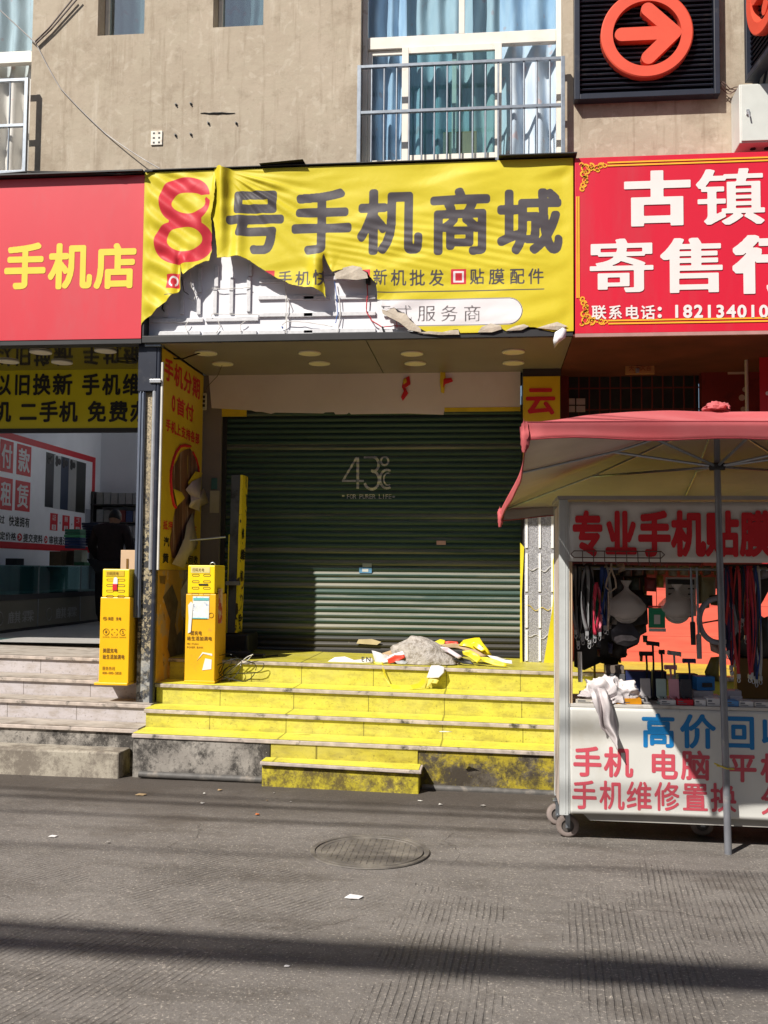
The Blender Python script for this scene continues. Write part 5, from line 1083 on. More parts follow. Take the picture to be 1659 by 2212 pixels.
m = MB(); m.box(U(.22), U(.80), y-.006, y-.003, V(.545), V(.735)); m.build('white_sticker', M('printed_sticker', (.70, .73, .74), .5, .1, 40, stain=((.35, .40, .55), 30, .6, .66)), t_)
m = MB(); m.box(U(.24), U(.78), y-.009, y-.006, V(.70), V(.722)); m.box(U(.22), U(.74), y-.009, y-.006, V(.545), V(.553)); m.build('teal_print', M('teal_print', (.12, .45, .48), .5), t_)
m = MB(); m.prism([(U(.07), V(.42)), (U(.17), V(.43)), (U(.20), V(.55)), (U(.24), V(.67)), (U(.16), V(.69)), (U(.06), V(.66)), (U(.09), V(.55))], y-.010, y-.007); m.build('peeled_paper', wp, t_)
m = MB(); m.prism([(U(.60), V(.11)), (U(.92), V(.12)), (U(.93), V(.20)), (U(.70), V(.21)), (U(.66), V(.17))], y-.006, y-.003); m.prism([(U(.40), V(.19)), (U(.62), V(.25)), (U(.95), V(.232)), (U(.94), V(.25)), (U(.60), V(.262)), (U(.45), V(.205))], y-.006, y-.003); m.build('peeled_paper', wp, t_)
m = MB(); m.box(U(.41), U(.74), y-.007, y-.001, V(.830), V(.842)); m.build('pry_mark', MT['black'], hd)
m = MB(); m.box(U(1.0)+.004, U(1.0)+.010, y+.08, y+.20, V(.50), V(.80)); m.build('side_sticker', M('red_white_sticker', (.60, .45, .43), .5, .2, 8, stain=((.45, .05, .05), 12, .5, .55)), t_)
m = MB(); m.tube([Vector((U(.72)+.022*math.cos(q), y+.15, V(1.003)+.022*math.sin(q))) for q in np.linspace(0, math.pi, 9)], .004, 6); m.build('carry_ring', MT['steel'], hd)
q = P(261, 1188, y=8.50); m = MB(); b = P(302, 1188, y=8.5); m.box(q.x, b.x, 8.5, 8.72, .84, q.z); t_ = one(m, 'cardboard_box', M('pale_card', (.56, .40, .27), .8, .08, 3), 'tall pale cardboard box standing behind the clean amber cabinet', 'box', bevel=.004)
m = MB(); a = P(273, 1207, y=8.497); b = P(277, 1228, y=8.497); m.box(a.x, b.x, 8.495, 8.4985, b.z, a.z); m.build('box_print', obrn, t_)
# cables on the steps beside the second cabinet
for k in range(6):
    r_ = random.Random(k); pts = []; x0 = P(468, 1440, y=8.4).x; n = 26; bx = x0+.02+r_.random()*.22; rx = .06+.13*r_.random(); rz = .05+.10*r_.random()
    for i in range(n): a = i/n*2*math.pi*(1.+.6*r_.random()*0); pts.append((bx+rx*math.cos(a+k)+.02*nz(i*.3, k, 0), 8.30-.10*math.sin(a+k)*0+.05*nz(i*.2, k, 3)+.06*(k % 3), max(.66+.12*0, .76+rz*math.sin(a*1.+k*1.3)+.02*nz(i*.25, k, 5))))
    m = MB(); m.tube(pts, .0036, 6); one(m, 'cable', MT['wire_b'] if k < 5 else MT['wire_w'], 'loop of thin black cable tangled on the yellow step right of the scuffed cabinet' if k < 5 else 'loop of pale cable tangled among the black cables on the yellow step', 'cable', 'tangled cables beside the scuffed cabinet', smooth=60)
wire([(P(500, 1418, y=8.6).x, 8.6, zl(-2.2)+.01), (P(540, 1425, y=8.55).x, 8.55, zl(-2.1)+.012), (P(570, 1418, y=8.7).x, 8.7, zl(-2)+.012), (P(600, 1412, y=8.9).x, 8.9, zl(-2)+.01)], .007, MT['wire_b'], 'black cable lying along the landing in front of the shutter')
# narrow light box sign standing edge on
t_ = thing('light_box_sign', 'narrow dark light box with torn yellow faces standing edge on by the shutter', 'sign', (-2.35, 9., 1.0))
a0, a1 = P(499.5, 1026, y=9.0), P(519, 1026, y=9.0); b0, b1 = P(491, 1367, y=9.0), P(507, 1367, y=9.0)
yb_ = 9.17
def slab(mb, u0, u1, y0, y1, v0=0., v1=1., dz=0.):
    lo = lambda u: b0.lerp(b1, u); hi = lambda u: a0.lerp(a1, u); pt = lambda u, v: lo(u).lerp(hi(u), v)
    q = [pt(u0, v0), pt(u1, v0), pt(u1, v1), pt(u0, v1)]; mb.add([(p.x, y0, p.z) for p in q]+[(p.x, y1, p.z) for p in q], [(0, 1, 2, 3), (7, 6, 5, 4), (0, 4, 5, 1), (1, 5, 6, 2), (2, 6, 7, 3), (3, 7, 4, 0)])
m = MB(); slab(m, 0, 1, 9.0, yb_); m.build('case', M('slate_grey_case', (.075, .082, .098), .45, .15, 4, stain=((.02, .02, .024), 2, .52, .6)), t_, bevel=.004)  # dark blotches on the case stand in for shade on its lower part
m = MB(); slab(m, 1.03, 1.30, 8.998, yb_+.02); m.build('face', ytorn, t_); m = MB(); slab(m, -.14, -.02, 9.0, yb_, .0, .62); m.build('face', ypl, t_)
def sidefn(u, v): q = b1.lerp(a1, v); return (q.x+.030, 9.01+u*.15, q.z)
m = MB(); line(m, '0', .25, .75, .25, .36, sidefn, style=BOLD); m.build('red_numeral', MT['red_text'], t_)
m = MB()
for k, c in enumerate('手机维修'): put(m, c, HEAVY, 2, (.05+.1*(k % 2), .62+.2*(k % 3), .05+.135*k+(.14 if k > 0 else 0), .115+.135*k+(.14 if k > 0 else 0)), sidefn)
m.build('lettering', MT['black_text'], t_)
m = MB(); slab(m, -.2, 1.5, 8.96, 9.0, .30, .325); m.build('clamp', MT['steel'], t_)
m = MB(); m.box(-2.46, -2.2, 9.0, 9.4, .845, 1.02); one(m, 'black_box', MT['black'], 'black box on the landing carrying the narrow light box sign', 'box', bevel=.02)
m = MB(); m.tube([P(363, 1172, y=8.75), P(487, 1160, y=8.98)], .009, 8); one(m, 'metal_rod', MT['chrome'], 'thin bright rod bracing the narrow light box against the poster wall', 'rod', smooth=60)
m = MB(); q = P(505, 1412, y=8.75); m.obox((q.x, 8.75, zl(q.x)+.03), (.30, .12, .05), .1); m.obox((q.x+.2, 8.72, zl(q.x)+.02), (.2, .05, .03), -.2); one(m, 'black_plank', MT['black'], 'black sign frame piece lying flat beside the scuffed cabinet', 'plank', bevel=.012)

# ------------------------------------------------------------ left phone shop
HY = 9.5
glossy = NT('glossy_dark_ceiling'); glossy.col((.30, .27, .20)); glossy.set(rough=.07, metal=.9); glossy = glossy.m
m = MB(); m.box(RX0, -2.965, 8.035, HY+.02, 3.598, 3.62); ground_struct(m, 'ceiling', glossy, origin=(-4.8, 8.7, 3.598))
t_ = thing('header_sign', 'yellow header board with two rows of bold black characters over the left shop entrance', 'shop sign', (-4.5, HY, 3.0))
m = MB(); m.box(RX0, -2.965, HY, HY+.05, P(150, 925, y=HY).z, 3.597); m.build('board', M('lime_yellow_board', (.60, .52, .012), .4, .05, 2), t_)
m = MB(); chars(m, '以旧换新手机维修', HY, [(-12, 24), (31, 66), (72, 109), (115, 156), (178, 215), (222, 259), (266, 303), (310, 346)], 808, 853, style=BOLD, step=1)
chars(m, '手机二手机免费办卡', HY, [(-62, -24), (-16, 23), (43, 80), (86, 125), (129, 167), (190, 229), (236, 276), (282, 320), (326, 364)], 867, 911, style=BOLD, step=1); m.build('lettering', MT['black_text'], t_)
m = MB(); m.box(RX0, -2.965, HY-.004, HY+.05, P(150, 934, y=HY).z, P(150, 925, y=HY).z-.001); m.build('bottom_rail', MT['black'], t_)
for px, py, la in ((88, 760, 'lit looking downlight left of centre in the glossy ceiling of the left shop'), (228, 757, 'downlight at the front right of the glossy ceiling of the left shop'), (134, 782, 'rear downlight in the middle of the glossy ceiling of the left shop'), (18, 780, 'downlight at the far left of the glossy ceiling of the left shop')):
    lamp(px, py, 3.596, .10, la.replace('lit looking ', ''), 'downlights in the glossy ceiling of the left shop')
c = P(272, 779, z=3.596); m = MB(); m.lathe([(.10, 0), (.10, -.008), (.085, -.008), (.085, -.001)], (c.x, c.y, 3.5955), 32); m.f = m.f[:-2]; m.m = m.m[:-2]; one(m, 'downlight', MT['black'], 'empty black ring of a missing downlight in the glossy ceiling', 'ceiling light', smooth=40)
WX = -6.4; BY = 15.8
m = MB(); m.box(WX-.1, WX, 8.05, BY+.1, -.2, 4.5); m.box(-2.944, -2.93, 9.55, BY+.1, .2, 4.5); m.box(WX-.02, -2.93, BY, BY+.08, -.2, 4.5); one(m, 'shop_walls', M('cool_grey_wall', (.82, .84, .88), .7, .05, 2), 'cool grey inner walls of the left phone shop', 'wall')
m = MB(); m.box(WX, -2.944, HY+.05, 10.55, 3.5, 3.6); m.box(WX, -2.944, 15.5, BY, 4.25, 4.4); m.box(WX, -5.65, 10.71, 15.5, 4.25, 4.4); m.box(-3.0, -2.944, 10.71, 15.5, 4.25, 4.4)      # unseen roof opening, added so sun and sky brighten the shop's rear
ground_struct(m, 'ceiling', M('cool_grey_ceiling', (.75, .77, .80), .8, .05), origin=(-4.6, 13, 3.5))
m = MB(); m.grid(lambda u, v: (WX+u*(WX*-1-2.944), 9.5+v*(BY-9.5), .835-.0*u+tz(WX+u*3.45)*0+(tz(-4.6, .812)-.812)), 2, 2); ground_struct(m, 'floor', M('pale_tile_floor', (.50, .48, .46), .35, .08, 2), origin=(-4.6, 13, .8))
# wall poster
XW = WX+.012
t_ = thing('wall_poster', 'large white rental poster with red border on the inner wall of the left shop', 'poster', (WX, 13.5, 1.6))
WP = lambda px, py: P(px, py, x=XW)
D5 = lambda x, y: (x/5.4, 908.9+y/5.4)
e1 = WP(*D5(1112, 700)); yb1 = e1.y; zt1, zb1 = WP(*D5(1112, 430)).z, WP(*D5(900, 1530)).z; ya1 = 11.2
m = MB(); m.box(WX+.001, WX+.008, ya1, yb1, zb1, zt1); m.build('red_border', MT['red_text'], t_)
m = MB(); m.box(WX+.008, WX+.010, ya1, yb1-.13, zb1+.09, zt1-.09); m.build('sheet', M('poster_white', (.86, .87, .90), .35, .03), t_)
wfn = lambda off: (lambda u, v: (WX+off, u, v))
def wquad(mb, a, b, c, d, off): mb.add([(WX+off, q.y, q.z) for q in (WP(*D5(*k)) for k in (a, b, c, d))], [(0, 1, 2, 3)])
def wbox(px0, px1, pyt, pyb):
    a = WP(*D5(px0, (pyt+pyb)/2)); b = WP(*D5(px1, (pyt+pyb)/2)); xm = (px0+px1)/2; return a.y, b.y, WP(*D5(xm, pyb)).z, WP(*D5(xm, pyt)).z
def wplate(mb, bx, off): mb.box(WX+.010, WX+off, bx[0], bx[1], bx[2], bx[3])
sq = MB(); tx = MB(); bk = MB()
for c, bx in (('付', wbox(0, 155, 230, 600)), ('款', wbox(195, 362, 285, 640)), ('租', wbox(-10, 145, 665, 1040)), ('赁', wbox(178, 350, 705, 1055))):
    wplate(sq, bx, .013); w_ = bx[1]-bx[0]; h_ = bx[3]-bx[2]; put(tx, c, ('sq', 4, 2), 2, (bx[0]+w_*.12, bx[1]-w_*.12, bx[2]+h_*.12, bx[3]-h_*.12), wfn(.015))
for s, bx in (('以旧', wbox(585, 672, 1080, 1280)), ('换新', wbox(728, 810, 1105, 1290)), ('二手', wbox(865, 945, 1122, 1300))):
    wplate(sq, bx, .013); h_ = bx[3]-bx[2]; m2 = MB(); m2.box(WX+.013, WX+.0145, bx[0]+.06, bx[1]-.06, bx[2]+h_*.05, bx[2]+h_*.34); m2.build('white_band', MT['white_text'], t_)
    line(tx, s, bx[0]+.07, bx[1]-.07, bx[2]+h_*.58, bx[3]-h_*.06, wfn(.015), style=MED, step=2); line(sq, '回收', bx[0]+.1, bx[1]-.1, bx[2]+h_*.08, bx[2]+h_*.31, wfn(.016), style=MED, step=2)
for bx in (wbox(200, 258, 1312, 1405), wbox(515, 555, 1342, 1432)):
    cy, cz = (bx[0]+bx[1])/2, (bx[2]+bx[3])/2; r_ = (bx[3]-bx[2])/2; n_ = 24; sq.add([(WX+.012, cy+(bx[1]-bx[0])/2*math.cos(2*math.pi*k/n_), cz+r_*math.sin(2*math.pi*k/n_)) for k in range(n_)], [tuple(range(n_))])
    put(tx, '>', BOLD, 2, (cy-.06, cy+.06, cz-.05, cz+.05), wfn(.015))
for s, bx in (('过', wbox(-5, 52, 1105, 1200)), ('快速拥有', wbox(105, 345, 1120, 1235)), ('定价格', wbox(0, 185, 1300, 1390)), ('提交资料', wbox(272, 495, 1325, 1420)), ('审核通过', wbox(572, 780, 1350, 1445)), ('+', wbox(690, 712, 1170, 1215)), ('+', wbox(828, 846, 1190, 1230))): line(bk, s, bx[0], bx[1], bx[2], bx[3], wfn(.0125), style=('round', 0., .03), step=2)
sq.build('red_block', MT['red_text'], t_); tx.build('lettering', MT['white_text'], t_); bk.build('lettering', MT['black_text'], t_)
for k, (x0, x1, yt, yb, cc, lens) in enumerate(((530, 640, 375, 1012, (.035, .038, .045), 1), (625, 722, 405, 1030, (.50, .52, .52), 1), (705, 808, 425, 1040, (.03, .045, .085), 1), (796, 890, 450, 1055, (.34, .34, .33), 1), (885, 995, 480, 1072, (.03, .032, .028), 0))):
    bx = wbox(x0, x1, yt, yb); m = MB(); m.box(WX+.0105+.0006*k, WX+.013+.0006*k, *bx); o = m.build('pictured_phone', M('phone_tone_%d' % k, cc, .3, .15, 2), t_, bevel=.002)
    if lens:
        ls = MB()
        for dy, dz in ((.3, .07), (.3, .15), (.62, .11)): ls.lathe([(.05, .0), (.046, .004)], (WX+.0135+.0006*k, bx[0]+(bx[1]-bx[0])*dy, bx[3]-(bx[3]-bx[2])*dz), 16, 'x')
        ls.build('lens', MT['black'], o)
m = MB(); bx = wbox(995, 1090, 1035, 1190); m.box(WX+.011, WX+.016, *bx); m.build('taped_note', M('grey_note', (.40, .41, .46), .6), t_)
# glass counter
t_ = thing('glass_counter', 'long glass topped display counter with grey panels running into the left shop', 'counter', (-5.7, 12.5, .8))
CX = -5.42; fz = tz(-4.6, .812)-.0
cy0, cy1 = 8.9, 13.9
m = MB(); m.box(WX+.3, CX, cy0, cy1, fz+.06, 1.235); m.build('cabinet', M('olive_grey_panel', (.13, .125, .095), .35, .1, 2), t_, bevel=.006)
m = MB(); m.box(WX+.28, CX+.008, cy0-.01, cy1+.01, 1.236, 1.30); m.build('black_band', MT['black'], t_)
m = MB(); m.box(CX-.012, CX, cy0, cy1, 1.30, 1.625); g_ = m.build('glass_front', MT['glass3'], t_); m = MB(); m.box(WX+.3, CX+.002, cy0, cy1, 1.626, 1.638); m.build('glass_top', MT['glass3'], t_)
m = MB(); m.box(WX+.3, CX-.2, cy0, cy1, 1.302, 1.31); m.build('shelf', M('pale_shelf', (.5, .55, .55), .4), t_); m = MB(); m.box(WX+.28, WX+.32, cy0, cy1, 1.30, 1.63); m.build('glass_back', M('counter_back', (.20, .30, .31), .4), t_)
m = MB()
for yy in (10.3, 11.55, 12.8): m.box(CX-.004, CX+.006, yy-.008, yy+.008, fz+.06, 1.64)
m.build('edge_strip', MT['steel'], t_)
m = MB(); m.box(WX+.32, CX-.03, cy0, cy1, fz-.0, fz+.06); m.build('plinth', MT['black'], t_)
m = MB()
for y0 in (10.45, 11.7):
    line(m, '麒霖', y0+.35, y0+1.0, .97, 1.11, lambda u, v: (CX+.004, u, v), style=REG, step=2)
    m.tube([Vector((CX+.004, y0+.16+.075*math.cos(q), 1.04+.075*math.sin(q))) for q in np.linspace(0, 6.0, 20)], .004, 5)
m.build('lettering', M('silver_letters', (.30, .31, .30), .4), t_)
def prod(px0, px1, pyt, pyb, y, col, label, depth=.2, cat='box', name='product_box', group=None):
    a = P(px0, pyt, y=y); b = P(px1, pyb, y=y); m = MB(); m.box(a.x, b.x, y, y+depth, b.z, a.z); return one(m, name, col if not isinstance(col, tuple) else M('card_%02x%02x%02x' % tuple(int(min(v, 1)*255) for v in col), col, .5, .12, 20), label, cat, group, bevel=.003)
for k, c in enumerate(((.05, .22, .13), (.035, .16, .10), (.09, .42, .20), (.02, .06, .17), (.018, .045, .15), (.02, .05, .17), (.018, .04, .12))):
    prod(140-(k == 2)*2, 172+k % 2, 1143+k*6.0, 1148.6+k*6.0, 12.9, c, ['dark green product box at the top of the stack on the glass counter', 'second dark green product box of the stack', 'bright green product box in the stack on the glass counter', 'navy product box under the bright green one', 'second navy box below the bright green one', 'third navy box below the bright green one', 'lowest navy box of the stack on the glass counter'][k])
for k in range(9): prod(176+k % 3, 212+(k*5) % 7, 1129+k*5.6, 1134+k*5.6, 13.3, (.022, .03, .075), 'flat navy phone box in the taller stack on the counter behind the person', .3, 'box', 'phone_box', 'navy phone boxes stacked on the counter')
prod(107, 130, 1191, 1222, 13.2, (.13, .085, .04), 'brown carton on the glass counter below the poster'); prod(130, 158, 1189, 1222, 13.5, (.10, .075, .045), 'darker carton right of the brown carton on the counter'); prod(160, 176, 1188, 1214, 13.4, (.40, .44, .36), 'white and green box standing on the counter'); prod(12, 36, 1206, 1221, 12.2, (.02, .02, .022), 'small black speaker box on the glass counter at the left edge'); prod(160, 182, 1214, 1222, 13.2, (.03, .14, .06), 'low green box at the right end of the counter')
# back shelves with boxed cases
t_ = thing('wall_shelf', 'wall shelf unit with rows of boxed cases at the back of the left shop', 'shelf', (-5.4, 15.6, .8))
m = MB(); 
for py in (1090, 1128, 1163, 1203): q = P(250, py, y=15.5); m.box(WX+.02, -3.3, 15.38, BY-.002, q.z-.02, q.z)
for x in (WX+.02, -4.9, -3.34): m.box(x, x+.04, 15.39, BY-.002, fz, 2.85)
m.build('frame', M('dark_shelf', (.06, .055, .05), .5), t_)
for r_, (pyt, pyb) in enumerate(((1062, 1090), (1101, 1128), (1135, 1163), (1172, 1203))):
    for k in range(13):
        x0 = P(207, pyt, y=15.45).x+.035+k*.122; zb_ = P(250, pyb, y=15.5).z+.001; hh = (P(250, pyt, y=15.5).z-zb_)*(.85+.14*random.random()); cc = random.choice([(.42, .42, .40), (.35, .33, .30), (.48, .47, .46), (.30, .32, .36), (.25, .06, .05) if r_ == 1 and k < 4 else (.40, .38, .36), (.07, .10, .22)])
        m = MB(); m.box(x0, x0+.108, 15.40, 15.6, zb_, zb_+hh); row_n = ['top', 'second', 'third', 'lowest'][r_]
        one(m, 'case_box', M('card_%02x%02x%02x' % tuple(int(v*255) for v in cc), cc, .5, .12, 20), 'slim boxed phone case standing on the %s back shelf of the left shop' % row_n, 'box', 'boxed cases on the back shelves')
# the person at the counter, seen from behind
def skin(name, pts, edges, radii, mat, parent, sub=2, root=0):
    me = bpy.data.meshes.new(name); T = WM[parent.name].inverted(); me.from_pydata([T @ Vector(p) for p in pts], edges, []); o = bpy.data.objects.new(name, me); COL.objects.link(o); o.parent = parent
    md = o.modifiers.new('skin', 'SKIN'); md.use_smooth_shade = True
    for i, r in enumerate(radii): v = me.skin_vertices[0].data[i]; v.radius = r if isinstance(r, tuple) else (r, r); v.use_root = (i == root)
    ms = o.modifiers.new('sub', 'SUBSURF'); ms.levels = sub; ms.render_levels = sub; me.materials.append(mat); return o
hp = P(237, 1230, y=13.0); px_, py_, pz0 = hp.x, 13.0, fz
t_ = thing('person', 'person in a dark jacket seen from behind at the end of the glass counter', 'person', (px_, py_, pz0))
fab = M('dark_maroon_jacket', (.022, .014, .016), .9, .2, 20); trs = M('black_trousers', (.016, .016, .018), .9); skn = M('skin', (.34, .19, .13), .6, .08); hairm = M('black_hair', (.012, .010, .009), .6, .2, 60)
B = lambda x, y, z: (px_+x, py_+y, pz0+z)
pts = [B(0, 0, .86), B(0, .01, 1.0), B(0, .02, 1.16), B(0, .03, 1.29), B(0, .05, 1.36), B(.10, .02, .82), B(.11, .0, .45), B(.11, .02, .09), B(.12, -.10*-1, .04), B(-.10, .02, .82), B(-.11, .0, .45), B(-.11, .02, .09), B(-.12, .10, .04),
       B(.19, .02, 1.29), B(.27, .04, 1.06), B(.20, .20, .86), B(-.19, .02, 1.29), B(-.28, .03, 1.06), B(-.22, .20, .88)]
ed = [(0, 1), (1, 2), (2, 3), (3, 4), (0, 5), (5, 6), (6, 7), (7, 8), (0, 9), (9, 10), (10, 11), (11, 12), (3, 13), (13, 14), (14, 15), (3, 16), (16, 17), (17, 18)]
rad = [(.18, .13), (.185, .13), (.20, .13), (.17, .11), (.08, .08), .10, .075, .055, .05, .10, .075, .055, .05, .085, .068, .05, .085, .068, .05]
skin('body', pts, ed, rad, fab, t_)
skin('trousers', [B(0, 0, .88), B(.10, .02, .80), B(.11, .0, .45), B(.11, .02, .10), B(-.10, .02, .80), B(-.11, .0, .45), B(-.11, .02, .10)], [(0, 1), (1, 2), (2, 3), (0, 4), (4, 5), (5, 6)], [(.20, .15), .115, .09, .075, .115, .09, .075], trs, t_)
hd_c = Vector(B(.02, .10, 1.455))
def headfn(u, v):
    a = 2*math.pi*u; b = math.pi*(v-.5); d = Vector((math.cos(a)*math.cos(b), math.sin(a)*math.cos(b), math.sin(b))); r = Vector((.078, .098, .115)); k = 1.
    if d.z < -.2: k -= .18*(-.2-d.z)
    if d.y > .9 and -.3 < d.z < .1: k += .12
    q = Vector((d.x*r.x*k, d.y*r.y*k, d.z*r.z)); q = Matrix.Rotation(-.35, 3, 'X') @ q; return hd_c+q
m = MB(); m.grid(headfn, 28, 20); 
for s in (-1, 1): m.grid(lambda u, v, s=s: hd_c+Vector((s*.08+.012*math.cos(6.283*u)*math.sin(math.pi*v), .0+.018*math.sin(6.283*u)*math.sin(math.pi*v), -.01+.032*math.cos(math.pi*v))), 10, 8)
m.tube([hd_c+Vector((0, -.03, -.06)), Vector(B(0, .045, 1.34))], .055, 14); m.build('head', skn, t_, smooth=80)
m = MB(); m.grid(lambda u, v: hd_c+(Vector(headfn(u, .40+.60*v))-hd_c)*(1.07+.02*nz(u*9, v*9, 0, 2)) if math.sin(2*math.pi*u) < .55 else hd_c+(Vector(headfn(u, .62+.38*v))-hd_c)*1.06, 30, 14); m.build('hair', hairm, t_, smooth=80)
for s, q in ((1, B(.20, .20, .86)), (-1, B(-.22, .20, .88))):
    m = MB(); q = Vector(q); m.grid(lambda u, v: q+Vector((.038*math.cos(6.283*u)*math.sin(math.pi*v)*.6, .05+.045*math.cos(math.pi*v)*-1, .02*math.sin(6.283*u)*math.sin(math.pi*v))), 10, 8)
    for k in range(4): m.tube([q+Vector((-.027+.018*k, .085, 0)), q+Vector((-.028+.019*k, .125, -.008)), q+Vector((-.028+.019*k, .155-.006*abs(k-1.5), -.026))], [.010, .009, .007], 8)
    m.tube([q+Vector((-s*.03, .04, 0)), q+Vector((-s*.055, .075, -.01)), q+Vector((-s*.055, .105, -.018))], [.012, .010, .008], 8); m.build('hand', skn, t_, smooth=80)

# ------------------------------------------------------------ right shop
dred = M('dark_red_lacquer', (.16, .018, .014), .5, .2, 5, stain=((.07, .012, .01), 4, .55, .7))
t_ = thing('red_shop', 'dark red wooden shop front with a barred window behind the stall', 'shop front', (2.4, 9.6, .7))
RXa = .66
q = lambda px, py, y=9.68: P(px, py, y=y)
wx0, wx1, wzt, wzb = q(1229, 800).x, q(1526, 800).x, q(1380, 788).z, 1.72
m = MB(); wall_holes(m, RXa, 4.4, .5, 3.72, 9.68, 9.9, [(wx0, wx1, wzb, wzt)]); m.build('front_wall', dred, t_)
m = MB(); fr(m, wx0-.10, wx1+.10, wzb-.1, wzt+.10, 9.63, .085, .05); m.build('window_surround', M('darker_red_wood', (.11, .012, .010), .5, .2), t_, bevel=.006)
m = MB(); m.box(wx0, wx1, 10.05, 10.1, wzb, wzt); m.build('dark_panel', MT['dark'], t_)
bars = MB(); n_ = 13
for k in range(1, n_): x = wx0+(wx1-wx0)*k/n_; bars.box(x-.006, x+.006, 9.74, 9.752, wzb, wzt)
for k in range(1, 9): z = wzb+(wzt-wzb)*k/9; bars.box(wx0, wx1, 9.752, 9.764, z-.006, z+.006)
bars.build('lattice', M('rusty_red_bar', (.13, .025, .018), .6), t_)
m = MB(); m.box(RXa, 4.4, 9.665, 9.679, .5, 1.47); m.shear(0);  # bright boards cut at the shadow line, putting the shade above into colour
rp_ = NT('red_boards'); p_ = rp_.pos(); sz_ = rp_.n('SeparateXYZ', inp={0: p_}); fz_ = rp_.math('FRACT', rp_.math('DIVIDE', sz_.outputs[2], .145)); jn = rp_.math('MAXIMUM', rp_.ramp(fz_, .05, .02), 0.)
rp_.col(rp_.mix(rp_.math('MULTIPLY', jn, .6), rp_.mix(rp_.ramp(rp_.noise(rp_.map(p_, (1, 1, 6)), 3, 4), .3, .7), (.66, .10, .075), (.74, .14, .10)), (.2, .03, .03))); rp_.set(rough=.5)
m.build('red_panelling', rp_.m, t_)
m = MB(); m.box(1.98, 4.4, 9.54, 9.66, 1.665, 3.6); m.build('side_panel', dred, t_)
# small lit squares: window of the back room seen through the bars
for k, (x0, x1, y0, y1) in enumerate(((1225, 1242, 861, 874), (1245, 1264, 861, 874), (1225, 1242, 877, 890), (1245, 1264, 877, 890))):
    a = P(x0, y0, y=9.72); b = P(x1, y1, y=9.72); m = MB(); m.box(a.x, b.x, 9.715, 9.722, b.z, a.z); m.build('window_pane', M('pale_pane', (.44, .40, .42), .4), t_)
t2 = thing('hanging_plaque', 'small brown wooden plaque with gold characters hanging before the barred window', 'plaque', (q(1383, 790, 9.2).x, 9.2, q(1383, 808, 9.2).z))
a = P(1351, 783, y=9.2); b = P(1414, 808, y=9.2); m = MB(); m.box(a.x, b.x, 9.2, 9.215, b.z, a.z); m.build('board', M('brown_plaque', (.33, .17, .06), .5, .15), t2, bevel=.004)
m = MB(); line(m, '天下大吉', a.x+.03, b.x-.03, b.z+.03, a.z-.02, lambda u, v: (u, 9.196, v), style=MED); m.build('lettering', M('brown_red_print', (.22, .06, .02), .5), t2)
m = MB(); c = P(1376, 729, y=9.2); m.tube([(c.x, 9.19, a.z-.02), (c.x, 9.19, c.z+.05)], .006, 6); m.build('cord', M('grey_cord', (.2, .17, .15), .7), t2)
m = MB(); m.box(c.x-.016, c.x+.016, 9.17, 9.196, b.z+.01, b.z+.05); m.build('padlock', MT['steel'], t2, bevel=.004)
m = MB(); a = P(1225, 738, y=8.75); b = P(1700, 733, y=8.75); m.tube([(a.x, 8.75, a.z), (b.x, 8.75, a.z)], .022, 10); one(m, 'ceiling_pipe', M('dark_pipe', (.05, .04, .04), .5), 'dark horizontal pipe under the red sign with gold corners', 'pipe', smooth=50)
m = MB(); a = P(1612, 760, y=9.0); m.tube([(a.x, 9., 3.5), (a.x, 9., 1.9)], .016, 8); one(m, 'conduit', M('pale_conduit', (.5, .45, .38), .5), 'pale vertical conduit at the right of the red shop front', 'conduit', smooth=50)
m = MB(); a = P(1572, 785, y=9.53); b = P(1609, 808, y=9.53); m.box(a.x, b.x, 9.53, 9.537, b.z, a.z); t2 = one(m, 'number_plate', M('pale_plate', (.44, .34, .30), .5), 'small pale address plate on the dark red shop front', 'plate')
m = MB(); line(m, '古镇路', a.x+.02, b.x-.02, (a.z+b.z)/2, a.z-.015, lambda u, v: (u, 9.526, v), style=REG); m.build('lettering', dred, t2)
for k, (x0, y0, x1, y1) in enumerate(((1604, 836, 1616, 846), (1596, 852, 1610, 866), (1600, 880, 1612, 888))):
    a = P(x0, y0, y=9.53); b = P(x1, y1, y=9.53); m = MB(); c = (a+b)/2; m.lathe([((b.x-a.x)/2, 0), ((b.x-a.x)/2, -.004)], (c.x, 9.535, c.z), 16, 'y'); one(m, 'sticker', M('pale_sticker', (.45, .33, .30), .5), 'pale round sticker on the dark red shop front', 'sticker', 'pale stickers on the red shop front')
t2 = thing('vertical_banner', 'narrow red banner with white characters at the right edge beside the stall', 'banner', (2.35, 8.9, 2)); a = P(1640, 760, y=8.9); m = MB(); m.box(a.x, a.x+.40, 8.9, 8.905, 1.7, P(1640, 752, y=8.9).z); m.build('cloth', M('red_banner', (.46, .012, .02), .5, .05), t2)
m = MB(); 
for k, c in enumerate('古镇寄'): put(m, c, BOLD, 2, (a.x+.05, a.x+.30, 3.02-.33*k-.02, 3.24-.33*k), lambda u, v: (u, 8.896, v))
m.build('lettering', MT['white_text'], t2)
m = MB(); m.box(.662, 4.4, 8.0, 9.68, 3.50, 3.513); ground_struct(m, 'ceiling', M('dark_red_ceiling', (.10, .022, .018), .8, .3, 3, stain=((.3, .25, .2), 2.5, .68, .72)), origin=(2.4, 8.8, 3.5))
m = MB(); m.box(4.3, 4.4, 7.6, 9.9, -.3, 3.6); one(m, 'end_wall', dred, 'dark red end wall of the right shop', 'wall')
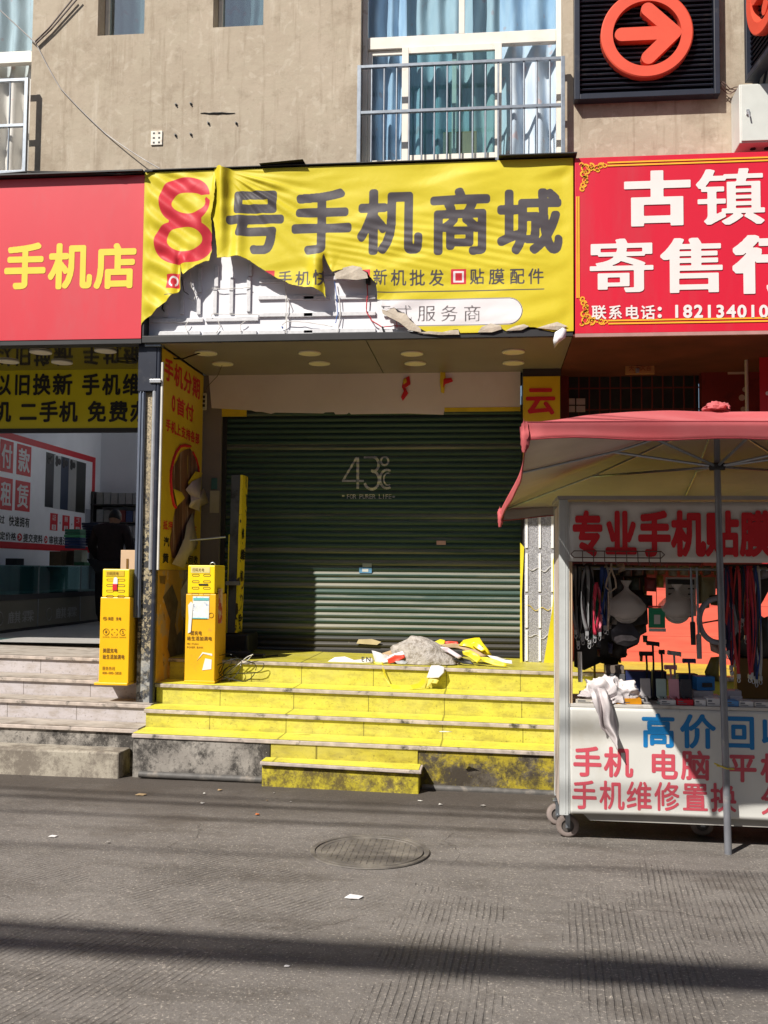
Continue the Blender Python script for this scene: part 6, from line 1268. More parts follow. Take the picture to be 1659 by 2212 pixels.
# far side of the street behind the camera: its shaded front takes the low sky away
m = MB(); m.box(-14, 14, -4.2, -3.4, -.6, 6.1)
t2 = thing('opposite_building', 'shaded plastered building across the street behind the viewer', 'building', (0, -3.8, -.6)); m.build('wall', MT['plaster'], t2)
for k in range(7):
    m = MB(); m.box(-12.5+3.6*k, -9.6+3.6*k, -3.4, -3.36, 0., 2.9); m.build('shutter', M('grey_shutter', (.10, .11, .12), .5), t2)

# ------------------------------------------------------------ phone accessory stall on wheels
CY = 6.2; cx0 = .425; cx1 = 2.75; DEP = .52
cart = thing('market_stall', 'white wheeled stall with red lettering for phone screen films under a red umbrella', 'stall', (1.5, 6.4, -.05))
alu = M('aluminium_profile', (.50, .52, .52), .38, .08, 8, metal=.08, stain=((.36, .33, .29), 5, .6, .75)); wood = M('pale_wood_edge', (.52, .38, .25), .7, .15, 12, stretch=(1, 1, .2), stain=((.22, .13, .08), 16, .63, .7))
dirtyw = M('dirty_white_panel', (.60, .60, .575), .45, .05, 3, stain=[((.50, .48, .42), 2.4, .55, .75), ((.36, .33, .28), 7, .66, .76)])
zs0, zs1 = P(1400, 1214, y=CY).z, P(1400, 1084, y=CY).z; zc = P(1400, 1531, y=CY).z; zb0 = P(1300, 1759, y=CY).z
xp = P(1227, 1500, y=CY).x
m = MB(); m.box(cx0, xp, CY-.012, CY+.045, zb0-.01, zs1+.01); m.box(cx0+.03, cx0+.036, CY-.0145, CY-.012, zb0, zs1); m.box(cx0+.055, cx0+.060, CY-.0145, CY-.012, zb0, zs1); m.build('corner_post', alu, cart, bevel=.003)
m = MB(); m.box(xp+.002, P(1237, 1500, y=CY).x, CY+.0, CY+.05, zc+.002, zs0-.002); m.build('wooden_edge', wood, cart, bevel=.002)
for x in (cx0, cx1-.045): m = MB(); m.box(x, x+.045, CY+DEP-.045, CY+DEP, zb0, zs1); m.build('rear_post', alu, cart)
m = MB(); m.box(cx1-.05, cx1, CY-.01, CY+.045, zb0, zs1); m.build('corner_post', alu, cart)
m = MB(); m.box(cx0+.004, cx0+.012, CY+.046, CY+DEP-.046, zb0+.02, zs1-.02); m.build('side_panel', M('faded_pink_panel', (.55, .46, .42), .6, .1, 3, stain=((.35, .25, .2), 4, .55, .7)), cart)
m = MB(); m.grid(lambda u, v: (xp+.002+(cx1-.05-xp)*u, CY-.004-.006*nz(u*6, v*2, 3)+.004*math.sin(v*9+u*3), zs0+(zs1-zs0)*v), 60, 10); o = m.build('top_board', M('dirty_white_cloth', (.62, .60, .58), .6, .05, 3, stain=((.52, .47, .44), 2, .5, .7)), cart, smooth=60, thick=.012)
m = MB(); m.box(cx0-.01, cx1+.01, CY-.02, CY+DEP+.02, zs1+.012, zs1+.035); m.build('roof_board', M('dusty_grey_board', (.33, .31, .30), .7, .1), cart)
m = MB(); chars(m, '专业手机贴膜', CY-.012, [(1238, 1301), (1309, 1374), (1380, 1447), (1452, 1521), (1525, 1594), (1600, 1668)], 1106, 1200, style=('round', .012, .056), step=1); m.build('lettering', MT['red_text'], cart)
def panel_y(x, z):
    u = (x-xp)/(cx1-.05-xp); v = (z-zb0)/(zc-zb0); return CY-.004+.007*nz(u*5, v*2.5, 7)*math.sin(math.pi*min(1, max(0, v*1.6))*.8)-.006*math.exp(-((v-.13)/.05)**2)*min(1, max(0, (u-.2)*6))
def panel_pt(u, v): x = xp+.002+(cx1-.05-xp)*u; z = zb0+.004*math.sin(u*7)*(1-v)+(zc-zb0)*v; return (x, panel_y(x, z), z)
m = MB(); m.grid(panel_pt, 90, 30); m.build('front_panel', dirtyw, cart, smooth=60, thick=.008)
blu = M('blue_vinyl_letters', (.008, .17, .44), .45, .05); rose = M('rose_vinyl_letters', (.53, .075, .105), .5, .06)
RT = ('round', .02, .045)
def trow(s, xs, yt, yb, mat, st=RT, k=.022):
    m = MB()
    for c, (x0, x1) in zip(s, xs): d = ((x0+x1)/2-1250)*k; chars(m, c, CY-.020, [(x0, x1)], yt+d, yb+d, style=st, step=1)
    m.v = [(x, panel_y(x, z)-.0062, z) for x, y, z in m.v]
    m.build('lettering', mat, cart)
trow('高价回收', [(1387, 1459), (1471, 1546), (1562, 1632), (1646, 1716)], 1539, 1611, blu); trow('手机', [(1239, 1299), (1306, 1366)], 1613, 1677, rose); trow('电脑', [(1404, 1464), (1473, 1534)], 1617, 1680, rose); trow('平板', [(1574, 1635), (1645, 1706)], 1620, 1682, rose)
trow('手机维修置换', [(1236, 1289), (1296, 1348), (1354, 1408), (1415, 1468), (1475, 1530), (1536, 1591)], 1686, 1748, rose, ('round', .022, .038)); trow('分期', [(1644, 1700), (1708, 1760)], 1690, 1752, rose, ('round', .022, .038))
m = MB(); m.box(cx0+.02, cx1-.02, CY-.006, CY+DEP-.02, zc+.002, zc+.022); m.build('counter_top', M('worn_white_counter', (.52, .50, .47), .5, .1, 5, stain=((.3, .26, .22), 4, .55, .7)), cart, bevel=.003)
m = MB(); m.box(cx0+.01, cx1-.01, CY+.05, CY+DEP-.01, zb0-.01, zb0+.02); m.build('base_board', MT['dark'], cart); m = MB(); m.box(cx0+.05, cx1-.05, CY+.30, CY+.31, zb0+.02, zc); m.build('rear_board', MT['dark'], cart)
m = MB(); m.prism([(P(1258, 1757, y=CY).x, zb0), (cx1-.06, zb0), (cx1-.06, zb0-.055), (P(1600, 1790, y=CY).x, zb0-.05), (P(1275, 1775, y=CY).x, zb0-.045)], CY+.03, CY+.045); m.build('skirt', M('grey_skirt', (.34, .33, .31), .6, .1), cart)
rub = M('dusty_pink_rubber', (.25, .205, .19), .8, .12, 12, stain=((.20, .16, .14), 9, .5, .7))
def wheel(x, y, r, name='caster'):
    gz_ = tz(x); c = (x, y, gz_+r); m = MB(); m.lathe([(r*.55, -.022), (r*.82, -.024), (r*.97, -.016), (r, -.006), (r, .006), (r*.97, .016), (r*.82, .024), (r*.55, .022)], c, 28, 'y'); m.f = m.f[:-2]; m.m = m.m[:-2]; o = m.build(name, rub, cart, smooth=50)
    m = MB(); m.lathe([(.001, -.018), (r*.2, -.022), (r*.22, -.014), (r*.54, -.012), (r*.56, .02)], c, 24, 'y'); m.build('hub', M('grey_hub', (.10, .09, .085), .5), o, smooth=40)
    m = MB(); m.box(x-.014, x+.014, y-.036, y-.031, gz_+r-.01, zb0-.012); m.box(x-.014, x+.014, y+.031, y+.036, gz_+r-.01, zb0-.012); m.box(x-.03, x+.035, y-.04, y+.04, zb0-.018, zb0-.011); m.tube([(x, y-.042, gz_+r), (x, y+.042, gz_+r)], .008, 10); m.build('fork', MT['steel'], o, bevel=.002)
wq = P(1225, 1780, y=6.36); wheel(wq.x, 6.33, .070); wheel(P(1204, 1750, y=6.62).x, 6.62, .070)
for x in (cx1-.12,): wheel(x, 6.27, .078); wheel(x, 6.6, .078)
wheel(P(1516, 1770, y=6.5).x, 6.5, .07)
# hook rack along the sign's lower edge
m = MB(); a = P(1240, 1190, y=6.17); b = P(1428, 1196, y=6.17); m.tube([(a.x, 6.165, a.z), (b.x, 6.165, a.z), (b.x+.02, 6.165, a.z-.02), (b.x, 6.165, a.z-.04), (a.x, 6.165, a.z-.04), (a.x-.02, 6.165, a.z-.02)], .004, 6, closed=True)
for k in range(8): x = a.x+.05+k*.066; m.tube([(x, 6.165, a.z), (x, 6.155, a.z-.06), (x+.006, 6.145, a.z-.085), (x+.016, 6.14, a.z-.075)], .003, 6)
one(m, 'hook_rack', M('rusty_wire', (.10, .06, .045), .6), 'rusty wire hook rack hanging under the red characters of the stall', 'rack', smooth=60)
m = MB(); z = P(1450, 1229, y=6.42).z; m.tube([(cx0+.05, 6.42, z), (cx1-.06, 6.42, z)], .009, 8); m.tube([(cx0+.05, 6.30, zs0+.02), (cx1-.06, 6.30, zs0+.02)], .009, 8); m.build('hanging_rail', MT['steel'], cart, smooth=50)
# lanyards
lan = {'black': (.014, .014, .016), 'grey': (.20, .20, .21), 'green': (.02, .20, .12), 'crimson': (.42, .02, .05), 'blue': (.02, .05, .20), 'navy': (.012, .02, .06), 'red': (.42, .03, .035), 'white': (.5, .5, .5), 'rose': (.60, .16, .22), 'purple': (.09, .04, .14)}
def lanyard(px, pyt, pyb, c, y, side, wd=.012):
    mat = M('lanyard_'+c, lan[c], .7, .15, 30); a = P(px, pyt, y=y); b = P(px, pyb, y=y); sp = .012+.015*random.random(); ph = random.random()*6
    L = a.z-b.z; t = thing('lanyard', '%s lanyard hanging in the bunch at the %s end of the stall opening' % (c, side), 'lanyard', (a.x, y, b.z), 'lanyards hanging in the stall')
    m = MB()
    for s in (-1, 1):
        n = 14; prev = None; vs = []
        for k in range(n+1):
            v = k/n; x = a.x+s*sp*math.sin(math.pi*min(1, v*1.05))**.6*.8+.008*math.sin(ph+v*4); z = a.z-L*v*.93; yy = y+s*.006+.01*math.sin(ph+v*5+s); tw = ph+v*3*s; w_ = wd/2
            vs += [(x-w_*abs(math.cos(tw))-.002, yy-w_*math.sin(tw), z), (x+w_*abs(math.cos(tw))+.002, yy+w_*math.sin(tw), z)]
        m.add(vs, [(2*k, 2*k+1, 2*k+3, 2*k+2) for k in range(n)])
    m.build('strap', mat, t, smooth=80, thick=.002)
    m = MB(); z = a.z-L*.93; x = a.x+.008*math.sin(ph+4); m.box(x-.010, x+.010, y-.006, y+.006, z-.022, z+.004); m.tube([Vector((x+.008*math.sin(q), y, z-.035+.013*math.cos(q))) for q in np.linspace(0, 6.0, 10)], .0025, 5); m.build('clip', MT['chrome'], t)
random.seed(3)
for k, (px, yt, yb, c) in enumerate([(1241, 1222, 1372, 'grey'), (1246, 1222, 1398, 'black'), (1251, 1224, 1390, 'grey'), (1256, 1222, 1380, 'black'), (1261, 1222, 1388, 'black'), (1266, 1222, 1376, 'grey'), (1271, 1224, 1396, 'black'), (1275, 1224, 1365, 'grey'), (1278, 1262, 1388, 'green'), (1282, 1262, 1340, 'green'), (1287, 1258, 1380, 'crimson'), (1292, 1268, 1374, 'rose'), (1300, 1224, 1335, 'blue'), (1305, 1226, 1362, 'blue'), (1311, 1222, 1364, 'white')]): lanyard(px, yt, yb, c, 6.30+.022*(k % 5), 'left', .017)
for k, (px, yt, yb, c) in enumerate([(1570, 1222, 1420, 'navy'), (1575, 1222, 1455, 'purple'), (1579, 1224, 1468, 'red'), (1583, 1222, 1410, 'navy'), (1588, 1222, 1440, 'black'), (1592, 1222, 1475, 'red'), (1597, 1222, 1360, 'black'), (1602, 1222, 1345, 'navy'), (1607, 1224, 1385, 'red'), (1612, 1222, 1300, 'blue'), (1617, 1222, 1475, 'crimson'), (1622, 1222, 1470, 'red'), (1627, 1222, 1478, 'navy'), (1632, 1222, 1486, 'blue'), (1637, 1222, 1480, 'white'), (1565, 1222, 1395, 'red')]): lanyard(px, yt, yb, c, 6.29+.022*(k % 5), 'right', .013)
# counter goods
CYF = CY+.012; zt = zc+.023
def carton(px0, px1, pyt, col, label, y=CYF, d=.10, h=None, name='product_box', rz=0, zz=None):
    a = P(px0, pyt, y=y); b = P(px1, pyt, y=y); z0 = zz if zz is not None else zt; z1 = max(a.z, z0+.012) if h is None else z0+h
    m = MB(); m.obox(((a.x+b.x)/2, y+d/2, (z0+z1)/2), (b.x-a.x, d, z1-z0), rz); t = one(m, name, M('card_%02x%02x%02x' % tuple(int(v*255) for v in col), col, .45, .08, 20), label, 'box', bevel=.002)
    return t, z1
wh = (.62, .62, .64)
carton(1244, 1296, 1518, (.60, .56, .48), 'flat cream box at the left end of the counter under the cloth', h=.022)
carton(1319, 1386, 1518, (.72, .30, .01), 'flat orange box on the front edge of the counter', h=.034)
carton(1427, 1460, 1524, wh, 'white box with grey print left of the red box on the counter', h=.030); carton(1462, 1498, 1522, (.50, .012, .03), 'flat red box on the front edge of the counter', h=.034)
carton(1501, 1525, 1521, wh, 'small white box right of the red box', h=.036); carton(1527, 1555, 1517, wh, 'taller white box left of the umbrella pole', h=.046); carton(1570, 1596, 1524, (.10, .28, .60), 'light blue flat box right of the umbrella pole', h=.034); carton(1597, 1628, 1526, wh, 'white and blue box right of the light blue box', h=.032); carton(1630, 1668, 1527, (.56, .55, .54), 'pale box at the right end of the counter edge', h=.03)
carton(1498, 1541, 1507, (.46, .45, .48), 'grey white box in the second row behind the small white box', y=CY+.13, h=.075); carton(1531, 1556, 1510, (.55, .54, .56), 'pale box in the second row near the pole', y=CY+.12, h=.05); carton(1571, 1602, 1503, (.45, .43, .48), 'lilac grey box in the second row right of the pole', y=CY+.14, h=.08); carton(1578, 1604, 1512, (.52, .50, .54), 'small lilac box in front of the lilac grey box', y=CY+.115, d=.02, h=.05)
t_, z1 = carton(1503, 1543, 1478, (.02, .17, .46), 'blue phone box tilted on the grey white box', y=CY+.14, d=.09, h=.085, zz=zt+.077, rz=.12); 
m = MB(); a = P(1517, 1486, y=CY+.13); m.box(a.x-.0, a.x+.06, CY+.128, CY+.132, zt+.10, zt+.125); m.build('box_print', MT['black'], t_)
carton(1310, 1350, 1462, (.10, .10, .11), 'charcoal box at the back of the counter', y=CY+.32, h=.15); carton(1352, 1408, 1460, (.02, .03, .10), 'navy box at the back of the counter', y=CY+.33, h=.17); carton(1464, 1507, 1447, (.015, .06, .13), 'dark teal box tilted at the back of the counter', y=CY+.30, h=.16, d=.08, rz=.1); carton(1456, 1484, 1462, (.22, .19, .20), 'dull mauve box behind the pink stand', y=CY+.25, h=.11); carton(1412, 1440, 1452, (.02, .028, .07), 'dark navy box left of the pink stand', y=CY+.34, h=.17); carton(1308, 1348, 1444, (.16, .13, .11), 'brown box stacked on the charcoal box', y=CY+.33, h=.05, zz=zt+.152)
for o_ in [o for o in bpy.data.objects if o.name.startswith('product_box') and o.get('label', '').find('box') > -1 and 6.1 < o.location.y < 6.45 and o.parent is None]:
    bb = np.array([tuple(v.co) for v in o_.data.vertices]); lo, hi = bb.min(0), bb.max(0); W_ = hi[0]-lo[0]; H_ = hi[2]-lo[2]; m = MB(); T_o = WM[o_.name].translation
    m.box(T_o.x+lo[0]+W_*.08, T_o.x+lo[0]+W_*.40, T_o.y+lo[1]-.0015, T_o.y+lo[1]+.001, T_o.z+lo[2]+H_*.55, T_o.z+lo[2]+H_*.78); m.box(T_o.x+lo[0]+W_*.08, T_o.x+lo[0]+W_*.62, T_o.y+lo[1]-.0015, T_o.y+lo[1]+.001, T_o.z+lo[2]+H_*.24, T_o.z+lo[2]+H_*.36)
    if hi[1]-lo[1] > .05 and abs(T_o.y+lo[1]-CYF) < .002: m.build('box_print', M('grey_box_print', (.12, .13, .16), .5), o_)
# phone stands: plate on a two footed base
def stand(px0, px1, col, label):
    y = CY+.07; a = P(px0, 1478, y=y); b = P(px1, 1514, y=y); x = (a.x+b.x)/2; wd_ = b.x-a.x; mt = M('stand_%02x%02x%02x' % tuple(int(v*255) for v in col), col, .45, .06, 20)
    t = thing('phone_stand', label, 'phone stand', (x, y, zt), 'folding phone stands on the counter'); T = Matrix.Rotation(-.22, 3, 'X')
    m = MB(); m.obox((x, y+.012, zt+.095), (wd_, .007, .11), T); m.build('back_plate', mt, t, bevel=.006)
    m = MB(); m.obox((x, y+.004, zt+.022), (wd_*.35, .012, .045), T); m.build('stem', mt, t, bevel=.003)
    m = MB(); m.obox((x, y+.01, zt+.006), (wd_*.95, .08, .010)); m.build('base', mt, t, bevel=.004)
    for s in (-1, 1): m = MB(); m.obox((x+s*wd_*.33, y-.016, zt+.042), (.012, .03, .012)); m.build('lip', mt, t, bevel=.002)
stand(1384, 1406, (.36, .35, .36), 'grey folding phone stand, leftmost of four on the counter'); stand(1418, 1440, (.34, .44, .42), 'mint white folding phone stand on the counter'); stand(1445, 1468, (.60, .30, .36), 'pink folding phone stand on the counter'); stand(1471, 1495, (.045, .045, .055), 'black folding phone stand on the counter')
def clamp(px, pyt, pyb, hw, col, label, y=CY+.2, tilt=0.):
    a = P(px, pyt, y=y); mt = M('clamp_%02x%02x%02x' % tuple(int(v*255) for v in col), col, .5, .08, 20); t = thing('phone_holder', label, 'phone holder', (a.x, y, zt), 'phone holders standing on the counter'); z = a.z
    m = MB(); m.obox((a.x, y, z-.012), (hw*2, .02, .026), Matrix.Rotation(tilt, 3, 'Y')); m.obox((a.x-hw+.006, y-.014, z-.012+tilt*hw), (.010, .02, .03)); m.obox((a.x+hw-.006, y-.014, z-.012-tilt*hw), (.010, .02, .03)); m.build('grip', mt, t, bevel=.004)
    m = MB(); zb = max(P(px, pyb, y=y).z, zt+.01); m.tube([(a.x, y, z-.024), (a.x+.004, y, (z+zb)/2), (a.x, y, zt+.012)], [.007, .006, .009], 8); m.build('stem', mt, t, smooth=50)
    m = MB(); m.lathe([(.04, 0), (.04, .008), (.012, .014)], (a.x, y, zt), 18); m.build('foot', mt, t, smooth=40)
clamp(1456, 1407, 1480, .042, (.34, .34, .35), 'grey phone holder on a thin stem, tallest of the pale ones', CY+.24, .12); clamp(1448, 1437, 1480, .038, (.55, .24, .30), 'pink phone holder on a pink stem', CY+.18); clamp(1488, 1423, 1480, .040, (.03, .03, .12), 'navy phone holder on a stem right of the pink one', CY+.20); clamp(1410, 1386, 1480, .040, (.016, .016, .018), 'black phone holder with a bar grip, highest on the counter', CY+.26, .1); clamp(1429, 1404, 1480, .018, (.014, .014, .016), 'black forked phone holder beside the bar grip one', CY+.25); clamp(1396, 1408, 1470, .045, (.018, .018, .02), 'wide black phone holder low on the left', CY+.30)
# bags, signs and sticks hanging in the opening
clear = NT('clear_bag'); clear.col((.62, .58, .56)); clear.set(rough=.25); tr = clear.n('BsdfTransparent', inp={0: (.9, .88, .87, 1)}); mx = clear.n('MixShader', inp={0: .42, 1: tr.outputs[0], 2: clear.b.outputs[0]}); clear.L(mx.outputs[0], clear.out.inputs[0]); clear = clear.m
def bag(px, pyt, pyb, hw, label, round_=False, y=6.36, inner=(.46, .42, .40)):
    a = P(px, pyt, y=y); b = P(px, pyb, y=y); H = a.z-b.z; t = thing('plastic_bag', label, 'bag', (a.x, y, b.z))
    def fn(u, v):
        q = 2*math.pi*u; kn = [(0, .10), (.04, .55), (.12, .86), (.26, 1.), (.42, .97), (.55, .78), (.66, .46), (.74, .22), (.80, .10), (.88, .14), (1., .30)]
        for i in range(len(kn)-1):
            if v <= kn[i+1][0]+1e-9: f = (v-kn[i][0])/(kn[i+1][0]-kn[i][0]); r = kn[i][1]*(1-f)+kn[i+1][1]*f; break
        r *= hw*(1+.10*nz(u*8, v*4, px)+.07*math.sin(u*44+v*6)*min(1, max(0, v-.3)*2))
        return (a.x+r*math.cos(q)+.010*nz(v*5, 2, px), y+r*.5*math.sin(q), b.z+H*v)
    m = MB(); m.grid(fn, 28, 22); m.build('film', clear, t, smooth=70)
    m = MB(); zc_ = b.z+H*.24
    for k in range(4): m.lathe([(hw*.70-.012*k, -.008), (hw*.74-.012*k, 0), (hw*.70-.012*k, .008)], (a.x, y-.012*k+.015, zc_+.004*k), 26, 'y')
    m.build('contents', M('pale_contents', inner, .6, .2, 25), t, smooth=50)
bag(1353, 1254, 1339, .115, 'clear bag of coiled pale cables hanging in the stall'); bag(1463, 1262, 1336, .115, 'round clear bag hanging before the white printed board', True, inner=(.30, .28, .29))
a = P(1438, 1247, y=6.46); b = P(1504, 1331, y=6.46); t_ = thing('printed_board', 'white printed card with a black top edge hanging behind a clear bag', 'card', ((a.x+b.x)/2, 6.46, b.z)); m = MB(); m.box(a.x, b.x, 6.46, 6.466, b.z, a.z); m.build('card', M('dull_white_card', (.46, .44, .42), .6), t_)
m = MB(); m.box(a.x+.01, b.x-.01, 6.4565, 6.46, a.z-.045, a.z-.012)
for k in range(6):
    for x0, x1 in ((a.x+.015, a.x+.06), (b.x-.05, b.x-.012)): m.box(x0, x1-.006*(k % 3), 6.4565, 6.46, a.z-.075-.035*k, a.z-.066-.035*k)
m.build('print', MT['black'], t_)
a = P(1401, 1313, y=6.33); b = P(1437, 1357, y=6.33); t_ = thing('payment_sign', 'green payment card with a white square hanging in the stall', 'sign', ((a.x+b.x)/2, 6.33, b.z)); m = MB(); m.box(a.x, b.x, 6.33, 6.338, b.z, a.z); m.build('card', M('payment_green', (.012, .20, .10), .45, .05), t_, bevel=.002)
m = MB(); m.box(a.x+.033, b.x-.03, 6.327, 6.33, b.z+.025, a.z-.042); m.box(a.x+.002, b.x+.004, 6.329, 6.337, b.z-.022, b.z-.002); m.build('white_square', M('dull_white_card', (.46, .44, .42)), t_)
m = MB(); m.box(a.x, b.x+.01, 6.333, 6.341, a.z+.002, a.z+.012); m.build('red_edge', MT['red_text'], t_)
m = MB(); m.tube([((a.x+b.x)/2, 6.335, a.z+.012), ((a.x+b.x)/2, 6.36, zs0+.02)], .002, 5); m.build('string', MT['wire_b'], t_)
for px, pyt, pym, pyb, c, la in ((1492, 1226, 1343, 1393, (.016, .016, .018), 'selfie stick with a black handle hanging in the stall'), (1505, 1226, 1370, 1423, (.24, .24, .25), 'selfie stick with a grey handle hanging in the stall')):
    y = 6.30; a = P(px, pyt, y=y); q = P(px+4, pym, y=y); b = P(px+6, pyb, y=y); t_ = thing('selfie_stick', la, 'selfie stick', (b.x, y, b.z)); m = MB(); m.tube([a, q], .007, 8); m.build('rod', MT['steel'], t_, smooth=50); m = MB(); m.tube([q, q.lerp(b, .05), b], [.012, .016, .015], 10); m.build('handle', M('stick_handle_%d' % px, c, .5), t_, smooth=50)
c = P(1551, 1340, y=6.34); t_ = thing('ring_light', 'grey ring light hanging behind the umbrella pole in the stall', 'ring light', (c.x, 6.34, c.z-.13)); m = MB(); m.tube([Vector((c.x+.112*math.cos(q), 6.34, c.z+.135*math.sin(q))) for q in np.linspace(0, 2*math.pi, 37)[:-1]], .017, 10, closed=True); m.build('ring', M('grey_ring', (.26, .27, .32), .4), t_, smooth=60)
m = MB(); m.tube([(c.x-.10, 6.345, c.z-.02), (c.x, 6.345, c.z), (c.x+.1, 6.345, c.z+.03)], .005, 6); m.tube([(c.x, 6.35, c.z+.13), (c.x, 6.36, zs0+.02)], .003, 6); m.build('bracket', MT['black'], t_)
def pouch(pts, y, col, label, name='pouch', cat='pouch'):
    q = pl(pts, y); n = len(q); cx, cz = q.mean(0); m = MB(); vs = [(x, y, z) for x, z in q]+[((x+cx)/2, y-.03, (z+cz)/2) for x, z in q]+[(cx, y-.035, cz)]
    m.add(vs, [(i, (i+1) % n, n+(i+1) % n, n+i) for i in range(n)]+[(n+i, n+(i+1) % n, 2*n) for i in range(n)]+[tuple(reversed(range(n)))]); return one(m, name, M('pouch_%02x%02x%02x' % tuple(int(v*255) for v in col), col, .4, .25, 18), label, cat, smooth=50)
K_ = lambda x, y: (1421+x/6.645, 1203+y/6.645); J_ = lambda x, y: (1203+x/6.645, 1203+y/6.645)
pouch([K_(630, 290), K_(830, 290), K_(830, 540), K_(720, 560), K_(740, 730), K_(660, 745), K_(620, 660)], 6.44, (.24, .22, .12), 'olive cream pouch hanging left of the umbrella pole')
pouch([K_(720, 550), K_(860, 540), K_(870, 700), K_(760, 690)], 6.45, (.06, .05, .02), 'dark packet below the olive cream pouch', 'packet', 'packet')
pouch([K_(740, 1230), K_(880, 1250), K_(880, 1400), K_(760, 1350)], 6.40, (.40, .27, .24), 'pinkish cloth pouch hanging below the ring light')
pouch([K_(670, 1650), K_(760, 1440), K_(880, 1430), K_(880, 1790), K_(700, 1780)], 6.55, (.20, .17, .04), 'olive bag standing behind the umbrella pole', 'fabric_bag', 'bag')
pouch([J_(770, 1060), J_(900, 950), J_(1080, 960), J_(1200, 1120), J_(1180, 1230), J_(1020, 1290), J_(860, 1250), J_(790, 1190)], 6.36, (.035, .033, .042), 'dark bag with a pale animal print hanging in the stall', 'printed_bag', 'bag')
q = pl([J_(830, 1150), J_(920, 1120), J_(1080, 1130), J_(1160, 1180), J_(1080, 1210), J_(960, 1200), J_(860, 1235), J_(820, 1190)], 6.315); m = MB(); m.sheet([(x, 6.318, z) for x, z in q]); m.build('pale_print', M('pale_print', (.28, .26, .27), .6, .3, 40), bpy.data.objects['printed_bag'])
for k, (x0, y0, x1, y1, c, la) in enumerate(((840, 260, 960, 520, (.010, .010, .012), 'black pouch hanging top left of the clear bag'), (1160, 540, 1370, 740, (.012, .012, .013), 'black case hanging right of the clear bag of cables'), (1260, 290, 1420, 500, (.16, .02, .02), 'dark red card of small parts hanging in the stall'), (1060, 290, 1190, 480, (.03, .04, .03), 'dark green card of small parts hanging in the stall'), (700, 150, 860, 520, (.33, .25, .2), 'teardrop bead strap hanging at the left of the stall'), (1430, 260, 1530, 440, (.30, .22, .03), 'yellow and black card hanging above the payment sign'))):
    if k == 4:
        m = MB(); a = P(*J_(780, 180), y=6.28)
        m.tube([P(*J_(x, y), y=6.28) for x, y in ((780, 90), (770, 200), (720, 330), (700, 430), (770, 500), (850, 440), (840, 330), (790, 200), (780, 100))], .006, 6); m.tube([P(*J_(x, y), y=6.28) for x, y in ((740, 500), (745, 700), (740, 900), (735, 1050))], .006, 6); one(m, 'bead_strap', M('bead_cord', (.36, .27, .2), .6, .3, 60), la, 'strap', smooth=60); continue
    pouch([J_(x0, y0), J_(x1, y0+10), J_(x1+5, y1), J_(x0-5, y1-10)], 6.40+.01*k, c, la, 'accessory_pack', 'packet')
for k in range(10):
    px = 1320+k*24.5; cc = random.choice([(.20, .12, .05), (.28, .18, .04), (.12, .09, .07), (.25, .2, .13), (.05, .05, .05)]); pouch([(px, 1222), (px+21, 1222), (px+20, 1238+(k*7) % 9), (px+2, 1240+(k*5) % 7)], 6.47, cc, 'small dull packet in the top row hanging in the stall', 'accessory_pack', 'packet')['group'] = 'packets in the top row of the stall'
m = MB(); a = P(1252, 1408, y=6.3); m.tube([(a.x, 6.3, a.z), (a.x+.004, 6.3, P(1253, 1473, y=6.3).z)], .014, 10); one(m, 'tube_lamp', M('white_tube', (.60, .60, .58), .4), 'white tube standing at the left end of the stall opening', 'tube', smooth=40)
m = MB(); yel3 = M('yellow_wire_rod', (.50, .40, .05), .5)
for p0, p1 in (((535, 1320), (870, 1560)), ((560, 1310), (770, 1200)), ((640, 1310), (760, 1190)), ((540, 1300), (540, 1440)), ((860, 1260), (865, 1540)), ((900, 1260), (905, 1520)), ((540, 1310), (380, 1310)), ((865, 1400), (1010, 1400))): m.tube([P(*J_(*p0), y=6.75), P(*J_(*p1), y=6.75)], .009, 6)
m.tube([P(*J_(865, 1540), y=6.75), (P(*J_(865, 1540), y=6.75).x, 6.75, tz(1.))], .008, 6); m.tube([P(*J_(540, 1440), y=6.75), (P(*J_(540, 1440), y=6.75).x, 6.75, tz(1.))], .008, 6); one(m, 'wire_stand', yel3, 'yellow wire stand behind the left of the stall', 'stand', smooth=50)
pouch([J_(780, 480), J_(900, 380), J_(1150, 420), J_(1290, 560), J_(1310, 960), J_(1240, 1010), J_(900, 990), J_(770, 930)], 6.56, (.012, .012, .013), 'big black bag hanging behind the clear bag of coiled cables', 'fabric_bag', 'bag')
pouch([K_(1450, 900), K_(1582, 850), K_(1640, 1400), K_(1480, 1450), K_(1430, 1200)], 6.5, (.020, .018, .017), 'black bag of small goods hanging at the far right of the stall', 'fabric_bag', 'bag')
pouch([K_(1430, 150), K_(1560, 140), K_(1590, 300), K_(1450, 330)], 6.44, (.16, .15, .17), 'grey cap hanging at the top right of the stall', 'cap', 'cap')
pouch([J_(860, 100), J_(960, 90), J_(1000, 190), J_(880, 230)], 6.43, (.36, .27, .20), 'small tan pouch hanging at the top left of the stall')
pouch([J_(250, 100), J_(500, 90), J_(520, 420), J_(480, 700), J_(300, 720), J_(240, 500)], 6.54, (.010, .010, .012), 'black bag hanging behind the left bunch of lanyards', 'fabric_bag', 'bag')
pouch([J_(1060, 1000), J_(1280, 960), J_(1290, 1080), J_(1180, 1140), J_(1080, 1100)], 6.47, (.05, .045, .035), 'olive black pouch beside the printed dark bag')
a = P(*K_(1130, 1460), y=6.62); b = P(*K_(1700, 1900), y=6.62); m = MB(); m.box(a.x, b.x, 6.62, 6.70, zt+.0, a.z); one(m, 'wooden_crate', M('brown_crate', (.20, .11, .025), .6, .2, 5), 'brown crate at the back right of the stall counter', 'crate', bevel=.004)
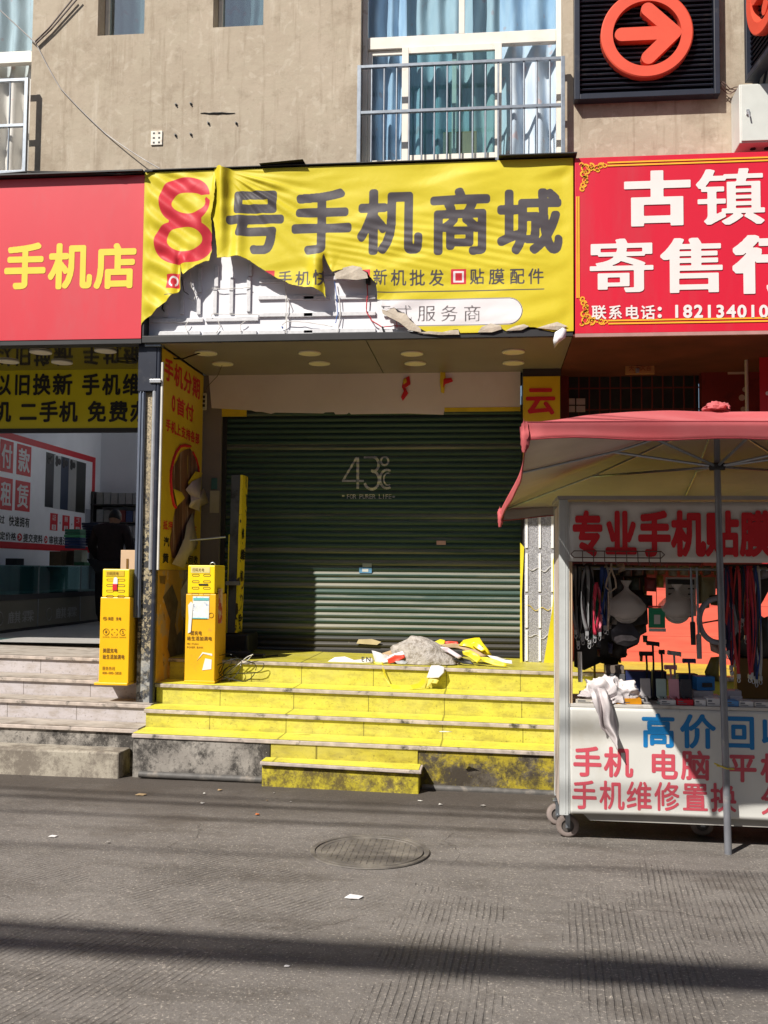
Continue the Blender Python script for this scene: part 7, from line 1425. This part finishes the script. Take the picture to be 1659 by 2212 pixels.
for k, (x0, y0, x1, y1, c, la) in enumerate(((500, 130, 640, 900, (.013, .013, .015), 'long black pouch hanging between the left lanyards and the clear bag'), (640, 480, 760, 980, (.02, .016, .014), 'dark brown pouch hanging left of the clear bag of cables'), (280, 700, 520, 1250, (.016, .015, .016), 'black net bag low behind the left lanyards'), (760, 1200, 1000, 1440, (.03, .025, .022), 'dark packet hanging below the printed bag'), (1000, 300, 1080, 560, (.05, .06, .05), 'grey green packet beside the neck of the clear bag'))):
    pouch([J_(x0, y0), J_(x1-10, y0+15), J_(x1+8, (y0+y1)/2), J_(x1-5, y1), J_((x0+x1)/2, y1+18), J_(x0+6, y1-14), J_(x0-7, (y0+y1)/2)], 6.60+.012*k, c, la, 'accessory_pack', 'packet')
for k, (x0, y0, x1, y1, c, la) in enumerate(((560, 240, 640, 660, (.10, .09, .05), 'olive packet hanging between the two selfie sticks and the pole'), (930, 120, 1010, 900, (.02, .02, .025), 'black strap pack behind the right lanyards'), (1050, 500, 1260, 1180, (.018, .017, .018), 'black goods bag behind the right lanyards'), (1180, 1000, 1420, 1420, (.022, .02, .02), 'dark goods bag low behind the right lanyards'))):
    pouch([K_(x0, y0), K_(x1-10, y0+15), K_(x1+8, (y0+y1)/2), K_(x1-5, y1), K_((x0+x1)/2, y1+18), K_(x0+6, y1-14), K_(x0-7, (y0+y1)/2)], 6.58+.012*k, c, la, 'accessory_pack', 'packet')
pouch([(1239, 1219), (1330, 1219), (1396, 1222), (1398, 1262), (1384, 1300), (1392, 1345), (1378, 1392), (1350, 1405), (1330, 1440), (1296, 1432), (1262, 1448), (1240, 1440)], 6.70, (.014, .012, .012), 'added black sheet darkening the space behind the goods at the left of the stall', 'dark_fill_sheet', 'cloth')  # added dark sheet, hides the sunlit wall and blackens the space behind the goods
pouch([(1556, 1219), (1668, 1219), (1668, 1262), (1640, 1275), (1644, 1330), (1668, 1345), (1668, 1470), (1600, 1466), (1572, 1420), (1556, 1330)], 6.72, (.016, .013, .012), 'added black sheet darkening the space behind the lanyards at the right of the stall', 'dark_fill_sheet', 'cloth')
r_ = random.Random(11)
for k in range(26):
    px, py = 1262+r_.random()*128, 1226+r_.random()*190; w_, h_ = 7+9*r_.random(), 10+16*r_.random(); cc = r_.choice([(.16, .13, .10), (.09, .10, .12), (.20, .16, .05), (.05, .09, .06), (.22, .20, .19), (.14, .03, .03), (.04, .05, .11)])
    pouch([(px, py), (px+w_, py+1), (px+w_-1, py+h_), (px+1, py+h_-1)], 6.62-.06*r_.random(), cc, 'small muted accessory card hanging against the added black sheet at the left of the stall', 'accessory_card', 'packet')['group'] = 'small cards on the left black backing'
# crumpled pale cloth with a hanging tail
q = P(1318, 1495, y=CY+.10); m = blob((q.x, CY+.11, zt+.01), (.20, .14, .17), .34, 1.8, 5, 120, 80, True, True)
cl = M('pale_pink_cloth', (.66, .61, .62), .85, .06, 8); t_ = thing('cloth', 'crumpled pale pinkish cloth heaped on the stall counter, its tail hanging down the front', 'cloth', (q.x, CY+.1, zt)); m.build('heap', cl, t_, smooth=80)
a = P(1276, 1490, y=CY+.05); m = blob((a.x, CY+.05, zt+.04), (.09, .05, .05), .4, 2.6, 8, 40, 26, True, True); m.build('fold', cl, t_, smooth=80)
T_ = lambda x, y: (1152+x/3.273, 1408+y/3.273)
def tail(u, v):
    top = 1.-v; y_ = CY+.03-.075*min(1, v*5); cxp = [(455, 262), (480, 350), (510, 430), (530, 520), (570, 600), (588, 680)]; f = v*5; i = min(int(f), 4); f -= i
    px = cxp[i][0]*(1-f)+cxp[i+1][0]*f; py = cxp[i][1]*(1-f)+cxp[i+1][1]*f; wd_ = [60, 62, 58, 66, 40, 4]; ww = wd_[i]*(1-f)+wd_[i+1]*f
    p = P(*T_(px+(u-.5)*ww*1.9, py), y=CY-.03); return (p.x, CY-.045+.10*max(0, .1-v)*6-.035*math.sin(u*9+v*4+nz(u*3, v*3, 1)*2)-.02*math.sin(math.pi*u), p.z+.02*(u-.5)*math.sin(v*5))
m = MB(); m.grid(tail, 26, 34); m.build('tail', cl, t_, smooth=80, thick=.004)
# ------------------------------------------------------------ market umbrella
base = Vector((1.39, 6.10, tz(1.39))); hub = P(1549, 1008, y=6.05)
t_ = thing('market_umbrella', 'faded red square market umbrella on a grey pole over the stall', 'umbrella', base)
peak = P(1548, 890, y=6.05)
m = MB(); m.tube([base, base.lerp(hub, .5), hub, Vector((peak.x, peak.y, peak.z-.02))], [.021, .020, .019, .017], 14); m.build('pole', M('grey_pole', (.22, .23, .26), .4, .12, 9, metal=.4, stain=((.38, .36, .34), 8, .62, .75)), t_, smooth=50)
m = MB(); m.lathe([(.045, -.02), (.05, 0), (.045, .02)], hub, 16); m.build('hub', MT['black'], t_, smooth=40)
FLc = P(1139, 914, y=4.52); BLc = P(1084, 1100, y=7.45); W2_ = 2*1.36-.10
FRc = Vector((FLc.x+2.52, FLc.y+.05, FLc.z-.02)); BRc = Vector((BLc.x+2.62, BLc.y+.1, BLc.z+.06)); pk = Vector(peak)
def side(u):
    cs = [FLc, FRc, BRc, BLc]; i = int(u*4) % 4; f = u*4-int(u*4); a, b = cs[i], cs[(i+1) % 4]; p = a.lerp(b, f)
    sag = {0: .03, 1: .10, 2: .07, 3: .15}[i]; inn = math.sin(math.pi*f); ctr = (FLc+FRc+BRc+BLc)/4; p += (ctr-p).normalized()*0.06*inn; p.z += .02*inn if i in (0,) else .035*inn; return p
def canopy(u, v):
    e = side(u % 1.); p = pk.lerp(e, v); f = (u*4) % 1.; sg = math.sin(math.pi*f); p.z += (.055*math.sin(math.pi*v)*(.5-sg)*1.0)+.012*nz(u*14, v*5, 2)*v+.006*math.sin(u*150+3*nz(u*20, v*3, 5))*v*v*nz(u*9, 1, 1); return p
mt_ = NT('faded_red_canvas'); p_ = mt_.pos(); mt_.col(mt_.mix(mt_.ramp(mt_.noise(p_, 2.2, 5), .3, .7), (.52, .085, .095), (.57, .14, .15))); mt_.set(rough=.8); mt_.bump(mt_.noise(p_, 90, 3), .15, .003); tl = mt_.n('BsdfTranslucent', inp={0: (.72, .20, .17, 1)}); mx = mt_.n('MixShader', inp={0: .12, 1: mt_.b.outputs[0], 2: tl.outputs[0]}); mt_.L(mx.outputs[0], mt_.out.inputs[0]); redc = mt_.m
mt_ = NT('grey_coated_underside'); p_ = mt_.pos(); mt_.col(mt_.mix(mt_.ramp(mt_.noise(p_, 2.6, 6, .6), .3, .7), (.38, .36, .34), (.47, .44, .41))); mt_.set(rough=.7); mt_.bump(mt_.noise(p_, 4, 4, .6, .5), .5, .03)
tl = mt_.n('BsdfTranslucent', inp={0: (.70, .52, .34, 1)}); mx = mt_.n('MixShader', inp={0: .12, 1: mt_.b.outputs[0], 2: tl.outputs[0]}); mt_.L(mx.outputs[0], mt_.out.inputs[0]); und = mt_.m
m = MB(); m.grid(canopy, 96, 20); can = m.build('canopy', redc, t_, smooth=50)
m = MB(); m.grid(lambda u, v: canopy(u, v)-Vector((0, 0, .006)), 96, 20); m.build('underside', und, t_, smooth=50)
m = MB(); m.grid(lambda u, v: side(u % 1.)+Vector((0, 0, -.078*v+.006*math.sin(u*90)*v+.012*nz(u*18, 0, 3)*v))+((side(u % 1.)-hub)*Vector((1, 1, 0))).normalized()*(.004+.006*v), 120, 4); va = m.build('valance', [und, redc], t_, smooth=50, thick=.003); va.modifiers[0].material_offset = 1; va.modifiers[0].offset = -1
m = MB(); m.tube([side(k/96)+Vector((0, 0, .003)) for k in range(96)], .0045, 5, closed=True); m.build('seam', M('dark_red_seam', (.30, .04, .05), .8), t_, smooth=60)
m = MB(); m.tube([side(k/96)+((side(k/96)-hub)*Vector((1, 1, 0))).normalized()*.011+Vector((0, 0, -.077+.012*nz(k/96*18, 0, 3)+.006*math.sin(k/96*90))) for k in range(96)], .004, 5, closed=True); m.build('hem', M('dark_red_seam', (.30, .04, .05)), t_, smooth=60)
ribm = MT['steel']
for k, c in enumerate((FLc, FRc, BRc, BLc, side(.125), side(.375), side(.625), side(.875))):
    top = Vector((pk.x, pk.y, pk.z-.04)); e = c+Vector((0, 0, -.012)); m = MB(); m.tube([top, top.lerp(e, .5)+Vector((0, 0, -.03)), e], .008, 6); r_ = m.build('rib', ribm, t_, smooth=50)
    mid = top.lerp(e, .52)+Vector((0, 0, -.032)); m = MB(); m.tube([hub, mid], .0085, 6); m.build('strut', ribm, r_, smooth=50)
m = blob((pk.x, pk.y, pk.z+.012), (.075, .075, .045), .5, 2.6, 3, 24, 16); m.build('top_knot', redc, t_, smooth=60)
for c in (BLc, FLc): m = blob((c.x-.01, c.y, c.z-.06), (.022, .022, .07), .5, 3, 4, 14, 12, False); m.build('corner_tie', redc, t_, smooth=60)
m = MB(); q = base.lerp(hub, .22); m.tube([q+Vector((-.06, .02, .02)), q+Vector((0, -.03, 0)), q+Vector((.05, .02, -.01)), q+Vector((0, .03, 0)), q+Vector((-.05, .0, .01))], .005, 6); m.build('tie_cord', yel3, t_, smooth=50)
# small litter on the road
for k in range(26):
    r_ = random.Random(100+k); gx_ = -2.6+r_.random()*4.4; gy_ = 7.35-abs(r_.gauss(0, .35)) if k < 21 else 3.8+3.3*r_.random(); s_ = .003+.008*r_.random()**2; m = MB()
    n_ = 5; m.add([(gx_+s_*(1+r_.random())*math.cos(6.28*i/n_)*1.6, gy_+s_*(1+r_.random())*math.sin(6.28*i/n_)*1.6, tz(gx_)+.004+.008*r_.random()) for i in range(n_)], [tuple(range(n_))]); cc = [('white', (.6, .58, .54)), ('grey', (.30, .28, .26)), ('tan', (.40, .28, .16)), ('orange', (.55, .16, .05))][k % 4]
    one(m, 'litter', M('litter_'+cc[0], cc[1], .8), 'tiny %s scrap of litter on the road' % cc[0], 'litter', 'litter on the road', thick=.002)
for px, py, s_, la in ((765, 1940, .046, 'flattened white scrap lying on the road in front of the manhole'), (115, 1808, .026, 'white scrap lying on the road at the left'), (620, 2089, .012, 'small pale blue scrap on the road in the cable shadow'), (305, 1718, .04, 'brown scrap lying near the concrete block')):
    q = P(px, py, z=tz(P(px, py, z=0).x)); m = MB(); m.add([(q.x+s_*x, q.y+s_*y, q.z+.004+s_*h) for x, y, h in ((-1, -.3, .02), (-.3, -.7, .1), (.6, -.5, .02), (1, .1, .12), (.4, .6, .03), (-.5, .5, .14))], [(0, 1, 2, 3, 4, 5)]); one(m, 'paper_scrap', wp if 'brown' not in la else M('tan_card', (.42, .30, .17)), la, 'paper', thick=.003)
